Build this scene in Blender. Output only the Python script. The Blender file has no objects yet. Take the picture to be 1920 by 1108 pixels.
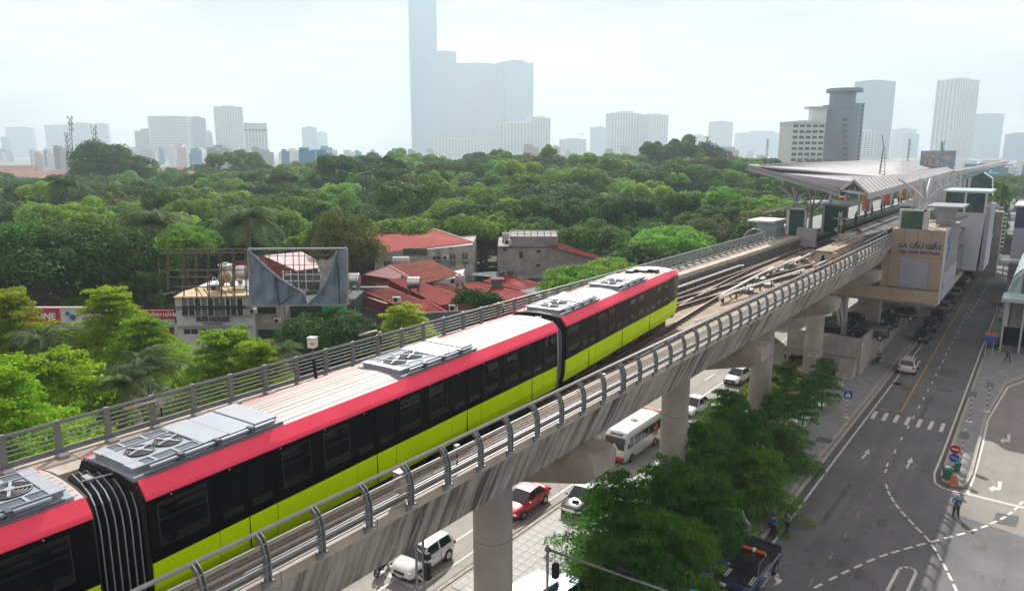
import bpy, math, random
import numpy as np
from mathutils import Vector, Matrix
random.seed(7); RNG = np.random.default_rng(7)
R = math.radians
sc = bpy.context.scene
COL = sc.collection

# ------------------------------------------------------------------ camera
CAMZ = 24.5
F, CX, CY, HOR, VPX = 1350.0, 960.0, 554.0, 285.0, 1995.0
PITCH = math.atan((CY-HOR)/F)
YAW = math.atan((VPX-CX)/math.hypot(F, CY-HOR))
cd = bpy.data.cameras.new('camera'); cam = bpy.data.objects.new('camera', cd); COL.objects.link(cam)
cam.location = (0, 0, CAMZ); cam.rotation_euler = (math.pi/2-PITCH, 0, YAW)
cd.sensor_width = 36; cd.lens = 36*F/1920; cd.clip_start = .3; cd.clip_end = 16000
sc.camera = cam

# ------------------------------------------------------------------ sky, sun, exposure
SUN = Vector((-.69, 1.0, 1.0)).normalized()
EL = math.asin(SUN.z); AZ = math.atan2(SUN.x, SUN.y)
w = bpy.data.worlds.new('World'); sc.world = w; w.use_nodes = True
nt = w.node_tree; nt.nodes.clear()
out = nt.nodes.new('ShaderNodeOutputWorld'); bg = nt.nodes.new('ShaderNodeBackground')
sky = nt.nodes.new('ShaderNodeTexSky'); sky.sky_type = 'NISHITA'; sky.sun_disc = False
sky.sun_elevation = EL; sky.sun_rotation = AZ; sky.air_density = 1.0; sky.dust_density = 1.5; sky.ozone_density = 2
tc = nt.nodes.new('ShaderNodeTexCoord'); mp = nt.nodes.new('ShaderNodeMapping'); mp.inputs['Scale'].default_value = (1.2, 1.2, 3.4)
nz = nt.nodes.new('ShaderNodeTexNoise'); nz.inputs['Scale'].default_value = 2.6; nz.inputs['Detail'].default_value = 7; nz.inputs['Roughness'].default_value = .52
cr = nt.nodes.new('ShaderNodeValToRGB'); cr.color_ramp.elements[0].position = .40; cr.color_ramp.elements[1].position = .62
cr.color_ramp.elements[0].color = (7.9, 6.7, 6.7, 1); cr.color_ramp.elements[1].color = (18.5, 14.8, 13.6, 1)
mx = nt.nodes.new('ShaderNodeMix'); mx.data_type = 'RGBA'; mx.inputs[0].default_value = .93
L = nt.links.new
L(tc.outputs['Generated'], mp.inputs['Vector']); L(mp.outputs[0], nz.inputs['Vector']); L(nz.outputs['Fac'], cr.inputs[0])
L(sky.outputs[0], mx.inputs[6]); L(cr.outputs[0], mx.inputs[7]); L(mx.outputs[2], bg.inputs[0]); L(bg.outputs[0], out.inputs[0])
bg.inputs[1].default_value = .038
sd = bpy.data.lights.new('sun', 'SUN'); sd.energy = 5.0; sd.angle = R(.55); sd.color = (1, .95, .87)
so = bpy.data.objects.new('sun', sd); COL.objects.link(so)
so.rotation_euler = SUN.to_track_quat('Z', 'Y').to_euler(); so.location = (0, 0, 60)
sc.view_settings.view_transform = 'Standard'; sc.view_settings.look = 'None'; sc.view_settings.gamma = 1
sc.view_settings.use_curve_mapping = False; sc.view_settings.exposure = .70
sc.render.engine = 'CYCLES'
cy = sc.cycles; cy.use_denoising = True; cy.max_bounces = 6; cy.diffuse_bounces = 2; cy.glossy_bounces = 3
cy.transmission_bounces = 4; cy.transparent_max_bounces = 8; cy.volume_bounces = 1; cy.caustics_reflective = False; cy.caustics_refractive = False
cy.use_adaptive_sampling = True; cy.adaptive_threshold = .02

# ------------------------------------------------------------------ surveying: the photograph's picture points laid onto real planes
_fw = Vector((-math.sin(YAW)*math.cos(PITCH), math.cos(YAW)*math.cos(PITCH), -math.sin(PITCH)))
_rt = Vector((math.cos(YAW), math.sin(YAW), 0)); _up = _rt.cross(_fw)
CO = Vector((0, 0, CAMZ))
def ray(px, py): return _fw*F + _rt*(px-CX) + _up*(CY-py)
def G(px, py, z=0.0):
    d = ray(px, py); return CO + d*((z-CAMZ)/d.z)
def DP(px, py, dep): return CO + ray(px, py)*(dep/F)
def SY(px, py, Y):
    d = ray(px, py); return CO + d*(Y/d.y)
def SX(px, py, X):
    d = ray(px, py); return CO + d*(X/d.x)
def depth_of(p): return (Vector(p)-CO).dot(_fw)
def px_of(p):
    d = Vector(p)-CO; z = d.dot(_fw); return CX+F*d.dot(_rt)/z, CY-F*d.dot(_up)/z

# ------------------------------------------------------------------ mesh building
OFF = {}
class MB:
    def __init__(s): s.v = []; s.f = []; s.m = []
    def add(s, vs, fs, mi=0):
        n = len(s.v); s.v += [tuple(v) for v in vs]
        for f in fs: s.f.append(tuple(i+n for i in f)); s.m.append(mi)
        return s
    def box(s, x0, y0, z0, x1, y1, z1, mi=0):
        return s.add([(x0,y0,z0),(x1,y0,z0),(x1,y1,z0),(x0,y1,z0),(x0,y0,z1),(x1,y0,z1),(x1,y1,z1),(x0,y1,z1)],
                     [(0,3,2,1),(4,5,6,7),(0,1,5,4),(1,2,6,5),(2,3,7,6),(3,0,4,7)], mi)
    def cbox(s, c, sx, sy, sz, mi=0, rz=0):
        a = Vector((math.cos(rz), math.sin(rz), 0)); b = Vector((-math.sin(rz), math.cos(rz), 0))
        return s.obox(c, a*sx/2, b*sy/2, Vector((0,0,sz/2)), mi)
    def obox(s, c, a, b, d, mi=0):
        c = Vector(c); P = [c-a-b-d, c+a-b-d, c+a+b-d, c-a+b-d, c-a-b+d, c+a-b+d, c+a+b+d, c-a+b+d]
        return s.add(P, [(0,3,2,1),(4,5,6,7),(0,1,5,4),(1,2,6,5),(2,3,7,6),(3,0,4,7)], mi)
    def beam(s, p0, p1, wd, h, mi=0, up=(0,0,1)):
        p0 = Vector(p0); p1 = Vector(p1); d = (p1-p0); l = d.length; d.normalize(); up = Vector(up)
        if abs(d.dot(up)) > .98: up = Vector((1,0,0))
        a = d.cross(up).normalized(); b = a.cross(d)
        return s.obox((p0+p1)/2, a*wd/2, d*l/2, b*h/2, mi)
    def path(s, pts, r, n=8, mi=0, r1=None, caps=True):
        pts = [Vector(p) for p in pts]; N = len(pts); rings = []; prev = None
        for i, p in enumerate(pts):
            d = (pts[min(i+1,N-1)]-pts[max(i-1,0)]).normalized()
            if prev is None:
                u = Vector((0,0,1)) if abs(d.z) < .9 else Vector((1,0,0))
                a = d.cross(u).normalized()
            else: a = (prev - d*prev.dot(d)).normalized()
            prev = a; b = d.cross(a); rr = r if r1 is None else r+(r1-r)*i/max(1,N-1)
            rings.append([p+(a*math.cos(t)+b*math.sin(t))*rr for t in [2*math.pi*k/n for k in range(n)]])
        return s.loft(rings, caps, mi)
    def tube(s, p0, p1, r, n=8, mi=0, r1=None, caps=True): return s.path([p0,p1], r, n, mi, r1, caps)
    def loft(s, rings, caps=True, mi=0, closed=True):
        n = len(rings[0]); vs = [v for r_ in rings for v in r_]; fs = []
        for i in range(len(rings)-1):
            for k in range(n if closed else n-1):
                k2 = (k+1) % n; fs.append((i*n+k, i*n+k2, (i+1)*n+k2, (i+1)*n+k))
        if caps and closed: fs.append(tuple(range(n-1,-1,-1))); fs.append(tuple((len(rings)-1)*n+k for k in range(n)))
        return s.add(vs, fs, mi)
    def poly(s, pts, mi=0): return s.add(pts, [tuple(range(len(pts)))], mi)
    def prism(s, pts, off, mi=0):
        off = Vector(off); a = [Vector(p) for p in pts]; return s.loft([a, [p+off for p in a]], True, mi)
    def disc(s, c, nrm, r, th, n=16, mi=0):
        nrm = Vector(nrm).normalized(); c = Vector(c); return s.tube(c-nrm*th/2, c+nrm*th/2, r, n, mi)
    def sphere(s, c, rx, ry, rz, n=10, m=6, mi=0):
        c = Vector(c); rings = []
        for i in range(m+1):
            t = math.pi*(i/m) if 0 < i < m else (math.pi*.04 if i == 0 else math.pi*.96)
            rings.append([c+Vector((rx*math.sin(t)*math.cos(2*math.pi*k/n), ry*math.sin(t)*math.sin(2*math.pi*k/n), -rz*math.cos(t))) for k in range(n)])
        return s.loft(rings, True, mi)
    def mesh(s, name, mats, off=None, smooth=False):
        me = bpy.data.meshes.new(name)
        vs = s.v if off is None else [(x-off[0], y-off[1], z-off[2]) for x,y,z in s.v]
        me.from_pydata(vs, [], s.f); ms = mats if isinstance(mats, (list,tuple)) else [mats]
        for m_ in ms: me.materials.append(m_)
        if len(ms) > 1: me.polygons.foreach_set('material_index', s.m)
        if smooth: me.polygons.foreach_set('use_smooth', [True]*len(me.polygons))
        import bmesh
        bm = bmesh.new(); bm.from_mesh(me); bmesh.ops.recalc_face_normals(bm, faces=bm.faces[:]); bm.to_mesh(me); bm.free()
        me.update(); return me
    def build(s, name, mats, parent=None, smooth=False, bevel=0, local=False):
        off = None
        if parent is not None and not local: off = OFF.get(parent.name)
        o = bpy.data.objects.new(name, s.mesh(name, mats, off, smooth)); COL.objects.link(o)
        if parent is not None:
            o.parent = parent; OFF[o.name] = OFF.get(parent.name)
        if bevel:
            b = o.modifiers.new('bevel', 'BEVEL'); b.width = bevel; b.segments = 2; b.limit_method = 'ANGLE'
        return o
def tag(o, label=None, cat=None, group=None, kind=None):
    if label: o['label'] = label
    if cat: o['category'] = cat
    if group: o['group'] = group
    if kind: o['kind'] = kind
    return o
def thing(name, label, cat, loc=(0,0,0), rz=0, group=None):
    o = bpy.data.objects.new(name, None); COL.objects.link(o); o.location = loc; o.rotation_euler = (0,0,rz); o.empty_display_size = .3
    tag(o, label, cat, group); OFF[o.name] = Vector(loc) if rz == 0 else Vector((0,0,0)); return o
def struct(name, mb, m, smooth=False, bevel=0):
    o = mb.build(name, m, None, smooth, bevel); o['kind'] = 'structure'; return o
def stuff(o): o['kind'] = 'stuff'; return o
def mesh_child(name, me, parent, loc=(0,0,0), rot=(0,0,0), scale=(1,1,1)):
    o = bpy.data.objects.new(name, me); COL.objects.link(o); o.parent = parent; o.location = loc; o.rotation_euler = rot; o.scale = scale; return o
_kids = {}
def copy_tree(o, loc=None, rz=None, label=None, scale=None, parent=None):
    c = o.copy(); COL.objects.link(c)
    if parent is not None: c.parent = parent
    if loc is not None: c.location = loc
    if rz is not None: c.rotation_euler = (0,0,rz)
    if scale is not None: c.scale = scale if isinstance(scale,(tuple,list)) else (scale,)*3
    if label: c['label'] = label
    OFF[c.name] = Vector((0,0,0))
    for ch in list(o.children): copy_tree(ch, parent=c)
    return c
def text_on(txt, name, origin, right, up, size, m, parent=None, align='CENTER', ext=.02, bold=0.0):
    cu = bpy.data.curves.new(name, 'FONT'); cu.body = txt; cu.size = size; cu.extrude = ext; cu.align_x = align; cu.align_y = 'CENTER'; cu.offset = bold
    cu.resolution_u = 2
    t = bpy.data.objects.new(name, cu); COL.objects.link(t)
    bpy.context.view_layer.update()
    me = bpy.data.meshes.new_from_object(t.evaluated_get(bpy.context.evaluated_depsgraph_get())); me.materials.clear(); me.materials.append(m)
    bpy.data.objects.remove(t)
    r_ = Vector(right).normalized(); u_ = Vector(up); u_ = (u_-r_*u_.dot(r_)).normalized(); n_ = r_.cross(u_)
    MX = Matrix(((r_.x,u_.x,n_.x,origin[0]),(r_.y,u_.y,n_.y,origin[1]),(r_.z,u_.z,n_.z,origin[2]),(0,0,0,1)))
    off = OFF.get(parent.name) if parent is not None else None
    if off is not None: MX = Matrix.Translation(-off) @ MX
    me.transform(MX)
    o = bpy.data.objects.new(name, me); COL.objects.link(o)
    if parent is not None: o.parent = parent
    return o

# ------------------------------------------------------------------ materials
def new_mat(name):
    m = bpy.data.materials.new(name); m.use_nodes = True; n = m.node_tree; return m, n, n.nodes['Principled BSDF']
def N(n, t, **kw):
    x = n.nodes.new(t)
    for k, v in kw.items():
        if k in x.inputs: x.inputs[k].default_value = v
        else: setattr(x, k, v)
    return x
def rgb(c, f=1): return (min(1,c[0]*f), min(1,c[1]*f), min(1,c[2]*f), 1)
def MAT(name, col, rough=.6, metal=0., var=.12, sc_=1.5, bump=0., coat=0., spec=None, grain=0):
    m, n, b = new_mat(name); tc = N(n,'ShaderNodeTexCoord'); nz = N(n,'ShaderNodeTexNoise'); nz.inputs['Scale'].default_value = sc_; nz.inputs['Detail'].default_value = 6; nz.inputs['Roughness'].default_value = .6
    n.links.new(tc.outputs['Object'], nz.inputs['Vector'])
    r = N(n,'ShaderNodeValToRGB'); r.color_ramp.elements[0].position = .3; r.color_ramp.elements[1].position = .7
    r.color_ramp.elements[0].color = rgb(col,1-var); r.color_ramp.elements[1].color = rgb(col,1+var)
    n.links.new(nz.outputs['Fac'], r.inputs[0]); n.links.new(r.outputs[0], b.inputs['Base Color'])
    b.inputs['Roughness'].default_value = rough; b.inputs['Metallic'].default_value = metal
    if coat: b.inputs['Coat Weight'].default_value = coat; b.inputs['Coat Roughness'].default_value = .08
    if spec is not None: b.inputs['Specular IOR Level'].default_value = spec
    if bump:
        bp = N(n,'ShaderNodeBump'); bp.inputs['Strength'].default_value = bump; bp.inputs['Distance'].default_value = .05
        n2 = N(n,'ShaderNodeTexNoise'); n2.inputs['Scale'].default_value = sc_*8; n2.inputs['Detail'].default_value = 4
        n.links.new(tc.outputs['Object'], n2.inputs['Vector']); n.links.new(n2.outputs['Fac'], bp.inputs['Height']); n.links.new(bp.outputs[0], b.inputs['Normal'])
    return m
def mixc(n, fac, a, b_):
    x = n.nodes.new('ShaderNodeMix'); x.data_type = 'RGBA'
    for sock, v in ((0,fac),(6,a),(7,b_)):
        if hasattr(v,'is_output') or isinstance(v, bpy.types.NodeSocket): n.links.new(v, x.inputs[sock])
        else: x.inputs[sock].default_value = v
    return x.outputs[2]
def ramp(n, src, p0, p1, c0=(0,0,0,1), c1=(1,1,1,1)):
    r = N(n,'ShaderNodeValToRGB'); r.color_ramp.elements[0].position = p0; r.color_ramp.elements[1].position = p1
    r.color_ramp.elements[0].color = c0; r.color_ramp.elements[1].color = c1; n.links.new(src, r.inputs[0]); return r.outputs[0]
def noise(n, scale, detail=5, vec=None, rough=.55, mapscale=None, coord='Object'):
    tc = N(n,'ShaderNodeTexCoord'); v = tc.outputs[coord]
    if mapscale:
        mp = N(n,'ShaderNodeMapping'); mp.inputs['Scale'].default_value = mapscale; n.links.new(v, mp.inputs['Vector']); v = mp.outputs[0]
    z = N(n,'ShaderNodeTexNoise'); z.inputs['Scale'].default_value = scale; z.inputs['Detail'].default_value = detail; z.inputs['Roughness'].default_value = rough
    n.links.new(v, z.inputs['Vector']); return z.outputs['Fac']

def mat_girder():
    m, n, b = new_mat('stained_concrete')
    base = mixc(n, ramp(n, noise(n,.6,6), .35,.7), (.37,.345,.31,1), (.56,.525,.475,1))
    st = ramp(n, noise(n, 1.0, 6, mapscale=(.2,1.9,.10), rough=.7), .45,.56)
    st2 = ramp(n, noise(n, 1.0, 5, mapscale=(.1,.7,.16)), .36,.56)
    mask = n.nodes.new('ShaderNodeMath'); mask.operation = 'MULTIPLY'; n.links.new(st, mask.inputs[0]); n.links.new(st2, mask.inputs[1])
    c = mixc(n, mask.outputs[0], base, (.085,.08,.075,1))
    fine = ramp(n, noise(n, 1.0, 5, mapscale=(.3,5,.2)), .50,.78)
    f2 = n.nodes.new('ShaderNodeMath'); f2.operation = 'MULTIPLY'; n.links.new(fine, f2.inputs[0]); f2.inputs[1].default_value = .8
    c = mixc(n, f2.outputs[0], c, (.12,.115,.11,1))
    n.links.new(c, b.inputs['Base Color']); b.inputs['Roughness'].default_value = .85
    return m
def mat_asphalt(name, c0, c1):
    m, n, b = new_mat(name)
    c = mixc(n, ramp(n, noise(n,.16,8,rough=.7), .38,.64), (*c0,1), (*c1,1))
    sp = ramp(n, noise(n, 30, 2), .45,.8)
    k = n.nodes.new('ShaderNodeMath'); k.operation = 'MULTIPLY'; n.links.new(sp, k.inputs[0]); k.inputs[1].default_value = .35
    c = mixc(n, k.outputs[0], c, rgb(c1,1.7))
    tr = ramp(n, noise(n, 1, 4, mapscale=(.9,.03,1)), .45,.7)
    k2 = n.nodes.new('ShaderNodeMath'); k2.operation = 'MULTIPLY'; n.links.new(tr, k2.inputs[0]); k2.inputs[1].default_value = .35
    c = mixc(n, k2.outputs[0], c, rgb(c0,.75))
    cr = N(n,'ShaderNodeTexVoronoi'); cr.feature = 'DISTANCE_TO_EDGE'; cr.inputs['Scale'].default_value = .16
    tcn = N(n,'ShaderNodeTexCoord'); nzv = N(n,'ShaderNodeTexNoise'); nzv.inputs['Scale'].default_value = .8; n.links.new(tcn.outputs['Object'], nzv.inputs['Vector'])
    vm = N(n,'ShaderNodeVectorMath'); vm.operation = 'MULTIPLY_ADD'; vm.inputs[1].default_value = (2.5,2.5,2.5)
    n.links.new(nzv.outputs['Color'], vm.inputs[0]); n.links.new(tcn.outputs['Object'], vm.inputs[2]); n.links.new(vm.outputs[0], cr.inputs['Vector'])
    cm = ramp(n, cr.outputs['Distance'], 0, .006, (.55,.55,.55,1), (0,0,0,1))
    c = mixc(n, cm, c, rgb(c0,.4))
    n.links.new(c, b.inputs['Base Color']); b.inputs['Roughness'].default_value = .88; return m
def mat_leaf(name, c0, c1, trans=.38, rough=.5, hv=.35):
    m, n, b = new_mat(name); oi = N(n,'ShaderNodeObjectInfo')
    pos = noise(n, .35, 3, coord='Object'); fine = noise(n, 3.1, 3, coord='Object')
    c = mixc(n, ramp(n, pos, .32,.68), (*c0,1), (*c1,1))
    c = mixc(n, ramp(n, fine, .35,.75,(0,0,0,1),(.5,.5,.5,1)), c, rgb(c1,1.25))
    hs = N(n,'ShaderNodeHueSaturation'); n.links.new(c, hs.inputs['Color'])
    mr = N(n,'ShaderNodeMapRange'); n.links.new(oi.outputs['Random'], mr.inputs[0]); mr.inputs[3].default_value = 1-hv*1.1; mr.inputs[4].default_value = 1+hv*1.25
    n.links.new(mr.outputs[0], hs.inputs['Value'])
    fr = n.nodes.new('ShaderNodeMath'); fr.operation = 'MULTIPLY_ADD'; n.links.new(oi.outputs['Random'], fr.inputs[0]); fr.inputs[1].default_value = -37.3; fr.inputs[2].default_value = 40
    fq = n.nodes.new('ShaderNodeMath'); fq.operation = 'FRACT'; n.links.new(fr.outputs[0], fq.inputs[0])
    mr2 = N(n,'ShaderNodeMapRange'); n.links.new(fq.outputs[0], mr2.inputs[0]); mr2.inputs[3].default_value = .488; mr2.inputs[4].default_value = .535
    n.links.new(mr2.outputs[0], hs.inputs['Hue'])
    n.links.new(hs.outputs[0], b.inputs['Base Color']); b.inputs['Roughness'].default_value = .75; b.inputs['Specular IOR Level'].default_value = .12
    tr = N(n,'ShaderNodeBsdfTranslucent'); hs2 = N(n,'ShaderNodeHueSaturation'); hs2.inputs['Hue'].default_value = .485; hs2.inputs['Value'].default_value = 1.5; n.links.new(hs.outputs[0], hs2.inputs['Color']); n.links.new(hs2.outputs[0], tr.inputs[0])
    ms = N(n,'ShaderNodeMixShader'); ms.inputs[0].default_value = trans
    n.links.new(b.outputs[0], ms.inputs[1]); n.links.new(tr.outputs[0], ms.inputs[2]); n.links.new(ms.outputs[0], n.nodes['Material Output'].inputs[0]); return m
def mat_roof(name, c0, c1, c2=(.05,.03,.03), dirt=.4, axis=(1,0,0), pitch=4.0):
    m, n, b = new_mat(name)
    c = mixc(n, ramp(n, noise(n,.5,6), .3,.7), (*c0,1), (*c1,1))
    d = ramp(n, noise(n, 1, 6, mapscale=(1.6,.35,1), rough=.7), .5,.75,(0,0,0,1),(dirt,dirt,dirt,1)); c = mixc(n, d, c, (*c2,1))
    n.links.new(c, b.inputs['Base Color']); b.inputs['Roughness'].default_value = .85; b.inputs['Specular IOR Level'].default_value = .15
    return m
m_girder = mat_girder()
m_coping = MAT('coping_concrete', (.42,.38,.32), .85, var=.22, sc_=1.2, bump=.2)
m_conc = MAT('concrete', (.36,.345,.32), .85, var=.2, sc_=.8, bump=.15)
m_pier = MAT('pier_concrete', (.37,.35,.325), .85, var=.2, sc_=.5, bump=.1)
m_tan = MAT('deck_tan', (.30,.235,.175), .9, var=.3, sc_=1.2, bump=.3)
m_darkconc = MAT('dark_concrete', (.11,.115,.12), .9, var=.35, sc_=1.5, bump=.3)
m_steel = MAT('galvanised_steel', (.23,.26,.28), .45, .35, var=.14, sc_=3)
m_steel2 = MAT('pale_galvanised_steel', (.33,.34,.36), .45, .4, var=.12, sc_=3)
m_rail = MAT('rusty_rail', (.11,.065,.05), .7, .2, var=.3, sc_=3)
m_railtop = MAT('worn_rail_top', (.24,.21,.19), .5, .4, var=.1)
m_black = MAT('black_rubber', (.012,.012,.013), .7, var=.2)
m_blackgloss = MAT('black_glass_panel', (.006,.007,.008), .12, 0, var=.1, coat=.0, spec=.07)
m_window = MAT('dark_window_glass', (.004,.005,.006), .03, 0, var=.1, spec=.32)
m_green = MAT('lime_green_paint', (.58,.86,.0), .4, var=.05, sc_=.6, coat=.05, spec=.1)
m_pink = MAT('pink_red_paint', (.94,.085,.15), .4, var=.05, sc_=.8, coat=.05, spec=.1)
m_cream = MAT('cream_roof_sheet', (.43,.39,.36), .55, var=.1, sc_=.9)
m_acgrey = MAT('blue_grey_casing', (.27,.32,.38), .5, .1, var=.1, sc_=2)
m_acdark = MAT('blue_grey_grille', (.075,.10,.13), .5, .2, var=.2, sc_=4)
m_accover = MAT('pale_cover_sheet', (.32,.36,.42), .5, .1, var=.06)
m_white = MAT('white_paint', (.78,.78,.77), .4, var=.05)
m_whitecar = MAT('white_car_paint', (.75,.76,.77), .25, var=.02, coat=.6)
m_marking = MAT('road_marking_white', (.62,.62,.60), .7, var=.25, sc_=5)
m_markfaint = MAT('worn_marking', (.20,.20,.20), .8, var=.35, sc_=5)
m_yellowline = MAT('worn_yellow_marking', (.42,.30,.10), .75, var=.3, sc_=4)
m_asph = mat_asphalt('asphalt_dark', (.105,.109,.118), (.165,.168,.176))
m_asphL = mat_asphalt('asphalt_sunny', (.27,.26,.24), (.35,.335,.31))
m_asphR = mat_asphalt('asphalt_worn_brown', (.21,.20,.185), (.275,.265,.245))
m_earth = MAT('earth_and_grass', (.06,.075,.035), .95, var=.5, sc_=.3, bump=.3)
m_city = MAT('far_city_ground', (.16,.17,.16), .95, var=.4, sc_=.01)
m_paving = MAT('grey_paving', (.25,.26,.27), .8, var=.22, sc_=1.3, bump=.1)
m_slab = MAT('pale_paving_slab', (.43,.43,.43), .75, var=.2, sc_=1.1, bump=.1)
m_kerb = MAT('kerb_stone', (.36,.34,.31), .85, var=.25, sc_=2)
m_glassy = MAT('green_tinted_glass', (.03,.075,.075), .08, 0, var=.3, sc_=.5, spec=.7)
m_teal = MAT('pale_teal_glass', (.40,.53,.55), .35, 0, var=.15, sc_=.4, spec=.3)
m_beige = MAT('beige_cladding', (.31,.255,.195), .6, var=.12, sc_=.5)
m_beige2 = MAT('beige_beam', (.36,.29,.215), .7, var=.12, sc_=.5)
m_roofmetal = MAT('silver_roof_sheet', (.48,.49,.51), .45, .05, var=.1, sc_=.3)
m_roofshade = MAT('shaded_roof_sheet', (.31,.32,.355), .5, .1, var=.08, sc_=.3)  # darker copy of the silver sheet, shade on camera-facing folds put into colour
m_fascia = MAT('grey_fascia', (.35,.36,.39), .5, .1, var=.1, sc_=.5)
m_column = MAT('pale_steel_column', (.50,.52,.54), .5, .05, var=.08)
m_panelgrey = MAT('lavender_grey_panel', (.27,.30,.36), .6, var=.06, sc_=.5)
m_whitewall = MAT('pale_blue_white_wall', (.44,.48,.54), .6, var=.06, sc_=.3)
m_navy = MAT('navy_lettering', (.012,.03,.16), .5, var=.1)
m_orange = MAT('orange_column_paint', (.55,.14,.04), .5, var=.12)
m_bark = MAT('bark', (.13,.105,.08), .9, var=.35, sc_=3, bump=.5)
m_barkpale = MAT('pale_bark', (.22,.20,.17), .9, var=.3, sc_=3, bump=.4)
m_redwall = MAT('red_sheet_wall', (.17,.022,.025), .6, var=.2, sc_=1.5)
m_plaster = MAT('mouldy_plaster', (.36,.35,.34), .9, var=.4, sc_=.8, bump=.3)
m_plasterw = MAT('white_plaster', (.56,.58,.60), .8, var=.15, sc_=.8)
m_stainless = MAT('stainless_tank', (.60,.60,.60), .22, .9, var=.1)
m_blue = MAT('blue_cloth', (.012,.13,.45), .8, var=.12, sc_=8)
m_bluesign = MAT('blue_sign_face', (.01,.09,.42), .4, var=.06)
m_redsign = MAT('red_sign_face', (.45,.012,.03), .4, var=.06)
m_redpaint = MAT('red_paint', (.55,.02,.03), .35, var=.05, coat=.4)
m_trouser = MAT('black_cloth', (.012,.012,.016), .85, var=.2, sc_=8)
m_skin = MAT('skin', (.36,.20,.13), .6, var=.08)
m_hair = MAT('black_hair', (.01,.008,.007), .6, var=.2)
m_binGreen = MAT('green_plastic', (.01,.16,.07), .4, var=.1)
m_tyre = MAT('tyre', (.015,.015,.015), .8, var=.2)
m_rim = MAT('alloy_rim', (.45,.46,.47), .35, .8, var=.1)
m_lamp = MAT('headlamp_lens', (.65,.68,.70), .1, .2, var=.1)
m_taill = MAT('tail_lamp_lens', (.35,.01,.01), .2, var=.1)
m_chrome = MAT('chrome', (.7,.7,.72), .12, 1., var=.03)
m_carglass = MAT('car_glass', (.012,.018,.022), .05, 0, var=.1, spec=.8)
m_plate = MAT('number_plate', (.6,.6,.55), .5, var=.1)
m_orangeplate = MAT('yellow_orange_plate', (.65,.22,.02), .5, var=.1)
lf_tier = mat_leaf('tier_tree_leaf', (.15,.25,.010), (.32,.44,.015), .42, hv=.15)
lf_dark = mat_leaf('dark_leaf', (.015,.06,.013), (.075,.17,.028), .22, hv=.4)
lf_mid = mat_leaf('broad_leaf', (.04,.12,.016), (.18,.32,.035), .28, hv=.5)
lf_olive = mat_leaf('olive_leaf', (.045,.075,.022), (.14,.17,.04), .22, hv=.3)
lf_palm = mat_leaf('palm_leaf', (.045,.09,.03), (.125,.18,.075), .3, hv=.15)
lf_medtree = mat_leaf('shade_tree_leaf', (.038,.125,.014), (.12,.26,.028), .36, hv=.15)
lf_hedge = mat_leaf('hedge_leaf', (.08,.14,.015), (.17,.24,.03), .35, hv=.1)
m_scaff = MAT('weathered_scaffold', (.13,.105,.085), .8, .2, var=.3, sc_=3)
lf_dry = mat_leaf('russet_leaf', (.12,.09,.03), (.28,.19,.09), .3, hv=.1)

# ------------------------------------------------------------------ ground, roads
g = MB(); S_ = 5200
g.poly([(-S_,-400,-.06),(S_,-400,-.06),(S_,S_,-.06),(-S_,S_,-.06)])
struct('ground', g, m_city)
g = MB(); g.poly([(-420,-20,-.03),(-40.5,-20,-.03),(-40.5,520,-.03),(-420,520,-.03)]); struct('park_ground', g, m_earth)
def sheet(name, pts, z, m):
    b = MB(); b.prism([(p[0],p[1],z) for p in pts], (0,0,-.02)); return struct(name, b, m)
# right-hand road (in the station's shade), with the junction
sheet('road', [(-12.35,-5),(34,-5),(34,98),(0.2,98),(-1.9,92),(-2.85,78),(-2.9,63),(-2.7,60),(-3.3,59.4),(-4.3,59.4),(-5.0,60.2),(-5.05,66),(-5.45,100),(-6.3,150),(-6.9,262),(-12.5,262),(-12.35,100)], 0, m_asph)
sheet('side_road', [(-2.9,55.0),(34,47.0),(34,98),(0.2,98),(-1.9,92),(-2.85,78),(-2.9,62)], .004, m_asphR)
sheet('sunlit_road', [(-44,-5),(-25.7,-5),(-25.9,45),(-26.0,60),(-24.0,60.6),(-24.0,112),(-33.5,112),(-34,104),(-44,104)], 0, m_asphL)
def raised(name, pts, h, m, z0=0):
    b = MB(); b.prism([(p[0],p[1],z0-.03) for p in pts], (0,0,h+.03)); return struct(name, b, m)
KW = .28
raised('pavement', [(-12.85,-5),(-12.85,190),(-17.4,190),(-17.6,-5)], .12, m_paving)
raised('traffic_island', [(-4.05,60.0),(-3.25,60.1),(-2.95,63),(-3.1,78),(-2.2,91.5),(0,97.5),(34,97.5),(34,200),(-5.4,200),(-5.4,150),(-4.95,100),(-4.6,66),(-4.5,60.8)], .14, m_paving)
raised('forecourt', [(-17.7,-5),(-17.7,62),(-21,66),(-23.9,66),(-25.3,60),(-25.35,-5)], .12, m_kerb)
raised('planting_strip', [(-17.75,62.2),(-17.75,96),(-23.3,96),(-23.6,66.2),(-21,66.2)], .2, m_earth)

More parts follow.
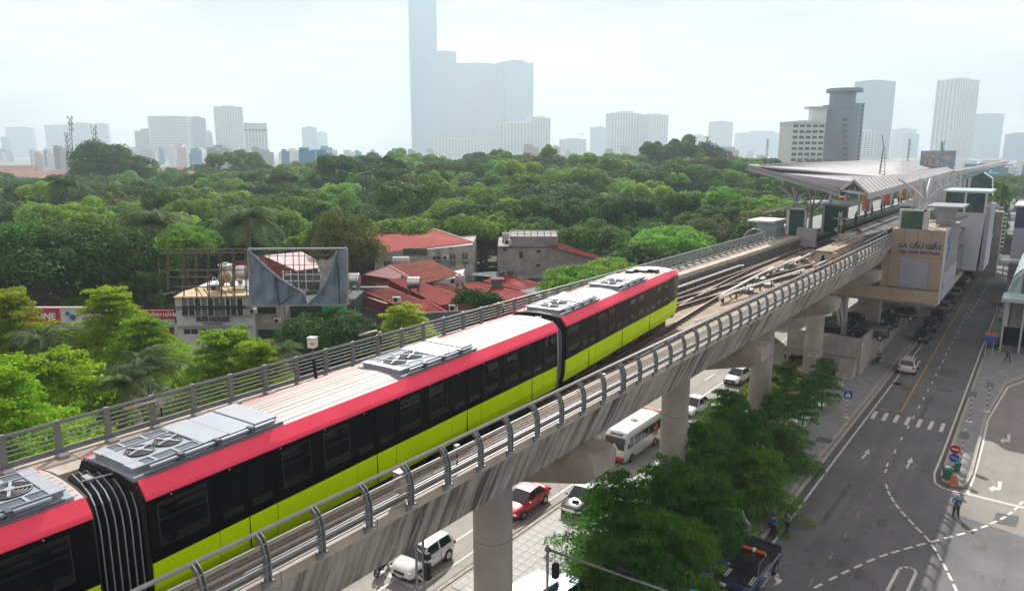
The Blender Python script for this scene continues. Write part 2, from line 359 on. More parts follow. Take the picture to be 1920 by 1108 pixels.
def kerb_run(name, label, pts, wd=.24, h=.17, seg=1.6, limit=110):
    t = struct(name, MB().box(pts[0][0]-.02,pts[0][1]-.02,-.05,pts[0][0]+.02,pts[0][1]+.02,-.02), m_kerb)
    t['label'] = label; me = None; n = 0
    for a, b in zip(pts[:-1], pts[1:]):
        a = Vector((a[0],a[1],0)); b = Vector((b[0],b[1],0)); l = (b-a).length; k = max(1, round(l/seg)); ss = l/k; d = (b-a)/l
        me = MB().box(-wd/2,-ss/2+.012,-.02,wd/2,ss/2-.012,h).mesh('kerb_stone', m_kerb)
        for i in range(k):
            c = a+d*(i+.5)*ss
            if c.y < 18: continue
            n += 1
            mesh_child('kerb_stone', me, t, (c.x,c.y,random.uniform(-.006,.006)), (0,0,math.atan2(d.y,d.x)-math.pi/2+random.uniform(-.006,.006)))
    return t
kerb_run('kerb', 'pale stone kerb between the tree-lined pavement and the shaded road', [(-12.72,20),(-12.6,70),(-12.5,112)])
kerb_run('kerb', 'curved stone kerb round the tip of the paved traffic island', [(-4.85,100),(-4.62,66),(-4.58,61.2),(-4.3,60.1),(-3.9,59.8),(-3.3,59.95),(-3.0,60.5),(-2.85,63),(-3.0,78),(-2.1,91.4),(.1,97.4),(6,97.4)], seg=1.4)
kerb_run('kerb', 'long stone kerb between the sunlit road and the slabbed forecourt', [(-25.5,22),(-25.45,60.2),(-23.9,66),(-23.5,96)])
# drain channel beside the right pavement: two dark slots
b = MB(); b.prism([(-12.38,20,.006),(-12.22,20,.006),(-12.02,112,.006),(-12.18,112,.006)], (0,0,.004)); struct('gutter', b, m_darkconc)
b = MB(); b.prism([(-12.92,20,.122),(-13.3,20,.122),(-13.1,112,.122),(-12.72,112,.122)], (0,0,.004)); struct('pavement_edging', b, m_kerb)

# slabs of the forecourt
t = tag(bpy.data.objects.new('slab_paving', MB().box(-22,30,.12,-21.95,30.05,.125).mesh('slab_paving', m_kerb)), None, None, None, 'structure'); COL.objects.link(t)
T = .62; sm = [MB().box(-T/2+.012,-T/2+.012,0,T/2-.012,T/2-.012,.03).mesh('paving_slab', m_slab)]
cand = []
for i in range(14):
    for j in range(44):
        x = -25.1+T*(i+.5); y = 27.6+T*(j+.5)
        if x > -18.0: continue
        cand.append((x,y))
vis = [c for c in cand if 955 < px_of((c[0],c[1],.15))[0] < 1330 and px_of((c[0],c[1],.15))[1] < 1130]
vis.sort(key=lambda c: depth_of((c[0],c[1],0)))
near = set(vis[:290]); mb = MB()
for c in near: mesh_child('paving_slab', sm[0], t, (c[0],c[1],.12+random.uniform(0,.008)), (random.uniform(-.006,.006),random.uniform(-.006,.006),random.uniform(-.01,.01)))
for c in cand:
    if c not in near: mb.box(c[0]-T/2+.012,c[1]-T/2+.012,.12,c[0]+T/2-.012,c[1]+T/2-.012,.152)
stuff(mb.build('paving_slab', m_slab, t, local=True))

# ------------------------------------------------------------------ painted markings (thin sheets on the asphalt)
mk = 0
def quadline(a, b, wd, z=.012, m=None, name='road_marking'):
    a = Vector((a[0],a[1],z)); b = Vector((b[0],b[1],z)); d = (b-a).normalized(); n_ = Vector((d.y,-d.x,0))*wd/2
    x = MB(); x.prism([a-n_, a+n_, b+n_, b-n_], (0,0,.003)); return struct(name, x, m or m_marking)
def pixpoly(pts, m=None, z=.012, name='road_marking'):
    x = MB(); x.prism([G(*p, z) for p in pts], (0,0,.003)); return struct(name, x, m or m_marking)
def polyl(name, pts, wd, m, z=.012):
    x = MB(); P = [Vector((p[0],p[1],z)) for p in pts]
    for i in range(len(P)-1):
        d = (P[i+1]-P[i]).normalized(); n_ = Vector((d.y,-d.x,0))*wd/2; x.add([P[i]-n_,P[i]+n_,P[i+1]+n_,P[i+1]-n_],[(0,1,2,3)])
    return struct(name, x, m)
polyl('edge_line', [(-11.95,24),(-11.93,60),(-11.85,84),(-11.75,112)], .14, m_marking)
polyl('edge_line', [(-5.45,150),(-5.42,110),(-5.2,80),(-5.1,66),(-5.12,61.4),(-4.85,59.6),(-4.3,59.05),(-3.6,58.85),(-2.75,59.0)], .16, m_marking)
polyl('edge_line', [(-5.5,260),(-5.45,150)], .16, m_marking)
polyl('edge_line', [(-2.7,59.0),(-2.62,63),(-2.62,70),(-2.75,77.5),(-1.85,90),(.4,96.4),(8,96.4)], .17, m_marking)
polyl('stop_line', [G(1815,926)[:2], G(1925,953)[:2]], .28, m_marking, .016)
polyl('yellow_line', [G(1689.5,771.5)[:2], G(1810,560)[:2], G(1858,492)[:2]], .15, m_yellowline)
polyl('yellow_line', [G(1636,764)[:2], G(1690,771.5)[:2]], .13, m_yellowline)
polyl('yellow_line', [G(1706,699)[:2], G(1728,704)[:2]], .1, m_yellowline, .013)
for a, c in (((1786,690),(1825,693)),((1786,692),(1826,672)),((1802,664),(1828,675)),((1792,677),(1827,674))): polyl('zigzag_marking', [G(*a)[:2], G(*c)[:2]], .07, MAT('faint_orange', (.16,.10,.07), .8) if a == (1786,690) else bpy.data.materials['faint_orange'], .014)
# dashed lane line
for (x, y) in [(1723,763),(1731.5,747),(1740,732),(1748,717),(1755,703),(1761.5,689.5),(1768,677),(1774,665),(1780,654),(1785.5,643),(1791,633),(1796,623),(1800,614),(1804.5,605),(1809,596),(1813,588),(1817,580),(1820.5,572)]:
    p = G(x,y); quadline((p.x+.01,p.y-.45),(p.x-.01,p.y+.45), .13)
for (x, y) in [(1713,782),(1703,801),(1690.5,822),(1678,846),(1664,871),(1661,882)]:
    p = G(x,y); quadline((p.x+.02,p.y-.42),(p.x-.02,p.y+.42), .14)
for y_ in range(126, 250, 4): quadline((-8.6,y_),(-8.6,y_+1.4), .13)
# faint dashes lower left
for (x, y) in [(1631,929),(1610,964),(1586,1002),(1558,1042),(1520,1092)]:
    p = G(x,y); quadline((p.x+.03,p.y-.5),(p.x-.03,p.y+.5), .16, m=m_markfaint)
# curving dashes through the junction
def dashes(pts, ln=1.0, wd=.16):
    P = [G(*p) for p in pts]
    for i, p in enumerate(P):
        d = (P[min(i+1,len(P)-1)]-P[max(i-1,0)]); d.z = 0; d.normalize()
        quadline((p.x-d.x*ln/2,p.y-d.y*ln/2),(p.x+d.x*ln/2,p.y+d.y*ln/2), wd)
dashes([(1662.5,912),(1667,924),(1673.5,936),(1682.5,949),(1694,963),(1708,978),(1722.5,993),(1738,1009),(1751,1027),(1761.5,1044),(1771.5,1062),(1781,1081),(1791,1102)], .8)
dashes([(1534,1098),(1562,1083.5),(1585,1072),(1609,1061),(1633,1050),(1656.5,1041),(1679,1034),(1703,1027),(1727,1020.5),(1752,1014),(1778,1007),(1801.5,1001),(1825,994),(1845.5,987),(1863,979),(1881,970.5),(1894,962),(1905,953),(1915,943)], .75)
# zebra bars
for (x, y) in [(1638.5,778),(1659,781.5),(1679.5,785.5),(1700.5,789),(1722,793),(1743.5,797),(1766,801)]:
    pass
for (x0,x1,y0,y1) in [(1630.5,1646.7,785,771),(1651,1667,788.5,774),(1671.8,1688,792,777.7),(1693,1709.3,797,781.5),(1715,1730.7,801,785.5),(1736.7,1752.5,805.5,789.5),(1758.5,1773.5,809.5,793.2)]:
    hw = 4.2; pixpoly([(x0+1,y0-1.3),(x0+2*hw,y0+.5),(x1,y1+1),(x1-2*hw+1.5,y1-.7)], name='crossing_bar')
# arrows
pixpoly([(1614.3,858),(1618.6,859.5),(1626.5,850),(1630.6,851.6),(1629.5,841),(1620,848),(1623.6,849)], name='arrow_marking')
pixpoly([(1697.3,876),(1702.5,877.5),(1707.4,867),(1712,868.3),(1710,856.5),(1699.5,865),(1703.5,866)], name='arrow_marking')
pixpoly([(1703,878),(1712,880),(1717,874),(1724,874.5),(1716,867.5),(1711,872),(1709,876)], m_markfaint, name='arrow_marking')
pixpoly([(1889,813.7),(1895.3,814.2),(1893.2,828.5),(1882.5,827.3),(1881,831),(1874,825),(1883,820),(1882.6,823.2),(1888.3,824)], name='arrow_marking')
pixpoly([(1871.3,902),(1878.8,902.7),(1876.5,918.6),(1863,918.3),(1861,922.5),(1854,914.8),(1865,909.5),(1864.5,913),(1870.5,913.4)], name='arrow_marking')
pixpoly([(1417,1106),(1440,1073),(1430,1074),(1438,1069),(1455,1070),(1466,1087),(1468,1080),(1464,1092),(1450,1097),(1457,1090),(1449,1078),(1431,1097),(1437,1097)], name='arrow_marking')
# hollow island outline
def outline(pts, wd, z=.014):
    P = [G(*p,z) for p in pts]; x = MB()
    for i in range(len(P)-1):
        d = (P[i+1]-P[i]).normalized(); n_ = Vector((d.y,-d.x,0))*wd/2; x.add([P[i]-n_-d*.05,P[i]+n_-d*.05,P[i+1]+n_+d*.05,P[i+1]-n_+d*.05],[(0,1,2,3)])
    return struct('road_marking', x, m_marking)
outline([(1655,1125),(1663,1107),(1685,1066),(1693,1062.5),(1705,1063),(1715,1067),(1717,1074),(1700,1112),(1697,1125)], .17)
# left road lines
polyl('edge_line', [(-26.6,24),(-26.6,62),(-26.8,100),(-27.0,150)], .15, m_marking)
for y_ in range(24, 150, 7): quadline((-28.2-.004*y_,y_),(-28.2-.004*y_,y_+3), .15)
polyl('edge_line', [G(703,1066)[:2], G(775,1100)[:2]], .3, m_marking, .018)
m_patchA = MAT('dark_asphalt_patch', (.10,.103,.11), .9, var=.25, sc_=2)
m_oil = MAT('oil_stain', (.095,.096,.10), .7, var=.35, sc_=1.5)
for P_ in ([(1560,1040),(1592,1044),(1580,1066),(1545,1061)],[(1765,690),(1800,693),(1795,707),(1758,703)],[(1745,742),(1752,743),(1722,800),(1713,798)],[(1869,960),(1912,968),(1905,988),(1860,979)],[(1590,905),(1600,906),(1545,985),(1533,983)]): pixpoly(P_, m_patchA, .008, 'asphalt_patch')
for (px_,py_,r_) in ((1698,728,.7),(1655,980,.5),(1618,1078,.6),(1736,880,.5),(1835,1020,.7),(1670,770,.35),(1745,655,.6),(1585,1010,.4)):
    c_ = G(px_,py_); x_ = MB(); x_.prism([(c_.x+r_*random.uniform(.5,1)*math.cos(a_*.52), c_.y+1.6*r_*random.uniform(.5,1)*math.sin(a_*.52), .0085) for a_ in range(12)], (0,0,.002)); struct('oil_stain', x_, m_oil)
# manholes, patch
def ellipse_plate(name, px, py, r, m, ry=None):
    p = G(px,py); x = MB(); x.prism([(p.x+r*math.cos(t), p.y+(ry or r)*math.sin(t), .014) for t in [k*math.pi/8 for k in range(16)]], (0,0,.006)); struct(name, x, m)
ellipse_plate('manhole_cover', 1683, 720, .55, m_darkconc); ellipse_plate('manhole_cover', 1683, 719.6, .42, MAT('iron', (.10,.095,.09), .6, .4))
ellipse_plate('manhole_cover', 1770, 731, .9, m_darkconc, .45)
pixpoly([(1647,881.5),(1684.5,886),(1681,911.5),(1640,906.5)], MAT('patch_concrete', (.16,.14,.145), .8, var=.12, sc_=3), .010, name='road_patch')
# ------------------------------------------------------------------ viaduct: piers, girders, walkways, railings
XL, XR, XC = -25.45, -13.75, -19.6
ZL, ZB, ZR = 14.7, 12.5, 13.65      # walkway top, girder soffit, rail head
m_cap = MAT('weathered_cap_concrete', (.31,.285,.25), .85, var=.32, sc_=.7, bump=.15)
PIERS = [(6.0,'P346'),(24.55,'P347'),(45.0,'P348'),(63.6,'P349'),(81.4,'P350')]
m_sign = MAT('white_number_plate', (.7,.7,.68), .5, var=.05); m_ink = MAT('black_ink', (.02,.02,.03), .6)
def pier(y, no):
    lab = {'P346':'round concrete viaduct pier nearest the camera, left of the frame','P347':'thick round concrete pier in front of the red saloon car','P348':'round concrete pier between the white minibus and the white saloon',
           'P349':'round concrete pier rising beside the second white saloon and the shrubs','P350':'round concrete pier with the number plate P350 and a ringed footing'}[no]
    t = thing('viaduct_pier', lab, 'pier', (XC,y,0), group='piers of the elevated railway')
    MB().tube((XC,y,0),(XC,y,10.3),.94,28).build('column', m_pier, t, smooth=False)
    b = MB()
    # hammerhead: tapered below, chamfered ends
    z0, z1, z2 = 9.9, 11.2, 12.47
    def ring(x, zb, hw): return [(x,y-hw,zb),(x,y+hw,zb),(x,y+hw+.12,(zb+z2)/2+.2),(x,y+hw-.15,z2),(x,y-hw+.15,z2),(x,y-hw-.12,(zb+z2)/2+.2)]
    b.loft([ring(XC-5.95,11.5,.85), ring(XC-5.6,11.25,1.0), ring(XC-1.4,10.2,1.05), ring(XC+1.4,10.2,1.05), ring(XC+5.6,11.25,1.0), ring(XC+5.95,11.5,.85)])
    b.build('crosshead', m_cap, t)
    b = MB()
    for sx in (-4.1,-1.2,1.2,4.1): b.cbox((XC+sx,y,12.485),.5,.9,.05)
    b.build('bearing', m_darkconc, t)
    # faint joint ring
    for zz in (6.6,3.2): MB().tube((XC,y,zz),(XC,y,zz+.03),.947,28).build('joint_line', m_darkconc, t)
    if y > 60: MB().tube((XC,y,-.02),(XC,y,.85),1.5,28).build('footing_ring', m_pier, t, bevel=.03)
    return t
for y, no in PIERS:
    t = pier(y, no)
    if no == 'P350':
        d = Vector((-XC*.0+ (0-XC), 0-y, 0)).normalized(); c = Vector((XC,y,2.75))+d*.98; r_ = Vector((-d.y, d.x, 0)) 
        if r_.dot(_rt) < 0: r_ = -r_
        b = MB().obox(c, r_*.48, d*.02, Vector((0,0,.2))); b.build('number_plate', m_sign, t)
        text_on('P350', 'lettering', c+d*.03, r_, (0,0,1), .40, m_ink, t, ext=.004, bold=.008)

joints = [-6.0,6.0,24.55,45.0,63.6,81.4,100.0]
names = ['nearest the camera, below the bellows end of the train','between the first and second pier, stained with dark runs','over the white minibus, with long black stains','between the second and third pier under the front carriage','beside the white conduit crossover, cleaner concrete','meeting the station wall at its far end']
for i in range(len(joints)-1):
    y0, y1 = joints[i]+.03, joints[i+1]-.03
    if y1 > 89: y1 = 170
    t = thing('viaduct_girder', 'grey concrete trough girder '+names[i], 'girder', (XC,y0,12.5), group='girders of the elevated railway')
    b = MB()
    def sec(y): return [(XR-.12,y,ZL-.28),(-14.7,y,ZB),(-24.5,y,ZB),(XL+.12,y,ZL-.28),(XL+.12,y,ZL-.30),(-23.75,y,ZL-.3),(-23.75,y,13.2),(-15.15,y,13.2),(-15.15,y,ZL-.3)]
    ye = min(y1, 88) if y1 > 89 else y1
    b.loft([sec(y0), sec(ye)]); b.build('web', m_girder, t)
    if y1 > 89: MB().box(-24.5,88,12.5,-14.9,170,13.2).build('slab', m_conc, t)
    for x0, x1, nm in ((XR-1.35,XR,'coping'),(XL,-23.7,'coping')):
        n = max(1, round((min(y1,88)-y0)/3.0)); ss = (min(y1,88)-y0)/n
        for k in range(n):
            MB().box(x0,y0+k*ss+.012,ZL-.30,x1,y0+(k+1)*ss-.012,ZL+random.uniform(-.004,.004)).build('coping', m_coping, t)
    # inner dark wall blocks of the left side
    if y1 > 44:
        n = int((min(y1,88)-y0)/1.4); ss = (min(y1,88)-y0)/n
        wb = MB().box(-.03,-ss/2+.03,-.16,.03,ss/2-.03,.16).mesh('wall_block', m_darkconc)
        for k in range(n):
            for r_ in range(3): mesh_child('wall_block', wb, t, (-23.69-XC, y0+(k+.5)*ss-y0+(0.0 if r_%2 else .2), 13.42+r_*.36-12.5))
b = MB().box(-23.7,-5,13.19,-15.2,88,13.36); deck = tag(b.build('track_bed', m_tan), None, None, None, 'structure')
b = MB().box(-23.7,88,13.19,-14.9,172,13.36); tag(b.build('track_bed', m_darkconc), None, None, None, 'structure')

# walkway grating strip on the right coping
t = thing('walkway_grating', 'ribbed brown grating strip along the right walkway beside the train', 'grating', (-14.6,0,ZL))
gm = MAT('brown_grating', (.24,.20,.165), .8, var=.3, sc_=5)
MB().box(-14.95,-5,ZL+.004,-14.05,87.5,ZL+.02).build('base_strip', gm, t)
b = MB()
for k in range(6): b.box(-14.9+k*.15,-5,ZL+.02,-14.86+k*.15,87.5,ZL+.05)
b.build('rib', gm, t)

# right railing: curved posts every 1.5 m, thick top tube, thin rails
t = thing('guard_rail', 'galvanised guard rail with posts curving inwards on the right edge of the viaduct', 'railing', (XR,0,ZL))
def bpost():
    b = MB(); pts = [(-.12,0),(-.12,.62),(-.17,.82),(-.28,1.0),(-.44,1.10)]
    for s_ in (-.055,.055):
        ring = []
        for i, (x, z) in enumerate(pts):
            w_ = .075; a = pts[max(i-1,0)]; c = pts[min(i+1,4)]; d = Vector((c[0]-a[0],0,c[1]-a[1])).normalized(); n_ = Vector((-d.z,0,d.x))
            ring.append((Vector((x,0,z))-n_*w_, Vector((x,0,z))+n_*w_))
        b.loft([[p0+Vector((0,s_-.012,0)), p1+Vector((0,s_-.012,0)), p1+Vector((0,s_+.012,0)), p0+Vector((0,s_+.012,0))] for p0,p1 in ring])
    b.box(-.24,-.12,-.001,.0,.12,.03); b.box(-.23,-.1,-.2,-.17,.1,.0)
    return b.mesh('post', m_steel)
pm = bpost(); ys = [y for y in np.arange(2.45, 88, 1.56)]
for y in ys: mesh_child('post', pm, t, (.24,float(y),.004))
for y in (25.95, 51.0, 68.7): mesh_child('post', pm, t, (.24,y,.004))
MB().tube((XR-.20,-2,ZL+1.12),(XR-.20,88,ZL+1.12),.055,10).build('top_rail', m_steel2, t, smooth=True)
for x, z in ((.04,.92),(.11,.66),(.12,.42),(.12,.2)):
    MB().tube((XR+x,-2,ZL+z),(XR+x,88,ZL+z),.026,6).build('rail', m_steel2, t)
MB().tube((XR-.3,-2,ZL+.09),(XR-.3,88,ZL+.09),.05,8).build('cable_tube', m_steel, t); MB().tube((XR-.46,-2,ZL+.08),(XR-.46,88,ZL+.08),.035,6).build('cable_tube', m_steel, t)

# left railing
t = thing('guard_rail', 'galvanised guard rail of flat posts on bolted feet along the left edge beside the trees', 'railing', (-25.3,0,ZL))
XF = -25.3
MB().tube((XF,0,ZL+1.12),(XF,88,ZL+1.12),.065,10).build('top_rail', m_steel, t, smooth=True)
for z in (.93,.77,.61,.45): MB().tube((XF,0,ZL+z),(XF,88,ZL+z),.024,6).build('rail', m_steel, t)
MB().box(XF-.03,0,ZL+.08,XF+.04,88,ZL+.26).build('kick_plate', m_steel, t)
pm2 = MB().box(-.05,-.09,.0,.05,.09,1.1).mesh('post', m_steel); fm = MB().box(-.02,-.16,0,.42,.16,.10).mesh('foot', m_steel2)
for k in range(56):
    y = 4.15+k*1.565
    if y > 88: break
    mesh_child('post', pm2, t, (0,y,.1)); mesh_child('foot', fm, t, (0,y,.004))
# equipment on the railings
def boxthing(name, label, cat, c, s, m, rz=0, post=None, grp=None):
    t = thing(name, label, cat, (c[0],c[1],post if post is not None else c[2]-s[2]/2), group=grp)
    MB().cbox(c, *s, rz=rz).build('casing', m, t, bevel=.015)
    MB().cbox((c[0],c[1],c[2]+s[2]/2+.012), s[0]+.05, s[1]+.05, .025, rz=rz).build('lid', m_steel2, t)
    if post is not None: MB().tube((c[0],c[1],post),(c[0],c[1],c[2]-s[2]/2),.045,8).build('stem', m_black, t)
    return t
p = SX(586,642,-24.6); t = boxthing('camera_box', 'small white box on a bent black pole beside the left railing', 'equipment box', (-24.6,p.y,p.z), (.34,.34,.42), m_white, .5)
MB().path([(-24.6,p.y,p.z-.2),(-24.6,p.y,p.z-.75)],.03).build('stem', m_steel, t); MB().path([(-24.6,p.y,p.z-.75),(-24.5,p.y-.05,p.z-1.1),(-24.42,p.y,p.z-1.9),(-24.5,p.y+.1,ZL+.1)],.07,8).build('pole', m_black, t)
MB().cbox((-24.42,p.y-.17,p.z),.06,.05,.06).build('lens', m_black, t)
p = SX(752,903,-14.1); boxthing('control_box', 'grey cabinet clamped behind the right railing below the top tube', 'equipment box', (-14.1,p.y,15.25), (.28,.36,.62), m_coping, 0, 14.72)
for (px,py,lab) in ((857,862,'small detector on a thin stalk behind the right railing, next to the grey cabinet'),(1132,712,'small detector on a thin stalk by the doubled railing posts')):
    p = SX(px,py,-14.3); t = thing('track_detector', lab, 'detector', (-14.3,p.y,ZL)); MB().tube((-14.3,p.y,ZL),(-14.3,p.y,ZL+.55),.025).build('stalk', m_steel, t); MB().cbox((-14.3,p.y,ZL+.6),.12,.16,.2).build('head', m_steel2, t); MB().path([(-14.3,p.y,ZL+.4),(-14.22,p.y-.1,ZL+.2),(-14.2,p.y-.1,ZL)],.02).build('cable', m_black, t)
for (px,py,lab) in ((262,760,'cream tube lamp clamped on the left railing by the feathery palm'),(690,625,'cream tube lamp clamped on the left railing past the white box'),(928,572,'cream tube lamp clamped on the left railing below the red roofs')):
    p = SX(px,py,-25.2); t = thing('tube_lamp', lab, 'lamp', (-25.2,p.y,p.z)); MB().tube((-25.2,p.y-.55,p.z+.02),(-25.2,p.y+.55,p.z+.02),.06,8).build('tube', m_cream, t, smooth=True); MB().cbox((-25.15,p.y+.7,p.z-.15),.14,.14,.2).build('junction_box', m_coping, t); MB().tube((-25.15,p.y+.7,p.z-.25),(-25.1,p.y+.7,p.z-.6),.03).build('cable', m_black, t)

# ------------------------------------------------------------------ tracks
def rails(name, label, cl, far=True, sleepers=(0,0)):
    t = thing(name, label, 'railway track', (cl[0][0],cl[0][1],13.36))
    cl = [Vector((p[0],p[1],0)) for p in cl]
    nrm = []
    for i in range(len(cl)):
        d = (cl[min(i+1,len(cl)-1)]-cl[max(i-1,0)]).normalized(); nrm.append(Vector((d.y,-d.x,0)))
    for s_ in (-.7175,.7175):
        pts = [p+n_*s_ for p,n_ in zip(cl,nrm)]
        for (w_,z0,z1,m,nm) in ((.13,13.47,13.50,m_rail,'rail_foot'),(.03,13.50,13.60,m_rail,'rail_web'),(.072,13.60,13.65,m_railtop,'rail_head')):
            b = MB()
            rings = [[Vector((p.x,p.y,z0))-n_*w_/2, Vector((p.x,p.y,z0))+n_*w_/2, Vector((p.x,p.y,z1))+n_*w_/2, Vector((p.x,p.y,z1))-n_*w_/2] for p,n_ in zip(pts,nrm)]
            b.loft(rings).build(nm, m, t)
    # concrete blocks + fasteners under each rail
    acc = 0; bm_ = MB().box(-.21,-.13,0,.21,.13,.10).mesh('rail_block', m_darkconc)
    y = sleepers[0]; cnt = 0
    while y < sleepers[1]:
        for i in range(len(cl)-1):
            if cl[i].y <= y <= cl[i+1].y:
                f = (y-cl[i].y)/(cl[i+1].y-cl[i].y); p = cl[i].lerp(cl[i+1], f); n_ = nrm[i]; break
        for s_ in (-.7175,.7175):
            q = p+n_*s_; mesh_child('rail_block', bm_, t, (q.x-cl[0].x, q.y-cl[0].y, 0), (0,0,math.atan2(n_.y,n_.x)))
        y += .68
    return t
rails('railway_track', 'straight track nearest the right railing, running into the station', [(-17.0,-5),(-17.0,60),(-17.0,170)], sleepers=(22,84))
rails('railway_track', 'straight track beside the dark left wall, running into the station', [(-22.0,-5),(-22.0,60),(-22.0,170)], sleepers=(46,88))
rails('crossover_track', 'slanting crossover track in front of the train between the two straight tracks', [(-17.0,5),(-17.35,15),(-18.2,27),(-19.25,39),(-20.5,51),(-21.35,61),(-21.8,69),(-21.95,78)], sleepers=(40,70))
rails('crossover_track', 'second slanting track joining the right-hand straight track past the crossing', [(-21.9,44),(-21.2,52),(-20.0,60),(-18.4,70),(-17.4,77),(-17.05,83)], sleepers=(48,80))
# white conductor rail covers
def cover(label, pts, z=13.98):
    t = thing('conductor_rail', label, 'conductor rail', (pts[0][0],pts[0][1],13.36))
    P = [Vector((x,y,z+(pts[i][2] if len(pts[i]) > 2 else 0))) for i,(x,y,*_) in enumerate(pts)]
    MB().path(P, .095, 8).build('cover', m_white, t, smooth=True)
    br = MB().box(-.05,-.06,0,.05,.06,.55).mesh('bracket', m_darkconc)
    n = int((P[-1]-P[0]).length/2.2)
    for k in range(n+1):
        q = P[0].lerp(P[-1], (k+.3)/(n+.6)); mesh_child('bracket', br, t, (q.x-pts[0][0], q.y-pts[0][1], 0))
    return t
cover('white conductor rail cover along the dark left wall, just ahead of the train', [(-23.2,30),(-23.18,66.5),(-23.2,67.6,-.12)])
cover('white conductor rail cover climbing left from the point of the V', [(-19.3,51.5,-.15),(-19.4,53),(-20.1,63),(-20.35,67.5)])
cover('white conductor rail cover curving right from the point of the V', [(-19.2,51.2,-.2),(-19.0,53.5),(-18.6,58),(-17.95,65),(-17.75,68)])
p0, p1 = G(1480,495,14), G(1527,471,14); cover('short white conductor rail cover leading to the concrete cabinet', [(p0.x,p0.y),(p1.x,p1.y)])
p0, p1 = G(1525,499,14), G(1562,483,14); cover('short white conductor rail cover by the railing past the concrete cabinet', [(p0.x,p0.y),(p1.x,p1.y)])
p0, p1 = G(1572,478,14), G(1700,415,14); cover('long conductor rail cover running into the shaded station on the right track', [(p0.x,p0.y),(p1.x,p1.y)])
p0, p1 = G(1440,512,13.8), G(1500,485,13.8); cover('grey conductor rail cover left of the point machines', [(p0.x,p0.y),(p1.x,p1.y)])
# thin cable lines near railing
for (a,b_,lab) in (((1200,668),(1343,590),'thin pale cable running beside the near rails below the train front'),((1302,602),(1345,586),'short pale cable beside the crossover ahead of the train')):
    a = G(*a,13.45); b_ = G(*b_,13.45); t = tag(MB().tube(a,b_,.04,6).build('cable', m_white), lab, 'cable')
# point machines and boxes
k = 0
for (px,py,sx,sy,sz,lab) in [(1400,548,.9,1.1,.35,'grey point machine where the conductor covers split'),(1425,528,.7,1.4,.4,'grey point machine halfway along the left conductor cover'),(1462,512,.6,1.2,.4,'grey trackside casing below the tip of the left conductor cover'),
    (1483,503,.9,.8,.5,'pale trackside junction casing between the two conductor covers'),(1507,492,.8,.7,.45,'small pale trackside casing in front of the concrete cabinet'),(1441,536,.5,1.6,.3,'low grey trackside casing right of the crossover rails'),(1500,478,.5,.7,.4,'small dark trackside casing left of the concrete cabinet')]:
    p = G(px,py,13.4); t = thing('point_machine', lab, 'trackside box', (p.x,p.y,13.36), .1); MB().box(-sx/2,-sy/2,0,sx/2,sy/2,sz*.7).build('casing', m_steel, t, bevel=.02, local=True); MB().box(-sx/2-.04,-sy/2+.1,sz*.7,sx/2+.04,sy/2-.1,sz).build('cover', m_steel2, t, bevel=.02, local=True); MB().box(-sx/2-.5,-.05,.02,sx/2+.5,.05,.1).build('drive_rod', m_steel, t, local=True)
# concrete cabinet between tracks
a = G(1528,498,13.36); t = thing('concrete_cabinet', 'long beige concrete duct housing standing between the two tracks', 'cabinet', (a.x,a.y,13.36))
x0 = a.x-.05; y0 = a.y; MB().box(x0,y0,13.36,x0+1.5,y0+15,14.75).build('body', m_coping, t, bevel=.03); MB().box(x0-.1,y0-.1,14.752,x0+1.6,y0+15.1,14.9).build('top_slab', m_tan, t, bevel=.02)
MB().prism([(x0+.45,y0-.012,13.4),(x0+1.05,y0-.012,13.4),(x0+.85,y0-.012,14.5),(x0+.65,y0-.012,14.5)], (0,.01,0)).build('opening', m_black, t)
for q in (.3,.9): MB().tube((x0+q,y0+5,15.0),(x0+q,y0+14,15.0),.08,6).build('pipe', m_cream, t)
b = MB()
for k in range(14): b.box(x0+1.5,y0+.4+k*1.04,13.5,x0+1.515,y0+.43+k*1.04,14.7)
b.box(x0+1.5,y0,14.1,x0+1.515,y0+15,14.13); b.build('joint_line', m_darkconc, t)
# signal on the right edge
p = SX(1565,480,-14.4); t = thing('trackside_signal', 'small red topped signal post standing by the right railing near the station', 'signal', (-14.4,p.y,ZL)); MB().tube((-14.4,p.y,ZL),(-14.4,p.y,ZL+1.2),.06,8).build('post', m_steel2, t); MB().cbox((-14.4,p.y,ZL+.75),.34,.3,.7).build('red_head', m_redpaint, t, bevel=.03); MB().cbox((-14.4,p.y,ZL+1.3),.3,.3,.35).build('cap', m_yellowline, t)
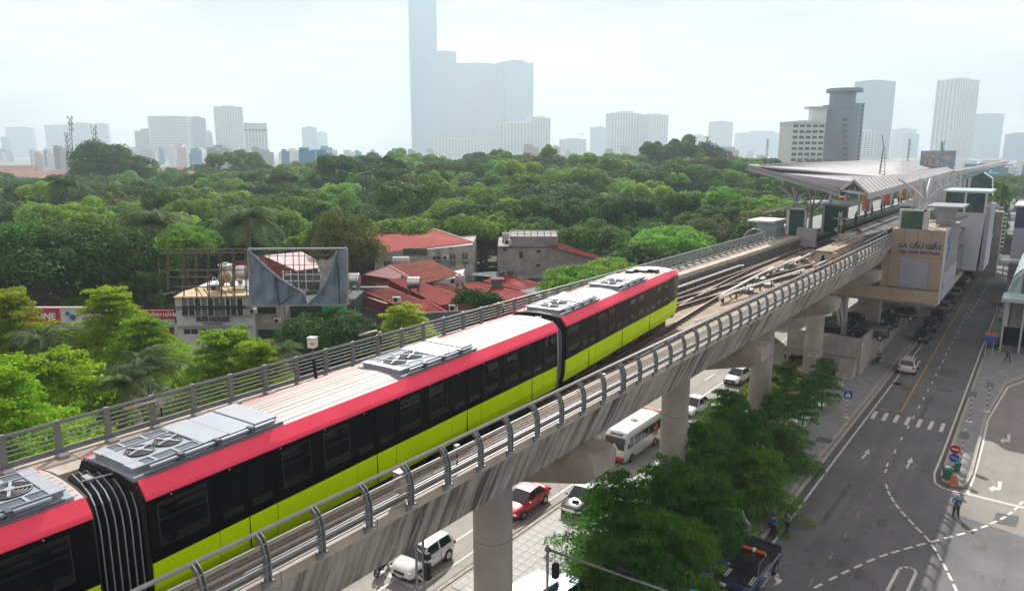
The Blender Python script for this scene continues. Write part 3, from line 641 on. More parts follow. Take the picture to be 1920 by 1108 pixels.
# mast with boxes
p = SY(1572,447,84); t = thing('signal_mast', 'grey equipment mast with boxes standing between the tracks at the platform end', 'mast', (p.x,84,13.36))
for s_ in (-.14,.14): MB().box(p.x+s_-.03,83.95,13.4,p.x+s_+.03,84.05,18.2).build('upright', m_steel2, t)
b = MB()
for k in range(12): b.beam((p.x-.14,84,13.7+k*.37),(p.x+.14,84,13.7+(k+1)*.37),.03,.03)
b.build('lacing', m_steel2, t)
for (dx,z,sx,sz) in ((.32,15.5,.36,.55),(-.26,16.2,.3,.4),(.2,16.9,.3,.35),(.05,17.8,.3,.3)): MB().cbox((p.x+dx,83.8,z),sx,.25,sz).build('box', m_steel2, t, bevel=.02)
MB().beam((p.x-.7,84,17.4),(p.x+.7,84,17.4),.07,.07).build('cross_arm', m_steel2, t)
for i, px in enumerate((1588,1600,1610)):
    p = SY(px,440,84); t = thing('line_side_light', ['pale twin lamp housing left of the pair past the mast','pale twin lamp housing right of the pair past the mast','slim stand with a reddish disc past the lamp housings'][i], 'signal', (p.x,84,13.36)); MB().tube((p.x,84,13.36),(p.x,84,15.6+(.9 if i==2 else 0)),.05,6).build('stand', m_steel2, t)
    if i < 2: MB().cbox((p.x,84,15.6),.5,.3,.5).build('housing', m_coping, t, bevel=.05)
    else: MB().disc((p.x,83.9,16.2),(0,1,0),.25,.06).build('disc', m_rail, t)
# ------------------------------------------------------------------ the train
TR = thing('metro_train', 'lime green, black and pink-topped metro train crossing between tracks on the viaduct', 'train', (-17,12,13.65))
TL = OFF[TR.name]
m_underframe = MAT('underframe_grime', (.03,.03,.032), .7, var=.3, sc_=3)
m_silver = MAT('silver_trim', (.45,.46,.48), .3, .6, var=.1)
def place(o, A, rz):
    o.location = Vector((A[0],A[1],13.65)) - (TL if o.parent == TR else Vector((0,0,0))); o.rotation_euler = (0,0,rz)
def carriage(A, B, doors, lead=False, acs=(), back_trim=True, flip=False):
    """local frame: y along the carriage from A, x = 0 at the right-hand cant rail, negative x to the left; z from rail head"""
    A = Vector((A[0],A[1],0)); B = Vector((B[0],B[1],0)); d = (B-A).normalized(); Lc = (B-A).length; rz = math.atan2(d.y,d.x)-math.pi/2
    W_ = 2.8
    def P(x, y, z): return (x, y, z)
    b = MB()
    prof = [(-.16,.62),(-.07,1.0),(-.02,1.67),(-.02,2.3),(-.03,3.22),(-.03,3.28),(-.24,3.58),(-.75,3.66),(-1.4,3.69)]
    full = prof+[(-W_-x,z) for x,z in prof[::-1][1:]]
    def ring(y, inset=0, zt=0): return [(-1.4+(x+1.4)*(1-inset), y, z if z < 2 else z-zt*(z-2)) for x,z in full]
    e0 = .0; stations = [ring(e0), ring(Lc-(1.9 if lead else 0))]
    if lead: stations += [ring(Lc-1.0,.015,.0), ring(Lc-.4,.06,.03), ring(Lc+.35,.14,.12), ring(Lc+.8,.3,.3)]
    body = MB().loft(stations).build('car_body', m_underframe, TR, local=True); place(body, A, rz)
    OFF[body.name] = Vector((0,0,0))
    made = []
    def sub(mb, nm, m, bevel=0, smooth=False):
        o_ = mb.build(nm, m, body, smooth, bevel, local=True); made.append(o_); return o_
    ye = Lc-(1.9 if lead else .0)
    # roof sheet with ribs
    r_ = MB(); pts = [(-.24,3.585),(-.75,3.668),(-1.4,3.70),(-2.05,3.668),(-2.56,3.585)]
    r_.loft([[(x,y,z+.006) for x,z in pts]+[(x,y,z-.02) for x,z in pts[::-1]] for y in (0.02, ye)]); sub(r_, 'roof_sheet', m_cream)
    rb = MB()
    for i in range(9):
        x = -.45-i*.2375; z = 3.70-.11*((x+1.4)/1.16)**2; rb.box(x-.012,.05,z,x+.012,ye-.05,z+.012)
    sub(rb, 'roof_rib', m_cream)
    for sgn, xx in ((1,0),(-1,-W_)):
        f = lambda x: x if sgn > 0 else -W_-x
        c = MB(); c.prism([(f(.0),0,3.22),(f(.05),0,3.25),(f(.03),0,3.32),(f(-.22),0,3.62),(f(-.27),0,3.60),(f(-.05),0,3.3)], (0,ye,0)); sub(c, 'pink_cant_panel', m_pink)
        gcut = MB().prism([(f(.034),0,3.19),(f(.055),0,3.20),(f(.055),0,3.25),(f(.034),0,3.25)], (0,ye,0)); sub(gcut, 'gutter', m_pink)
        if sgn < 0 : continue
    # right-hand side: lower green panels, black band, windows, doors
    edges = [0.0]
    for dd in doors: edges += [dd[0], dd[2]]
    edges.append(ye if lead else Lc)
    gx = .045
    def gpanel(y0, y1, x=gx, name='green_panel', zb=.62):
        q = MB(); q.loft([[(x-.11,y,zb),(x-.02,y,1.0),(x,y,1.66),(x-.04,y,1.66),(x-.06,y,1.0),(x-.15,y,zb)] for y in (y0+.012,y1-.012)]); return sub(q, name, m_green)
    def bpanel(y0, y1, x=gx, name='black_panel', z0=1.665, z1=3.20):
        q = MB(); q.loft([[(x,y,z0),(x-.002,y,2.3),(x-.035,y,z1),(x-.07,y,z1),(x-.04,y,2.3),(x-.04,y,z0)] for y in (y0+.008,y1-.008)]); return sub(q, name, m_blackgloss)
    segs = []
    for i in range(0, len(edges)-1, 2):
        y0, y1 = edges[i], edges[i+1]
        if y1-y0 < .3: continue
        gpanel(y0, y1); bpanel(y0, y1)
        # windows in the band
        n = 1 if y1-y0 < 2.2 else 2
        for k in range(n):
            a_ = y0+(y1-y0)*(k+.14+(0.0 if n == 1 else .03))/n; c_ = y0+(y1-y0)*(k+.86-(0 if n == 1 else .03))/n
            wq = MB(); wq.loft([[(gx+.004,y,2.0),(gx-.026,y,3.0),(gx-.05,y,3.0),(gx-.02,y,2.0)] for y in (a_,c_)]); sub(wq, 'window', m_window)
            fr = MB()
            for yy in (a_,c_): fr.beam((gx+.006,yy,1.98),(gx-.024,yy,3.02),.03,.012)
            fr.beam((gx+.006,a_,1.98),(gx+.006,c_,1.98),.02,.03); fr.beam((gx-.024,a_,3.02),(gx-.024,c_,3.02),.02,.03); fr.beam((gx-.004,a_,2.62),(gx-.004,c_,2.62),.02,.025); sub(fr, 'window_frame', m_black)
    for dd in doors:
        for y0, y1 in ((dd[0],dd[1]),(dd[1],dd[2])):
            dx = gx-.006
            gpanel(y0, y1, dx, 'door_leaf'); bpanel(y0, y1, dx, 'door_panel')
            wq = MB(); wq.loft([[(dx+.004,y,1.9),(dx-.026,y,2.95),(dx-.05,y,2.95),(dx-.02,y,1.9)] for y in (y0+.14,y1-.14)]); sub(wq, 'door_window', m_window)
        sub(MB().beam((gx-.01,dd[1],.7),(gx-.01,dd[1],1.66),.012,.03), 'door_seal', m_black)
        st = MB().box(gx-.2,dd[0]-.03,.56,gx-.05,dd[2]+.03,.615); sub(st, 'door_step', m_black)
    # lower skirts / bogies
    for yb in (2.6, Lc-3.2):
        bg_ = MB().box(-2.55,yb-1.3,.25,-.15,yb+1.3,.62)
        for w_ in (-.95,.95):
            for x in (-.55,-2.15): bg_.disc((x,yb+w_,.42),(1,0,0),.42,.13,18)
            bg_.box(-.42,yb+w_-.3,.3,-.2,yb+w_+.3,.6)
        sub(bg_, 'bogie', m_underframe)
    eq = MB(); y = 4.6
    while y < Lc-5.0: eq.box(-2.4,y,.25,-.22,y+1.5,.62); y += 1.9
    sub(eq, 'underfloor_box', m_underframe, .03)
    # lamp dots
    dots = MB()
    for y in np.arange(.6, ye, 1.55): dots.disc((gx-.02,float(y),3.13),(1,0,0),.022,.012,8)
    sub(dots, 'marker_dot', m_silver)
    # ends
    for y in ((0.0,) if lead else (0.0, Lc)):
        e = MB(); y1 = y+(-.07 if y == 0 else .07)
        ring_ = [(x-.02 if x > -1.4 else x+.02, y, z) for x,z in full]; e.loft([ring_, [(a,y1,c) for a,_,c in ring_]]); sub(e, 'end_frame', m_black)
    if not lead and back_trim:
        pp = [(.05,Lc-.06,.7),(.062,Lc-.06,1.67),(.055,Lc-.06,2.4),(.02,Lc-.06,3.2),(-.06,Lc-.06,3.38),(-.26,Lc-.06,3.64)]
        sub(MB().path(pp,.035,8), 'silver_trim', m_silver)
    # roof plant
    for (y0, y1, split) in acs:
        n0_ = len(made)
        x0, x1 = -2.18, -.42; zt = 3.84
        ac = MB().box(x0+.05,y0,3.66,x1-.05,y1,zt-.04); sub(ac, 'air_conditioner', m_acgrey, .02)
        sub(MB().box(x0-.08,y0-.12,3.58,x1+.14,y1+.1,3.70), 'mounting_frame', m_acgrey, .02)
        # frame bars + grilles over the fan half
        sub(MB().box(x0+.02,y0,zt-.04,x0+.36,split,zt-.005), 'side_grille', m_acdark); sub(MB().box(x1-.36,y0,zt-.04,x1-.02,split,zt-.005), 'side_grille', m_acdark)
        bars = MB(); n = 3
        for k in range(n+1):
            yy = y0+(split-y0)*k/n; bars.box(x0,yy-.03,zt-.02,x0+.38,yy+.03,zt+.015); bars.box(x1-.38,yy-.03,zt-.02,x1,yy+.03,zt+.015)
        for xx in (x0,x0+.36,x1-.38,x1-.03): bars.box(xx,y0,zt-.02,xx+.035,split,zt+.016)
        bars.box(x0,y0,zt-.02,x1,y0+.28,zt+.012); sub(bars, 'grille_bar', m_accover)
        sub(MB().box(x0+.4,y0+.28,zt-.045,x1-.4,split,zt-.015), 'fan_tray', m_acgrey)
        for k in range(2):
            yc = y0+.28+(split-y0-.28)*(k+.5)/2; xc_ = (x0+x1)/2; rf = min((x1-x0-.8)/2, (split-y0-.28)/4)*.97
            sub(MB().disc((xc_,yc,zt-.005),(0,0,1),rf,.03,20), 'fan_opening', m_black)
            fg = MB()
            for rr in (.97,.78,.6,.42,.25):
                pts = [(xc_+rf*rr*math.cos(t), yc+rf*rr*math.sin(t), zt+.02) for t in [k2*math.pi/10 for k2 in range(21)]]; fg.path(pts,.009,4,caps=False)
            sub(fg, 'fan_guard', m_steel2)
            fx = MB(); fx.beam((xc_-rf*.9,yc-rf*.35,zt+.04),(xc_+rf*.9,yc+rf*.35,zt+.04),.06,.02); fx.beam((xc_-rf*.35,yc+rf*.9,zt+.04),(xc_+rf*.35,yc-rf*.9,zt+.04),.06,.02); fx.disc((xc_,yc,zt+.045),(0,0,1),.1,.03,10)
            sub(fx, 'fan_brace', m_accover)
        if y1-split > .5:
            n = 3 if y1-split > 1.9 else 2
            for k in range(n):
                a_ = split+(y1-split)*k/n; c_ = split+(y1-split)*(k+1)/n
                sub(MB().box(x0-.02,a_+.015,zt-.03,x1+.02,c_-.015,zt+.03-.02*(k%2)), 'cover_panel', m_accover, .012)
        sub(MB().tube((x1+.12,y0+.3,3.80),(x1+.12,y1-.2,3.80),.05,8), 'pipe', m_acgrey); sub(MB().tube((x1+.22,y0+.1,3.72),(x1+.22,y1,3.72),.03,6), 'pipe', m_acdark)
        cl = MB()
        for q in (.25,.5,.75): cl.box(x1+.02,y0+(y1-y0)*q,3.7,x1+.22,y0+(y1-y0)*q+.12,3.88)
        sub(cl, 'pipe_clamp', m_acdark)
        if flip:
            for o_ in made[n0_:]:
                o_.data.transform(Matrix.Translation((0,y0+y1,0)) @ Matrix.Diagonal((1,-1,1,1))); o_.data.flip_normals()
    if lead:
        for (y,x,s_) in ((Lc-3.6,-1.9,.5),(Lc-3.0,-1.3,.6),(Lc-2.5,-.75,.45)): sub(MB().box(x-s_/2,y-.25,3.66,x+s_/2,y+.25,3.84), 'roof_pod', m_acdark, .03)
        for (y,x) in ((Lc-3.4,-1.6),(Lc-2.9,-.9)): sub(MB().cbox((x,y,3.8),.2,.2,.16), 'aerial', m_black)
        # nose shell
        def nring(y, ins, zt, zb=.62, off=.05): return [(-1.4+(x+1.4)*(1-ins)+(off if x > -1.4 else -off), y, (z if z < 2 else z-zt*(z-2))+.02) for x,z in full]
        ns = [(ye,0,0),(Lc-1.0,.01,0),(Lc-.4,.055,.03),(Lc+.35,.135,.12),(Lc+.82,.29,.29)]
        rings = [nring(*a) for a in ns]
        nn = len(full)
        def strip(i0, i1, nm, m):
            for lo, hi in ((i0,i1),(nn-1-i1,nn-1-i0)):
                q = MB(); q.loft([r[lo:hi+1] for r in rings], caps=False, closed=False); sub(q, nm, m, smooth=False)
        strip(0,2,'nose_green_side',m_green); strip(2,4,'nose_black_side',m_blackgloss); strip(4,6,'nose_pink_corner',m_pink); 
        q = MB(); q.loft([r[6:nn-6] for r in rings], caps=False, closed=False); sub(q, 'nose_roof_cap', m_white)
        fr_ = rings[-1]; sub(MB().poly(fr_[2:nn-2]), 'windscreen', m_window); sub(MB().poly([fr_[0],fr_[1],fr_[2],fr_[nn-3],fr_[nn-2],fr_[nn-1]]), 'nose_green_front', m_green)
        sub(MB().box(-2.3,Lc+.3,.25,-.5,Lc+.85,.62), 'coupler_skirt', m_underframe, .05)
    return body
def D4(*c): return [(x-.88,x,x+.88) for x in c]
A2, B2 = (-15.512,6.975), (-16.684,25.484); A1, B1 = (-16.893,26.431), (-18.622,42.46)
dn = (Vector(B2)-Vector(A2)).normalized() if False else None
A3 = (-15.651,5.912); d3 = Vector((-.004,.99999)); A3s = (A3[0]-d3[0]*18.6, A3[1]-d3[1]*18.6)
carriage(A3s, A3, D4(2.6,7.3,11.95,16.25)[:3], acs=[(14.2,18.3,16.2)], back_trim=False, flip=True)
carriage(A2, B2, D4(2.6,7.27,11.92,16.4), acs=[(.05,4.0,1.75),(8.95,12.9,10.9)])
carriage(A1, B1, [(1.72,2.52,3.35),(5.91,6.72,7.55),(10.03,10.89,11.79)], lead=True, acs=[(.25,4.2,2.3),(7.1,10.9,9.2)])
# gangway bellows
def bellows(P0, P1, n, mrib):
    P0 = Vector((P0[0],P0[1],0)); P1 = Vector((P1[0],P1[1],0)); d = (P1-P0).normalized(); x_ = Vector((d.y,-d.x,0)); Lg = (P1-P0).length
    g_ = MB(); rb = MB(); prof = [(-.2,.75),(-.12,1.2),(-.1,2.7),(-.16,3.0),(-.36,3.28),(-.7,3.42),(-1.4,3.47)]
    full = prof+[(-2.8-a,c) for a,c in prof[::-1][1:]]; rings = []
    N_ = n*2+1
    for i in range(N_):
        o_ = P0+d*Lg*i/(N_-1); ins = .0 if i % 2 else .09
        rings.append([o_+x_*(-1.4+(a+1.4)*(1-ins))+Vector((0,0,13.65+(c if c < 1 else c-ins*.7))) for a,c in full])
        if i % 2: rb.path([o_+x_*(-1.4+(a+1.4)*1.01)+Vector((0,0,13.65+c+(.012 if c > 2 else 0))) for a,c in full], .015, 6)
    g = g_.loft(rings).build('gangway_bellows', m_black, TR); rb.build('bellows_rib', m_acgrey, g)
    c_ = MB(); c_.tube(P0+x_*-1.2+Vector((0,0,17.22)), P1+x_*-1.1+Vector((0,0,17.24)), .02, 6); c_.box(P0.x-1.5,P0.y+Lg*.4,17.12,P0.x-1.2,P0.y+Lg*.55,17.22); c_.build('jumper_cable', m_steel2, g)
bellows((A3[0],A3[1]+.08), (A2[0],A2[1]-.08), 6, m_silver)
bellows((B2[0],B2[1]+.08), (A1[0],A1[1]-.08), 4, m_black)
# ------------------------------------------------------------------ station
ST = thing('metro_station', 'elevated station with folded silver roof and beige wall lettered GA CẦU GIẤY', 'station', (-19.4,88,0))
def slab(pts, th, nm, m, parent=ST, bevel=0):
    b = MB(); b.prism(pts, (0,0,-th)); return b.build(nm, m, parent, bevel=bevel)
# key roof points (surveyed on planes of constant Y)
A0 = SY(1402,309,86); A1_ = SY(1402,318,86)
FARL = SY(1690,299,150); FARM = SY(1692,325,118); V0 = SY(1650,331,104); V1 = SY(1440,319,90)
PK = SY(1602,338,88.5); VL = SY(1576,356,88); VLb = SY(1576,367,88)
PKf = SY(1775,313,150); ER = SY(1628,363,88); ERb = SY(1628,374,88); ERf = SY(1788,320,150); ERfb = SY(1788,331,150)
VLf = SY(1766,322,150); TIP = SY(1890,300,172); TIPr = SY(1884,308,170); FARR = SY(1745,316,150)
def sheetroof(pts, nm, m, th=.18):
    a = Vector(pts[1])-Vector(pts[0]); c = Vector(pts[-1])-Vector(pts[0]); n_ = a.cross(c).normalized()
    if n_.z < 0: n_ = -n_
    b = MB(); b.prism(pts, -n_*th); return b.build(nm, m, ST)
def seams(p00, p10, p01, p11, n, nm='roof_seam', m=None, r=.05):
    """standing seams between edge p00-p10 and edge p01-p11, each its own strip"""
    for i in range(1, n):
        a = Vector(p00).lerp(Vector(p10), i/n)+Vector((0,0,.03)); b_ = Vector(p01).lerp(Vector(p11), i/n)+Vector((0,0,.03))
        MB().beam(a, b_, r*1.6, r).build(nm, m or m_roofshade, ST)
sheetroof([A0,FARL,FARM,V0], 'roof_panel', m_roofmetal); sheetroof([A0,V0,V1], 'roof_panel', m_roofmetal)
sheetroof([V1,V0,PK,VL], 'roof_panel', m_roofshade); sheetroof([A0,V1,VL], 'roof_panel', m_roofshade)
sheetroof([FARL,FARR,FARM], 'roof_panel', m_roofshade)
sheetroof([PK,V0,FARM,PKf], 'roof_panel', m_roofmetal)
seams(A0, FARL, A0.lerp(V0,.02), FARM.lerp(V0,.0), 44, r=.03)
seams(V1, V0, VL, PK, 26, r=.025); seams(A0, VL, A0, VL, 2)
for i in range(1,9):
    a = A0.lerp(FARL,.04).lerp(V0.lerp(A0,.9), i/9); b_ = FARL.lerp(FARM, i/9); MB().beam(a+Vector((0,0,.03)), b_+Vector((0,0,.03)), .05, .04).build('roof_seam', m_roofshade, ST)
# skylight strip: gable front, sloping glass to the right with white ribs
sheetroof([PK,ER,ERf,PKf], 'skylight_slope', MAT('frosted_skylight', (.60,.61,.62), .3, var=.12, sc_=.4)); sheetroof([PK,PKf,VLf,VL], 'skylight_slope', m_roofmetal)
seams(PK, PKf, ER, ERf, 34, 'skylight_rib', m_white, .07)
MB().path([ER,PK,VL], .16, 6).build('gable_frame', m_column, ST); MB().poly([PK+Vector((0,.4,-.3)),ER+Vector((0,.4,0)),VL+Vector((0,.4,0))]).build('gable_glass', m_glassy, ST)
b = MB()
for q in (.25,.5,.75): b.beam(PK+Vector((0,.3,-.2)), ER.lerp(VL,q)+Vector((0,.3,0)), .09,.09)
b.build('gable_truss', m_steel2, ST)
MB().beam(ER+Vector((0,.3,-.1)), VL+Vector((0,.3,-.1)), .12,.3).build('tie_beam', m_column, ST)
# fascias
def fascia(a, b_, c, d, nm='fascia'):
    q = MB(); n_ = (Vector(b_)-Vector(a)).cross(Vector(d)-Vector(a)).normalized()*.15; q.prism([a,b_,c,d], n_); return q.build(nm, m_fascia, ST)
fascia(A0, VL, VLb, A1_); fascia(ER, ERf, ERfb, ERb)
MB().beam(A0.lerp(A1_,.5), VL.lerp(VLb,.5)+Vector((0,-.1,0)), .08,.1).build('fascia_line', m_steel, ST)
sheetroof([A1_,VLb,VLb+Vector((0,5,.3)),SY(1450,330,100)], 'soffit', m_fascia, .1)
# far wing
sheetroof([ERf,TIP,TIPr,ERfb+Vector((0,2,0))], 'roof_panel', m_roofmetal, .3); fascia(ERf, TIP, TIPr, ERfb)
sheetroof([ERfb, TIPr, SY(1850,322,168), SY(1790,345,150)], 'roof_soffit', m_glassy, .2)
# antenna masts on the roof
for (px,py,top,Y,r_,lab) in ((1652,331,254,108,.16,'tall lattice mast with thin whip on the ridge of the station roof'),(1764,313,265,150,.12,'thinner far mast behind the skylight strip of the station roof')):
    base = SY(px,py,Y); tp = SY(px+(2 if px<1700 else 3),top,Y); t = thing('antenna_mast', lab, 'mast', base)
    h = tp.z-base.z; b = MB()
    for k in range(3): b.tube(base+Vector((.45*math.cos(k*2.1),.45*math.sin(k*2.1),0)), base+Vector((.12*math.cos(k*2.1),.12*math.sin(k*2.1),h*.72)), .05, 5)
    b.build('leg', m_steel, t); b = MB()
    for k in range(8): b.disc(base+Vector((0,0,h*.08*(k+.6))), (0,0,1), .42-.035*k, .05, 6)
    b.build('ring_brace', m_steel, t); MB().tube(base+Vector((0,0,h*.7)), tp, .06, 5).build('whip', m_steel, t)
# tree-like columns
def ycol(px, pyb, pyt, Y, spread=2.6, r=.28, parent=ST):
    p = SY(px,pyb,Y); q = SY(px,pyt,Y); h = q.z-p.z; c = MB().tube((p.x,Y,p.z-.5),(p.x,Y,p.z+h*.35), r,10,0,r*.8).build('column', m_column, parent)
    for (dx,dy) in ((-1,0),(1,0),(0,-.8),(0,.8)):
        a = Vector((p.x,Y,p.z+h*.3)); pts = []
        for k in range(6):
            f = k/5; pts.append(a+Vector((dx*spread*(f**1.6), dy*spread*(f**1.6), h*.72*f)))
        MB().path(pts, r*.55, 6, 0, r*.35).build('column_arm', m_column, parent)
ycol(1490,398,350,91,2.2,.3); ycol(1519,425,360,96,2.2,.28); ycol(1732,402,338,92,2.9,.34)
for i in range(9):
    Y = 104+i*9
    for X_, zt in ((-24.4,20.6),(-14.0,21.2)):
        MB().tube((X_,Y,14.7),(X_,Y,zt),.22,8).build('column', m_column, ST)
for i, px in enumerate((1757,1766,1774,1782,1790,1798)):
    Y = 118+i*9; p = SY(px,395-i*4,Y); MB().tube((p.x,Y,p.z-3.5),(p.x,Y,p.z+3.6),.24,8).build('column', m_column, ST)
# platforms
m_platfloor = MAT('blue_green_platform_floor', (.09,.13,.14), .6, var=.2, sc_=.4)
PE = -24.1
b = MB().box(-29.6,95,14.55,PE,172,14.75).build('platform_slab', m_platfloor, ST)
MB().box(PE,90,13.2,PE+.12,172,14.80).build('platform_face', m_glassy, ST); MB().box(PE-.35,90,14.755,PE+.13,172,14.80).build('platform_edge', m_teal, ST)
MB().box(-14.9,88.5,13.2,-14.7,172,14.7).build('platform_face', m_glassy, ST); MB().box(-14.9,88.5,14.5,-9.3,172,14.75).build('platform_slab', m_platfloor, ST)
for k in range(26): MB().box(-14.93,90+k*3.1,14.78,-14.85,90+k*3.1+2.9,15.9).build('screen_panel', m_glassy, ST)
for k in range(26): MB().box(-14.96,89.95+k*3.1,14.7,-14.82,90.03+k*3.1,15.95).build('screen_post', m_steel2, ST)
# orange drums and dark boxes on the platform
for i, (px,py) in enumerate(((1582,392),(1618,386),(1647,378),(1668,372),(1684,368))):
    Y = 117+i*17; MB().tube((-25.6,Y,14.75),(-25.6,Y,17.9),.8,16).build('orange_drum', m_orange, ST)
p = G(1541,435,14.75); MB().box(p.x-.1,p.y,14.75,p.x+.1,p.y+9,18.0).build('glass_screen', m_glassy, ST); MB().box(p.x,p.y+.2,14.75,p.x+2.6,p.y+.4,17.9).build('glass_screen', m_glassy, ST)
MB().box(p.x-3.6,p.y+1,17.9,p.x+2.8,p.y+9,18.1).build('canopy', m_teal, ST)
MB().box(p.x-.12,p.y-.1,14.7,p.x+.14,p.y+.1,18.3).build('post', m_column, ST)
# left end: white framed glass, beige wall, canopy, dome
a = SY(1478,443,90); c = SY(1510,394,90); MB().box(a.x,90,a.z,c.x,90.3,c.z).build('end_window', m_glassy, ST)
for (x0,x1,z0,z1) in ((a.x-.2,c.x+.2,c.z,c.z+.25),(a.x-.2,c.x+.2,a.z-.1,a.z+.1),(a.x-.35,a.x,a.z,c.z+.2),(c.x,c.x+.2,a.z,c.z+.2)): MB().box(x0,89.85,z0,x1,90.4,z1).build('window_frame', m_column, ST)
a = SY(1440,463,88.5); c = SY(1532,420,88.5); MB().box(a.x,88.5,a.z-6,c.x-.8,89.2,a.z+1.15).build('side_wall', m_beige, ST)
MB().box(c.x-2.2,88.3,13.5,c.x,89,15.7).build('grey_casing', m_fascia, ST, bevel=.04)
a = SY(1445,397,93); c = SY(1500,383,93); MB().prism([(a.x,90,a.z),(c.x,90,c.z),(c.x,97,c.z),(a.x,97,a.z)],(0,0,.18)).build('small_canopy', m_roofmetal, ST)
a = SY(1411,412,94); c = SY(1462,412,94); MB().box(a.x,92,a.z-.1,c.x,97,a.z+.12).build('small_canopy', m_white, ST); MB().box(a.x+1,93,a.z-2.2,c.x,96,a.z-.1).build('stair_glass', m_teal, ST)
# domed glass stair roof
p = SY(1419,445,92); t = thing('stair_dome', 'pale glass barrel dome over the stairs left of the station', 'glass roof', (p.x,92,6)); R0 = 1.55
b = MB(); rings = []
for k in range(9):
    th = math.pi*k/8; rings.append([(p.x+R0*math.cos(th)*1.05, 91+yy, p.z-1.2+2.4*math.sin(th)*(1-.25*(q/5))) for q, yy in enumerate((0,1.2,2.4,3.6,4.8,6))])
b.loft(rings, closed=False); b.build('glass_shell', m_teal, t)
b = MB()
for q in range(6): b.path([Vector(r_[q]) for r_ in rings], .05, 5)
b.build('glazing_bar', m_white, t); MB().box(p.x-1.6,91,0,p.x+1.6,97,p.z-1.2).build('stair_tower', m_beige, t)
# lettered beige block on the right
YF = 88.0
ftl = SY(1678,430,YF); ftr = SY(1775,436,YF); fbr = SY(1757,571,YF)
xl, xr, zt, zb = -14.0, -8.95, 16.3, 8.45
MB().box(xl,YF,zb+1.5,xr,YF+14,zt).build('facade_block', m_beige, ST)
MB().box(-19.4,YF-.5,zb,xr,YF+1.5,zb+1.35).build('lower_beam', m_beige2, ST); MB().box(-19.4,YF+1.5,zb,xr-.02,YF+26,zb+.4).build('underside_slab', m_conc, ST)
for k in range(1,5): MB().box(-19.4+k*2.1,YF-.512,zb,-19.4+k*2.1+.05,YF-.49,zb+1.35).build('panel_joint', m_coping, ST)
MB().box(-19.0,YF+1.0,zb+1.35,-14.02,YF+1.2,12.6).build('recess_glass', m_panelgrey, ST); MB().box(-16.9,YF+.9,zb+1.35,-16.8,YF+1.0,12.6).build('mullion', m_steel2, ST); MB().box(-14.75,YF-.1,zb+1.35,-14.02,YF+.8,13.5).build('corner_post', m_beige, ST)
# raised cladding panels round the grey blank
for (x0,x1,z0,z1) in [(xl,-12.78,14.98,zt),(-12.74,-11.5,14.98,zt),(-11.46,-10.2,14.98,zt),(-10.16,xr,14.98,zt),(xl,-12.78,13.35,14.94),(-12.74,-11.5,13.35,14.94),(-11.46,-10.2,13.35,14.94),(-10.16,xr,13.35,14.94),(xl,-13.0,zb+1.5,13.3),(-10.05,xr,zb+1.5,13.3)]:
    MB().box(x0,YF-.06,z0,x1,YF,z1).build('cladding_panel', m_beige, ST)
MB().box(-12.9,YF-.03,9.75,-10.15,YF+.1,13.2).build('blank_panel', m_panelgrey, ST); MB().box(xl,YF-.45,zb+1.36,xr,YF,zb+1.5).build('ledge', m_darkconc, ST)
text_on('GA CẦU GIẤY', 'lettering', (-11.25,YF-.07,14.5), (1,0,0), (0,0,1), .66, m_navy, ST, ext=.03, bold=.022)
text_on('CAU GIAY STATION', 'lettering', (-11.3,YF-.07,13.85), (1,0,0), (0,0,1), .44, m_navy, ST, ext=.03, bold=.016)
MB().box(xr,YF-.1,zb,xr+.18,YF+.25,zt+.3).build('corner_trim', m_column, ST)
# right side face with blue sign and glazing
sf = MB().box(xr,YF+.25,zb+1.5,xr+.1,YF+13,zt).build('side_cladding', MAT('dark_side_cladding', (.16,.17,.18), .6, var=.2), ST)
MB().box(xr+.1,YF+.6,zb+.3,xr+.22,YF+12.5,zb+3.2).build('side_banner', m_panelgrey, ST); MB().box(xr+.1,YF+.6,zb+1.7,xr+.25,YF+12.5,zb+1.8).build('banner_bar', m_steel, ST)
for k,(y_,z_) in enumerate(((2.2,15.2),(3.2,14.3),(2.4,13.5))): MB().prism([(xr+.11,YF+y_,z_-.4),(xr+.11,YF+y_+2.2,z_-.1),(xr+.11,YF+y_+2.2,z_+.5),(xr+.11,YF+y_,z_+.2)],(.06,0,0)).build('blue_swoosh', m_bluesign, ST)
for k in range(9): MB().beam((xr-2.2+.25*k,YF+4+k*.9,zt+.5),(xr+.9,YF+4+k*.9,zt+.9),.09,.12).build('louvre_fin', m_steel, ST)
# upper: white framed lookout box, slab roof
MB().box(-13.4,YF+.6,zt,-11.2,YF+.8,zt+1.9).build('lookout_glass', m_glassy, ST)
for (x0,x1,z0,z1) in ((-13.6,-11.0,zt+1.9,zt+2.1),(-13.6,-13.35,zt,zt+1.9),(-11.25,-10.7,zt,zt+2.1)): MB().box(x0,YF+.5,z0,x1,YF+.95,z1).build('window_frame', m_column, ST)
MB().box(-11.8,YF+6,zt+2.0,-8.2,YF+13,zt+2.2).build('slab_roof', m_steel, ST); MB().box(-10.9,YF+8,zt,-8.9,YF+8.2,zt+2.0).build('back_wall', m_whitewall, ST)
MB().box(-10.7,YF+6.5,zt,-10.6,YF+6.6,zt+2).build('post', m_steel, ST)
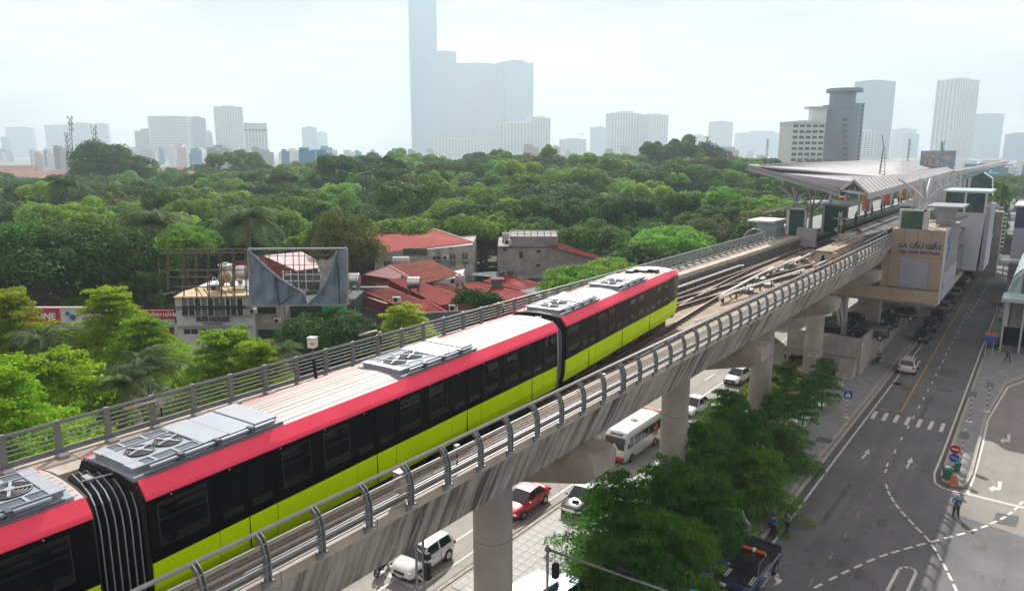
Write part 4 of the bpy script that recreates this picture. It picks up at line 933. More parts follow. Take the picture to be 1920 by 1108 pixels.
# tall white wall beyond
a = SY(1783,425,112); a2 = SY(1848,402,112); b_ = SY(1829,508,112); c_ = SY(1792,505,112)
WT = thing('stair_tower', 'tall blank blue-white wall with a windowed top beside the station', 'tower', (a.x,112,0))
MB().prism([(a.x-1.2,112,b_.z),(b_.x,112,b_.z),(a2.x,112,a2.z),(a.x-1.2,112,a2.z)], (0,9,0)).build('blank_wall', m_whitewall, WT)
MB().box(a.x-1.2,112.2,a2.z,a2.x,112.4,a2.z+2.7).build('strip_window', m_glassy, WT)
for q in (a.x-1.25,(a.x+a2.x)/2-.7,a2.x-.25): MB().box(q,112.05,a2.z,q+.25,112.5,a2.z+2.8).build('window_frame', m_column, WT)
MB().box(a.x-1.4,112.0,a2.z+2.7,a2.x+.3,121,a2.z+2.95).build('flat_roof', m_teal, WT); MB().box(a.x-1.3,111.9,a2.z-.12,a2.x+.1,112.1,a2.z+.12).build('sill_band', m_column, WT)
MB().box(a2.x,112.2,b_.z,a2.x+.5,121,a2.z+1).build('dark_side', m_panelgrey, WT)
# ladder-like white trusses with climbing plants
for i, (px,Y) in enumerate(((1847,176),(1856,184),(1866,192))):
    p = SY(px,492-i*4,Y); q = SY(px,372+i*8,Y); t = thing('green_wall_truss', ['white toothed truss nearest the blank wall beside the station','white toothed truss in the middle of the planted row','white toothed truss furthest along the planted row'][i], 'truss', (p.x,Y,0))
    MB().box(p.x-.06,Y,0,p.x+.06,Y+.15,q.z).build('mast', m_column, t); MB().box(p.x+1.1,Y,0,p.x+1.25,Y+.15,q.z).build('mast', m_steel2, t); b = MB()
    n = int(q.z/.9)
    for k in range(n): b.box(p.x-.05,Y-.02,k*.9+.3,p.x+1.2,Y+.12,k*.9+.52)
    stuff(b.build('rung', m_white, t))
# block beyond the platform
MB().prism([SY(1800,368,168),SY(1860,368,168),SY(1860,335,168),SY(1835,318,168),SY(1800,340,168)], (0,4,0)).build('end_wall', m_glassy, ST)
MB().box(-24.5,170,0,-8,173,13).build('rear_wall', m_conc, ST)
# under the station: thick columns, concourse slab, drain pipes
for X_,Y_ in ((-20.5,97),(-16.2,94.5),(-20.5,112),(-15.6,112),(-20.5,130),(-15.6,130)):
    MB().box(X_-.75,Y_-.75,0,X_+.75,Y_+.75,zb).build('thick_column', m_conc, ST, bevel=.06)
MB().box(-24,YF+3,zb-.9,-9.4,YF+4.2,zb).build('cross_beam', m_conc, ST); MB().box(-25,YF+2,zb,-9.1,170,zb+.5).build('concourse_slab', m_conc, ST); MB().box(-25,YF+14,zb+.5,-9.1,170,12.4).build('concourse_wall', m_glassy, ST)
for (pts) in ([(1560,548),(1577,562),(1580,600),(1580,630)],[(1610,551),(1592,553),(1587,565),(1585,632)],[(1556,560),(1570,578),(1574,612)]):
    MB().path([SY(x,y,90.5) for x,y in pts], .17, 8).build('drain_pipe', m_column, ST, smooth=True)
# retaining wall of the raised parking deck
DK = thing('parking_deck', 'raised concrete parking deck with dark vehicles under the station', 'parking deck', (-17,92,0))
wy0 = 84.5; wx = -15.3; 
MB().box(-23.4,wy0+5,0,wx-.3,185,3.0).build('deck_body', m_conc, DK)
for k in range(22):
    y0 = wy0+k*4.5; MB().box(wx-.3,y0+.02,0,wx,y0+4.48,4.3).build('wall_panel', m_conc, DK)
for k in range(3): MB().box(-23.3+k*2.65,wy0,2.2,-23.3+(k+1)*2.65-.03,wy0+.3,4.3).build('front_panel', m_conc, DK)
MB().box(-23.3,wy0+.1,0,-15.6,wy0+.3,2.2).build('front_base', m_conc, DK); MB().box(-23.3,wy0-.06,2.12,wx+.05,wy0+.0,2.25).build('ledge', m_coping, DK)
b = MB()
for k in range(6): b.box(-17.3,wy0-2.6+k*.42,0,-15.6,wy0-2.6+(k+1)*.42,.25+k*.33)
b.build('stair', m_conc, DK); MB().path([(-15.5,wy0-2.8,.2),(-15.5,wy0-2.8,1.0),(-15.5,wy0,3.1)],.035,6).build('handrail', m_steel2, DK)
MB().cbox((wx+.02,97,2.2),.04,1.0,1.1).build('green_poster', MAT('pale_green_print', (.35,.5,.25), .6), DK); MB().cbox((wx+.02,84.7,3.6),.05,.3,.45).build('notice', m_white, DK)
MB().cbox((-17.6,wy0-.05,1.2),.9,.04,1.3).build('notice_board', m_whitewall, DK)
# ------------------------------------------------------------------ people waiting on platform handled later; right-hand entrance
EN = thing('station_entrance', 'grey-green stair entrance with louvres and curved glass roof at the right edge', 'station entrance', (-1,106,0))
x0 = SY(1877,640,106).x
MB().box(x0,106,0,x0+6,109,4.2).build('stair_flank', m_darkconc, EN)
for q in (x0,x0+1.9,x0+5): MB().box(q-.1,105.7,0,q+.1,105.95,6.5).build('post', m_column, EN)
z1 = SY(1885,612,106).z; z2 = SY(1885,562,106).z; xl_ = SY(1883,600,106).x
MB().box(xl_,106,z1-2.4,xl_+9,118,z1).build('grey_box', m_fascia, EN, bevel=.05); MB().box(xl_,105.9,z1,xl_+.35,118,z2).build('side_frame', m_teal, EN)
for k in range(11): MB().box(xl_+.6,105.95,z1+.15+k*(z2-z1-.3)/11,xl_+9,106.15,z1+.26+k*(z2-z1-.3)/11).build('louvre', m_steel2, EN)
MB().box(xl_+.4,106.2,z1,xl_+9,106.4,z2).build('louvre_back', m_black, EN)
p = SY(1880,552,105); MB().box(p.x,104.5,z2,p.x+9,109,z2+.45).build('front_canopy', m_teal, EN)
# curved glass barrel roof running away
rings = []; xb = SY(1893,540,112).x; 
for k in range(10):
    th = math.pi*.5*k/9; rings.append([(xb+3.2*(1-math.cos(th)), y, z2+.3+3.4*math.sin(th)) for y in (110,116,122,128,136,146)])
MB().loft(rings, closed=False).build('barrel_glass', m_teal, EN); b = MB()
for q in range(6): b.path([Vector(r_[q]) for r_ in rings], .07, 5)
for k in range(0,10,1): b.path([Vector(v) for v in rings[k]], .04, 4)
b.build('glazing_bar', m_white, EN); MB().box(xb+.1,110,0,xb+.6,146,z2+.3).build('barrel_wall', m_teal, EN)
# footbridge tubes across the road
def fb(Y, pyt, pyb, pxl, pxr, label, low=True):
    a = SY(pxl,pyb,Y); c = SY(pxr,pyt,Y); t = thing('glass_footbridge', label, 'footbridge', (a.x,Y,a.z)); rr = (c.z-a.z)/2
    MB().tube((a.x,Y,a.z+rr),(c.x+6,Y,a.z+rr),rr,14).build('glass_tube', m_teal, t); b = MB()
    n = max(3,int((c.x+6-a.x)/2))
    for k in range(n+1):
        x = a.x+(c.x+6-a.x)*k/n; b.tube((x-.06,Y,a.z+rr),(x+.06,Y,a.z+rr),rr*1.03,14)
    b.build('hoop', m_steel2, t)
    if low:
        MB().box(a.x-4,Y-1,a.z-4.6,c.x+8,Y+1,a.z-2.6).build('deck_beam', m_darkconc, t)
        for k in range(4): MB().box(a.x+(c.x+4-a.x)*k/3,Y-1,a.z-2.6,a.x+(c.x+4-a.x)*k/3+.2,Y-.8,a.z).build('post', m_steel2, t)
    return t
fb(176,479,496,1851,1901,'nearer pale glass tube footbridge over the road beside the station'); fb(215,399,414,1874,1903,'smaller distant glass tube footbridge above the nearer one',False)
# dark bridge closing the road's far end
a = SY(1840,492,188); t = thing('dark_overbridge', 'dark concrete bridge closing off the far end of the shaded road', 'bridge', (a.x,200,0)); MB().box(a.x-6,205,0,a.x+20,212,4.5).build('abutment', m_darkconc, t); MB().box(a.x-10,203,4.5,a.x+30,213,5.6).build('deck', m_darkconc, t)
# blue-grey building at the right edge
t = thing('small_office', 'grey block with dark blue upper windows at the right edge above the footbridge', 'building', (3,150,0))
a = SY(1895,470,150); c = SY(1899,427,150); d_ = SY(1907,384,150)
MB().box(a.x,150,0,a.x+14,165,c.z).build('lower_wall', m_panelgrey, t); MB().box(d_.x,150,c.z,a.x+14,163,d_.z-.3).build('upper_glass', MAT('navy_glass', (.01,.025,.09), .1, var=.2, spec=.6), t); MB().box(d_.x-.3,149.6,d_.z-.3,a.x+14,163,d_.z).build('roof', m_white, t); MB().box(a.x+1.8,149.9,11.5,a.x+5,150.1,13.2).build('window', m_glassy, t)
MB().box(a.x-1,146,c.z-5.6,a.x+14,149.8,c.z-5.2).build('canopy', m_white, t)
# ------------------------------------------------------------------ vehicles: local frame, nose towards -y, wheels on z=0
def make_car(name, label, cat, paint, style='sedan', loc=(0,0,0), rz=0, group=None, plate=None, roofm=None):
    t = thing(name, label, cat, loc, rz, group); OFF[t.name] = Vector((0,0,0))
    st = dict(
     sedan=dict(L=4.55, hull=[(0,.58,.38,.60),(.12,.76,.24,.70),(.55,.87,.18,.80),(1.3,.90,.17,.93),(2.3,.905,.17,.95),(3.4,.905,.17,.97),(4.05,.88,.2,1.03),(4.4,.82,.26,1.02),(4.55,.66,.42,.86)], gl=(1.15,2.05,3.25,4.05), gz=(.92,1.44,1.43,1.02), gw=(.80,.60), wy=(.85,3.6), wr=.32),
     suv=dict(L=4.3, hull=[(0,.6,.42,.72),(.1,.80,.28,.88),(.5,.89,.22,1.0),(1.2,.91,.22,1.06),(2.3,.915,.22,1.06),(3.5,.915,.22,1.08),(4.1,.88,.26,1.08),(4.3,.76,.42,.98)], gl=(1.05,1.75,3.75,4.22), gz=(1.03,1.60,1.58,1.06), gw=(.84,.68), wy=(.82,3.45), wr=.35),
     hatch=dict(L=3.8, hull=[(0,.58,.38,.66),(.1,.76,.26,.80),(.5,.84,.18,.90),(1.1,.86,.17,.98),(2.2,.865,.17,.98),(3.2,.865,.17,1.0),(3.65,.84,.22,1.0),(3.8,.72,.42,.9)], gl=(.95,1.6,3.3,3.72), gz=(.96,1.5,1.48,1.0), gw=(.78,.6), wy=(.74,3.1), wr=.31),
     van=dict(L=4.6, hull=[(0,.62,.42,.8),(.1,.80,.28,.98),(.45,.88,.22,1.08),(1.1,.9,.22,1.1),(2.3,.9,.22,1.12),(3.8,.9,.22,1.12),(4.45,.89,.26,1.12),(4.6,.8,.42,1.05)], gl=(.6,1.3,4.35,4.55), gz=(1.06,1.85,1.83,1.1), gw=(.85,.74), wy=(.85,3.7), wr=.34))[style]
    L_ = st['L']; b = MB(); rings = []
    for (y,w_,z0,z1) in st['hull']:
        rings.append([(-w_*.86,y,z0),(-w_,y,z0+.12),(-w_,y,z0+(z1-z0)*.62),(-w_*.93,y,z1-.03),(-w_*.55,y,z1+.025),(0,y,z1+.04),(w_*.55,y,z1+.025),(w_*.93,y,z1-.03),(w_,y,z0+(z1-z0)*.62),(w_,y,z0+.12),(w_*.86,y,z0)])
    body = b.loft(rings).build('car_body', paint, t, smooth=True, local=True); s_ = body.modifiers.new('s','SUBSURF'); s_.levels = 1; s_.render_levels = 1
    g0,g1,g2,g3 = st['gl']; h0,h1,h2,h3 = st['gz']; wb, wt = st['gw']
    cab = MB().add([(-wb,g0,h0-.05),(wb,g0,h0-.05),(wb,g3,h3-.05),(-wb,g3,h3-.05),(-wt,g1,h1),(wt,g1,h1),(wt,g2,h2),(-wt,g2,h2)],[(0,1,5,4),(1,2,6,5),(2,3,7,6),(3,0,4,7),(4,5,6,7)]).build('cabin', paint, t, bevel=.05, local=True)
    rf = MB().add([(-wt*1.0,g1-.02,h1+.012),(wt*1.0,g1-.02,h1+.012),(wt*1.02,(g1+g2)/2,h1+.05),(wt,g2+.02,h2+.012),(-wt,g2+.02,h2+.012),(-wt*1.02,(g1+g2)/2,h1+.05),(0,(g1+g2)/2,h1+.07),(0,g1,h1+.03),(0,g2,h2+.03)],[(0,7,6,5),(7,1,2,6),(6,2,3,8),(5,6,8,4)]).build('roof', roofm or paint, t, smooth=True, local=True)
    def inset(q, k): 
        q = [Vector(v) for v in q]; c = sum(q, Vector())/4; n_ = (q[1]-q[0]).cross(q[3]-q[0]).normalized()
        if n_.dot(c-Vector((0,(g1+g2)/2,.9))) < 0: n_ = -n_
        return [c+(v-c)*k+n_*.022 for v in q]
    def glass(q, nm, k=.9): MB().prism(inset(q,k), (0,0,-.004)).build(nm, m_carglass, t, local=True)
    glass([(-wb,g0,h0),(wb,g0,h0),(wt,g1,h1),(-wt,g1,h1)], 'windscreen', .92); glass([(-wb,g3,h3),(wb,g3,h3),(wt,g2,h2),(-wt,g2,h2)], 'rear_window', .86)
    for s in (-1,1):
        mid = (g1+g2)/2; f = lambda y, top: (s*(wt if top else wb), y, (h1 if top else h0+.03))
        glass([f(g0+.28,False),f(mid,False),f(mid,True),f(g1+.06,True)], 'side_window', .88); glass([f(mid,False),f(g3-.3,False),f(g2-.02,True),f(mid,True)], 'side_window', .88)
        w_ = st['hull'][3][1]
        MB().cbox((s*(w_+.09),g0+.38,h0+.04),.2,.12,.13).build('wing_mirror', paint, t, bevel=.03, local=True)
        MB().cbox((s*w_*.72,.1,st['hull'][1][3]-.14),.34,.12,.13).build('headlight', m_lamp, t, bevel=.03, local=True)
        MB().cbox((s*w_*.78,L_-.08,st['hull'][-2][3]-.22),.26,.12,.2).build('tail_light', m_taill, t, bevel=.03, local=True)
        for yy in (g1+.35,g2-.3): MB().cbox((s*(w_+.012),yy,.86),.03,.16,.03).build('door_handle', m_chrome, t, local=True)
        MB().box(s*(w_+.006)-.006,mid-.01,.3,s*(w_+.006)+.006,mid+.01,.92).build('door_gap', m_black, t, local=True)
        for yy in st['wy']:
            wr = st['wr']; MB().disc((s*(w_-.10),yy,wr),(1,0,0),wr+.05,.215,22).build('wheel_arch', m_black, t, local=True)
            wl = MB().disc((s*(w_-.09),yy,wr),(1,0,0),wr,.225,22).build('wheel', m_tyre, t, local=True, bevel=.02)
            MB().disc((s*(w_+.022),yy,wr),(1,0,0),wr*.62,.02,14).build('rim', m_rim, wl, local=True)
    MB().cbox((0,.02,st['hull'][1][3]-.22),.8,.07,.16).build('grille', m_black, t, bevel=.02, local=True); MB().cbox((0,.015,.36),1.1,.07,.14).build('lower_intake', m_black, t, local=True)
    MB().cbox((0,-.02,.47),.44,.03,.12).build('number_plate', plate or m_plate, t, local=True); MB().cbox((0,L_+.005,.66),.44,.03,.12).build('number_plate', plate or m_plate, t, local=True)
    return t
def roof_rails(t, y0, y1, x, z):
    for s in (-1,1): MB().beam((s*x,y0,z),(s*x,y1,z),.05,.05).build('roof_rail', m_black, t, local=True)
def ppaint(n, c): return MAT(n, c, .25, var=.03, coat=.7)
m_gun = ppaint('gunmetal_car_paint', (.03,.035,.045)); m_blk = ppaint('black_car_paint', (.008,.008,.01)); m_silv = ppaint('silver_car_paint', (.32,.33,.34)); m_maroon = ppaint('maroon_car_paint', (.10,.012,.018)); m_navyp = ppaint('navy_car_paint', (.012,.03,.07)); m_tealp = ppaint('teal_car_paint', (.0,.23,.25))
def at(px, py): p = G(px, py); return (p.x, p.y, 0)
# white crossover near left bottom: nose px (790,1080) tail (870,1010)
a, c = G(806,1092), G(871,1035)
def carat(style, label, paint, nose, tail, name='parked_car', cat='car', side=0.0, L_=4.4, **k):
    """nose and tail: picture points of the near bottom corners; body goes to the left of that line by half a width"""
    a = G(*nose); c = G(*tail); d = (c-a).normalized(); n_ = Vector((-d.y,d.x,0))*side; p = a+n_
    return make_car(name, label, cat, paint, style, (p.x,p.y,0.0), math.atan2(d.y,d.x)-math.pi/2, **k)
c1 = make_car('hatchback', 'white crossover with black side windows driving beside the first pier', 'car', m_whitecar, 'suv', (-27.9,26.2,0), R(3))
make_car('red_coupe', 'glossy red fastback saloon half hidden behind the first round pier', 'car', m_redpaint, 'sedan', (-27.3,35.6,0), R(2))
c3 = make_car('parked_car', 'dark gunmetal saloon with a bonnet scoop parked on the forecourt by the trees', 'car', m_gun, 'sedan', (-23.9,38.2,.15), R(5)); MB().cbox((0,.95,1.0),.5,.32,.08).build('bonnet_scoop', m_rim, c3, local=True, bevel=.03); MB().cbox((0,-.03,.62),.95,.05,.2).build('grille_trim', m_chrome, c3, local=True, bevel=.04)
c4 = make_car('parked_car', 'white saloon on the sunlit road next to the second pier with a yellow plate', 'car', m_whitecar, 'sedan', (-25.6,60.9,0), R(-2), plate=m_orangeplate)
c5 = make_car('parked_car', 'white saloon with black grille between the second and third piers', 'car', m_whitecar, 'sedan', (-25.6,72.7,0), R(-1)); MB().cbox((0,-.02,.62),1.2,.06,.14).build('grille', m_black, c5, local=True, bevel=.02)
make_car('parked_car', 'white car mostly hidden behind the third pier', 'car', m_whitecar, 'suv', (-26.4,80.2,0), R(0))
make_car('parked_car', 'black people carrier by the bright hedge left of pier P350', 'car', m_blk, 'van', (-23.2,86.5,0), R(2)).scale = (1,1,1)
make_car('parked_car', 'white crossover parked furthest up the sunlit road left of pier P350', 'car', m_whitecar, 'suv', (-23.4,96.5,0), R(4))
c6 = make_car('white_suv', 'white estate car with roof rails driving up the shaded road by the double yellow gutter', 'car', m_whitecar, 'suv', (-11.35,92.6,0), R(181)); roof_rails(c6, 1.8, 3.7, .62, 1.68)
make_car('delivery_van', 'white van roof at the bottom edge of the frame on the slabs', 'van', m_whitecar, 'van', (-20.3,25.2,.15), R(-8))
make_car('parked_car', 'teal hatchback parked under the dense trees on the slabs', 'car', m_tealp, 'hatch', (-18.6,32.2,.15), R(172))
make_car('parked_car', 'silver car glimpsed under the tree crowns behind the pickup', 'car', m_silv, 'hatch', (-16.6,41.6,.12), R(-60))
# parked row beside the station
cols = [(m_gun,'sedan','dark grey saloon at the near end of the row parked under the station'),(m_blk,'sedan','black saloon second in the row parked under the station'),(m_blk,'suv','black off-roader third in the row parked under the station'),(m_silv,'suv','silver off-roader fourth in the row under the station, below the beige beam'),
        (m_maroon,'sedan','dark maroon saloon fifth in the row under the station'),(m_silv,'suv','pale grey off-roader sixth in the row, by the banner wall'),(m_blk,'van','black people carrier seventh in the row under the station'),(m_whitecar,'sedan','white roofed saloon eighth in the row, by the blank wall'),(m_gun,'suv','dark off-roader ninth in the row by the blank wall'),(m_whitecar,'hatch','small white hatchback at the far end of the parked row')]
for i, (pt, stl, lab) in enumerate(cols):
    Y = 104.5+i*7.4; make_car('parked_car', lab, 'car', pt, stl, (-12.0-.02*i, Y+4.5, 0), R(180+random.uniform(-2,2)), group='cars parked in a row beside the station')
# dark vehicles on the raised deck
for i,(x,y,rz,pt,stl,lab) in enumerate([(-22.4,91.5,-90,m_blk,'van','long dark vehicle parked across the front of the raised deck behind pier P350'),(-18.3,91.0,-86,m_navyp,'van','dark van with a white rear parked at the corner of the raised deck'),(-18.3,97.5,-88,m_gun,'van','dark van second row on the raised deck between the drain pipes'),(-16.9,104,-80,m_blk,'suv','dark off-roader with a pale bonnet on the raised deck beyond the thick column'),(-22,98,-90,m_gun,'sedan','dark saloon on the raised deck behind the drain pipes')]):
    make_car('parked_car', lab, 'car', pt, stl, (x,y,3.0), R(rz), group='vehicles on the raised parking deck')
# minibus
t = thing('minibus', 'white minibus with a red bumper and red rear edge on the sunlit road', 'bus', (-25.9,47.9,0), R(0)); OFF[t.name] = Vector((0,0,0))
b = MB(); rings = []
for y,w_,z0,z1 in [(0,.92,.45,1.35),(.1,1.0,.35,1.75),(.35,1.03,.32,2.35),(.7,1.05,.3,2.62),(1.2,1.05,.3,2.68),(6.3,1.05,.3,2.68),(6.85,1.03,.32,2.6),(7.0,.98,.45,2.3)]:
    rings.append([(-w_*.94,y,z0),(-w_,y,z0+.2),(-w_,y,z0+(z1-z0)*.5),(-w_*.97,y,z1-.28),(-w_*.8,y,z1-.04),(0,y,z1+.05),(w_*.8,y,z1-.04),(w_*.97,y,z1-.28),(w_,y,z0+(z1-z0)*.5),(w_,y,z0+.2),(w_*.94,y,z0)])
b.loft(rings).build('bus_body', m_whitecar, t, local=True, bevel=.04)
MB().prism([(-.9,.20,1.32),(.9,.20,1.32),(.86,.40,2.22),(-.86,.40,2.22)],(0,-.2,.03)).build('windscreen', m_carglass, t, local=True)
MB().cbox((0,.53,2.46),1.1,.3,.12).build('roof_intake', m_black, t, local=True, bevel=.04)
MB().disc((0,3.4,2.74),(0,0,1),.28,.1,14).build('roof_vent', m_coping, t, local=True)
MB().cbox((0,-.02,.62),1.9,.18,.3).build('red_bumper', m_redpaint, t, local=True, bevel=.05); MB().cbox((0,-.12,.6),.5,.03,.14).build('number_plate', m_orangeplate, t, local=True)
MB().cbox((0,6.75,2.70),1.9,.35,.06).build('red_rear_roof', m_redpaint, t, local=True, bevel=.02); MB().cbox((0,7.0,1.6),1.9,.08,1.6).build('red_rear_panel', m_redpaint, t, local=True)
for s in (-1,1):
    for k in range(4): MB().prism([(s*1.052,1.55+k*1.3,1.42),(s*1.052,2.75+k*1.3,1.42),(s*1.03,2.75+k*1.3,2.2),(s*1.03,1.55+k*1.3,2.2)],(s*.012,0,0)).build('side_window', m_carglass, t, local=True)
    MB().prism([(s*1.05,.75,1.42),(s*1.05,1.4,1.42),(s*1.03,1.4,2.2),(s*1.03,.85,2.2)],(s*.012,0,0)).build('side_window', m_carglass, t, local=True)
    MB().box(s*1.055-.006,4.9,1.0,s*1.055+.006,5.8,1.9).build('red_decal', m_redpaint, t, local=True)
    MB().cbox((s*1.2,.3,1.7),.1,.14,.36).build('wing_mirror', m_black, t, local=True, bevel=.02); MB().cbox((s*.74,-.0,.95),.3,.12,.2).build('headlight', m_lamp, t, local=True, bevel=.03)
    for yy in (1.15,5.3):
        wl = MB().disc((s*.96,yy,.4),(1,0,0),.4,.24,20).build('wheel', m_tyre, t, local=True); MB().disc((s*1.08,yy,.4),(1,0,0),.23,.02,14).build('rim', m_rim, wl, local=True)
# pickup truck with orange light bar
t = thing('pickup_truck', 'dark pickup with an orange light bar parked at the kerb by the officers', 'pickup truck', (-11.72,36.0,0), R(-1)); OFF[t.name] = Vector((0,0,0)); PT = t
b = MB(); rings = []
for y,w_,z0,z1 in [(0,.74,.45,.85),(.12,.86,.36,1.02),(.5,.9,.34,1.1),(1.35,.92,.34,1.16),(3.35,.92,.34,1.16),(3.4,.92,.34,1.18),(5.2,.92,.38,1.18),(5.25,.88,.45,1.1)]:
    rings.append([(-w_*.9,y,z0),(-w_,y,z0+.15),(-w_,y,z1-.18),(-w_*.95,y,z1),(-w_*.5,y,z1+.03),(w_*.5,y,z1+.03),(w_*.95,y,z1),(w_,y,z1-.18),(w_,y,z0+.15),(w_*.9,y,z0)])
m_pick = ppaint('dark_blue_pickup_paint', (.010,.035,.09))
MB().loft(rings).build('truck_body', m_pick, t, local=True, bevel=.03)
MB().box(-.78,.35,1.10,.78,1.35,1.21).build('bonnet', m_blk, t, local=True, bevel=.04)
MB().add([(-.82,1.3,1.14),(.82,1.3,1.14),(.82,3.35,1.14),(-.82,3.35,1.14),(-.66,2.0,1.72),(.66,2.0,1.72),(.68,3.2,1.72),(-.68,3.2,1.72)],[(0,1,5,4),(1,2,6,5),(2,3,7,6),(3,0,4,7),(4,5,6,7)]).build('cabin', m_blk, t, local=True, bevel=.04)
MB().prism([(-.74,1.38,1.19),(.74,1.38,1.19),(.61,1.96,1.68),(-.61,1.96,1.68)],(0,-.03,.025)).build('windscreen', m_carglass, t, local=True)
for s in (-1,1):
    MB().prism([(s*.8,1.65,1.22),(s*.8,2.4,1.22),(s*.69,2.4,1.64),(s*.69,2.05,1.64)],(s*.02,0,0)).build('side_window', m_carglass, t, local=True); MB().prism([(s*.8,2.48,1.22),(s*.8,3.2,1.22),(s*.7,3.1,1.64),(s*.69,2.48,1.64)],(s*.02,0,0)).build('side_window', m_carglass, t, local=True)
    MB().cbox((s*1.05,1.62,1.22),.24,.13,.17).build('wing_mirror', m_chrome, t, local=True, bevel=.04); MB().cbox((s*.66,.02,.86),.36,.1,.22).build('headlight', m_lamp, t, local=True, bevel=.04)
    for q in (.28,.52): MB().beam((s*(.5+q*.5),.35,1.2),(s*(.5+q*.5),1.25,1.225),.04,.015).build('bonnet_strip', m_white, t, local=True)
    MB().beam((s*.68,2.1,1.745),(s*.68,3.1,1.745),.04,.04).build('roof_rail', m_chrome, t, local=True); MB().box(s*.88-.05,3.45,1.19,s*.88+.05,5.2,1.28).build('bed_rail', m_black, t, local=True)
    for yy in (.95,4.25):
        MB().disc((s*.82,yy,.4),(1,0,0),.46,.22,22).build('wheel_arch', m_black, t, local=True); wl = MB().disc((s*.84,yy,.38),(1,0,0),.38,.24,22).build('wheel', m_tyre, t, local=True); MB().disc((s*.965,yy,.38),(1,0,0),.23,.02,14).build('rim', m_rim, wl, local=True)
    MB().prism([(s*.925,1.6,1.0),(s*.925,4.9,1.02),(s*.925,4.9,1.08),(s*.925,1.6,1.05)],(s*.006,0,0)).build('side_stripe', m_white, t, local=True)
MB().box(-.8,3.42,1.19,.8,5.2,1.225).build('bed_floor', m_black, t, local=True); MB().box(-.85,5.18,1.19,.85,5.26,1.3).build('tailgate', m_pick, t, local=True)
MB().cbox((0,-.02,.5),.5,.05,.13).build('number_plate', m_bluesign, t, local=True); MB().cbox((0,-.0,.8),.6,.06,.2).build('grille', m_black, t, local=True, bevel=.02)
m_barO = MAT('orange_light_bar_lens', (.55,.10,.02), .25, var=.1)
lb = MB().tube((-.66,2.95,1.84),(-.08,2.95,1.84),.1,10).tube((.08,2.95,1.84),(.66,2.95,1.84),.1,10).build('light_bar', m_barO, t, local=True); MB().cbox((0,2.95,1.86),.16,.2,.2).build('siren', m_white, lb, local=True, bevel=.02)
b = MB()
for k in range(5): b.beam((-.8,3.6+k*.35,1.5),(.8,3.6+k*.35,1.5),.03,.03)
for s in (-.8,.8): b.beam((s,3.5,1.5),(s,5.1,1.5),.03,.03); b.beam((s,3.5,1.2),(s,3.5,1.5),.03,.03); b.beam((s,5.1,1.2),(s,5.1,1.5),.03,.03)
b.build('bed_rack', m_black, t, local=True)
# cyan roof at the bottom edge (stall or van)
p = G(1335,1115,1.9); t = thing('cyan_canopy_stall', 'small stall with a bright cyan roof cut by the bottom edge, left of the pickup', 'stall', (p.x,p.y,0)); MB().prism([(p.x-1.2,p.y-2.6,1.85),(p.x+1.2,p.y-2.6,1.85),(p.x+.95,p.y+.1,2.0),(p.x-1.0,p.y-.4,2.0)],(0,0,.08)).build('roof', MAT('cyan_sheet', (.01,.36,.62), .35, var=.06), t, bevel=.02)
for dx,dy in ((-1,-2.4),(1,-2.4),(-.9,-.5),(.8,-.1)): MB().tube((p.x+dx,p.y+dy,0),(p.x+dx,p.y+dy,1.86),.03,6).build('post', m_steel2, t)
for i,(px,py,lab) in enumerate(((1352,1068,'white and blue barrier board nearest the pickup'),(1322,1086,'white and blue barrier board behind the cyan roof'),(1303,1073,'white and blue barrier board under the tree edge'))):
    p = G(px,py,.5); t = thing('barrier_board', lab, 'barrier', (p.x,p.y,0), group='striped barrier boards by the kerb'); a_ = R(50+i*8); c_, s_ = math.cos(a_), math.sin(a_)
    MB().cbox((p.x,p.y,.5),1.1,.06,.9,rz=a_).build('board', m_whitewall, t); MB().cbox((p.x,p.y,1.0),1.12,.1,.2,rz=a_).build('blue_top', m_bluesign, t); 
    for q in (-.4,.4): MB().cbox((p.x+q*c_,p.y+q*s_,.06),.08,.5,.1,rz=a_).build('foot', m_black, t)

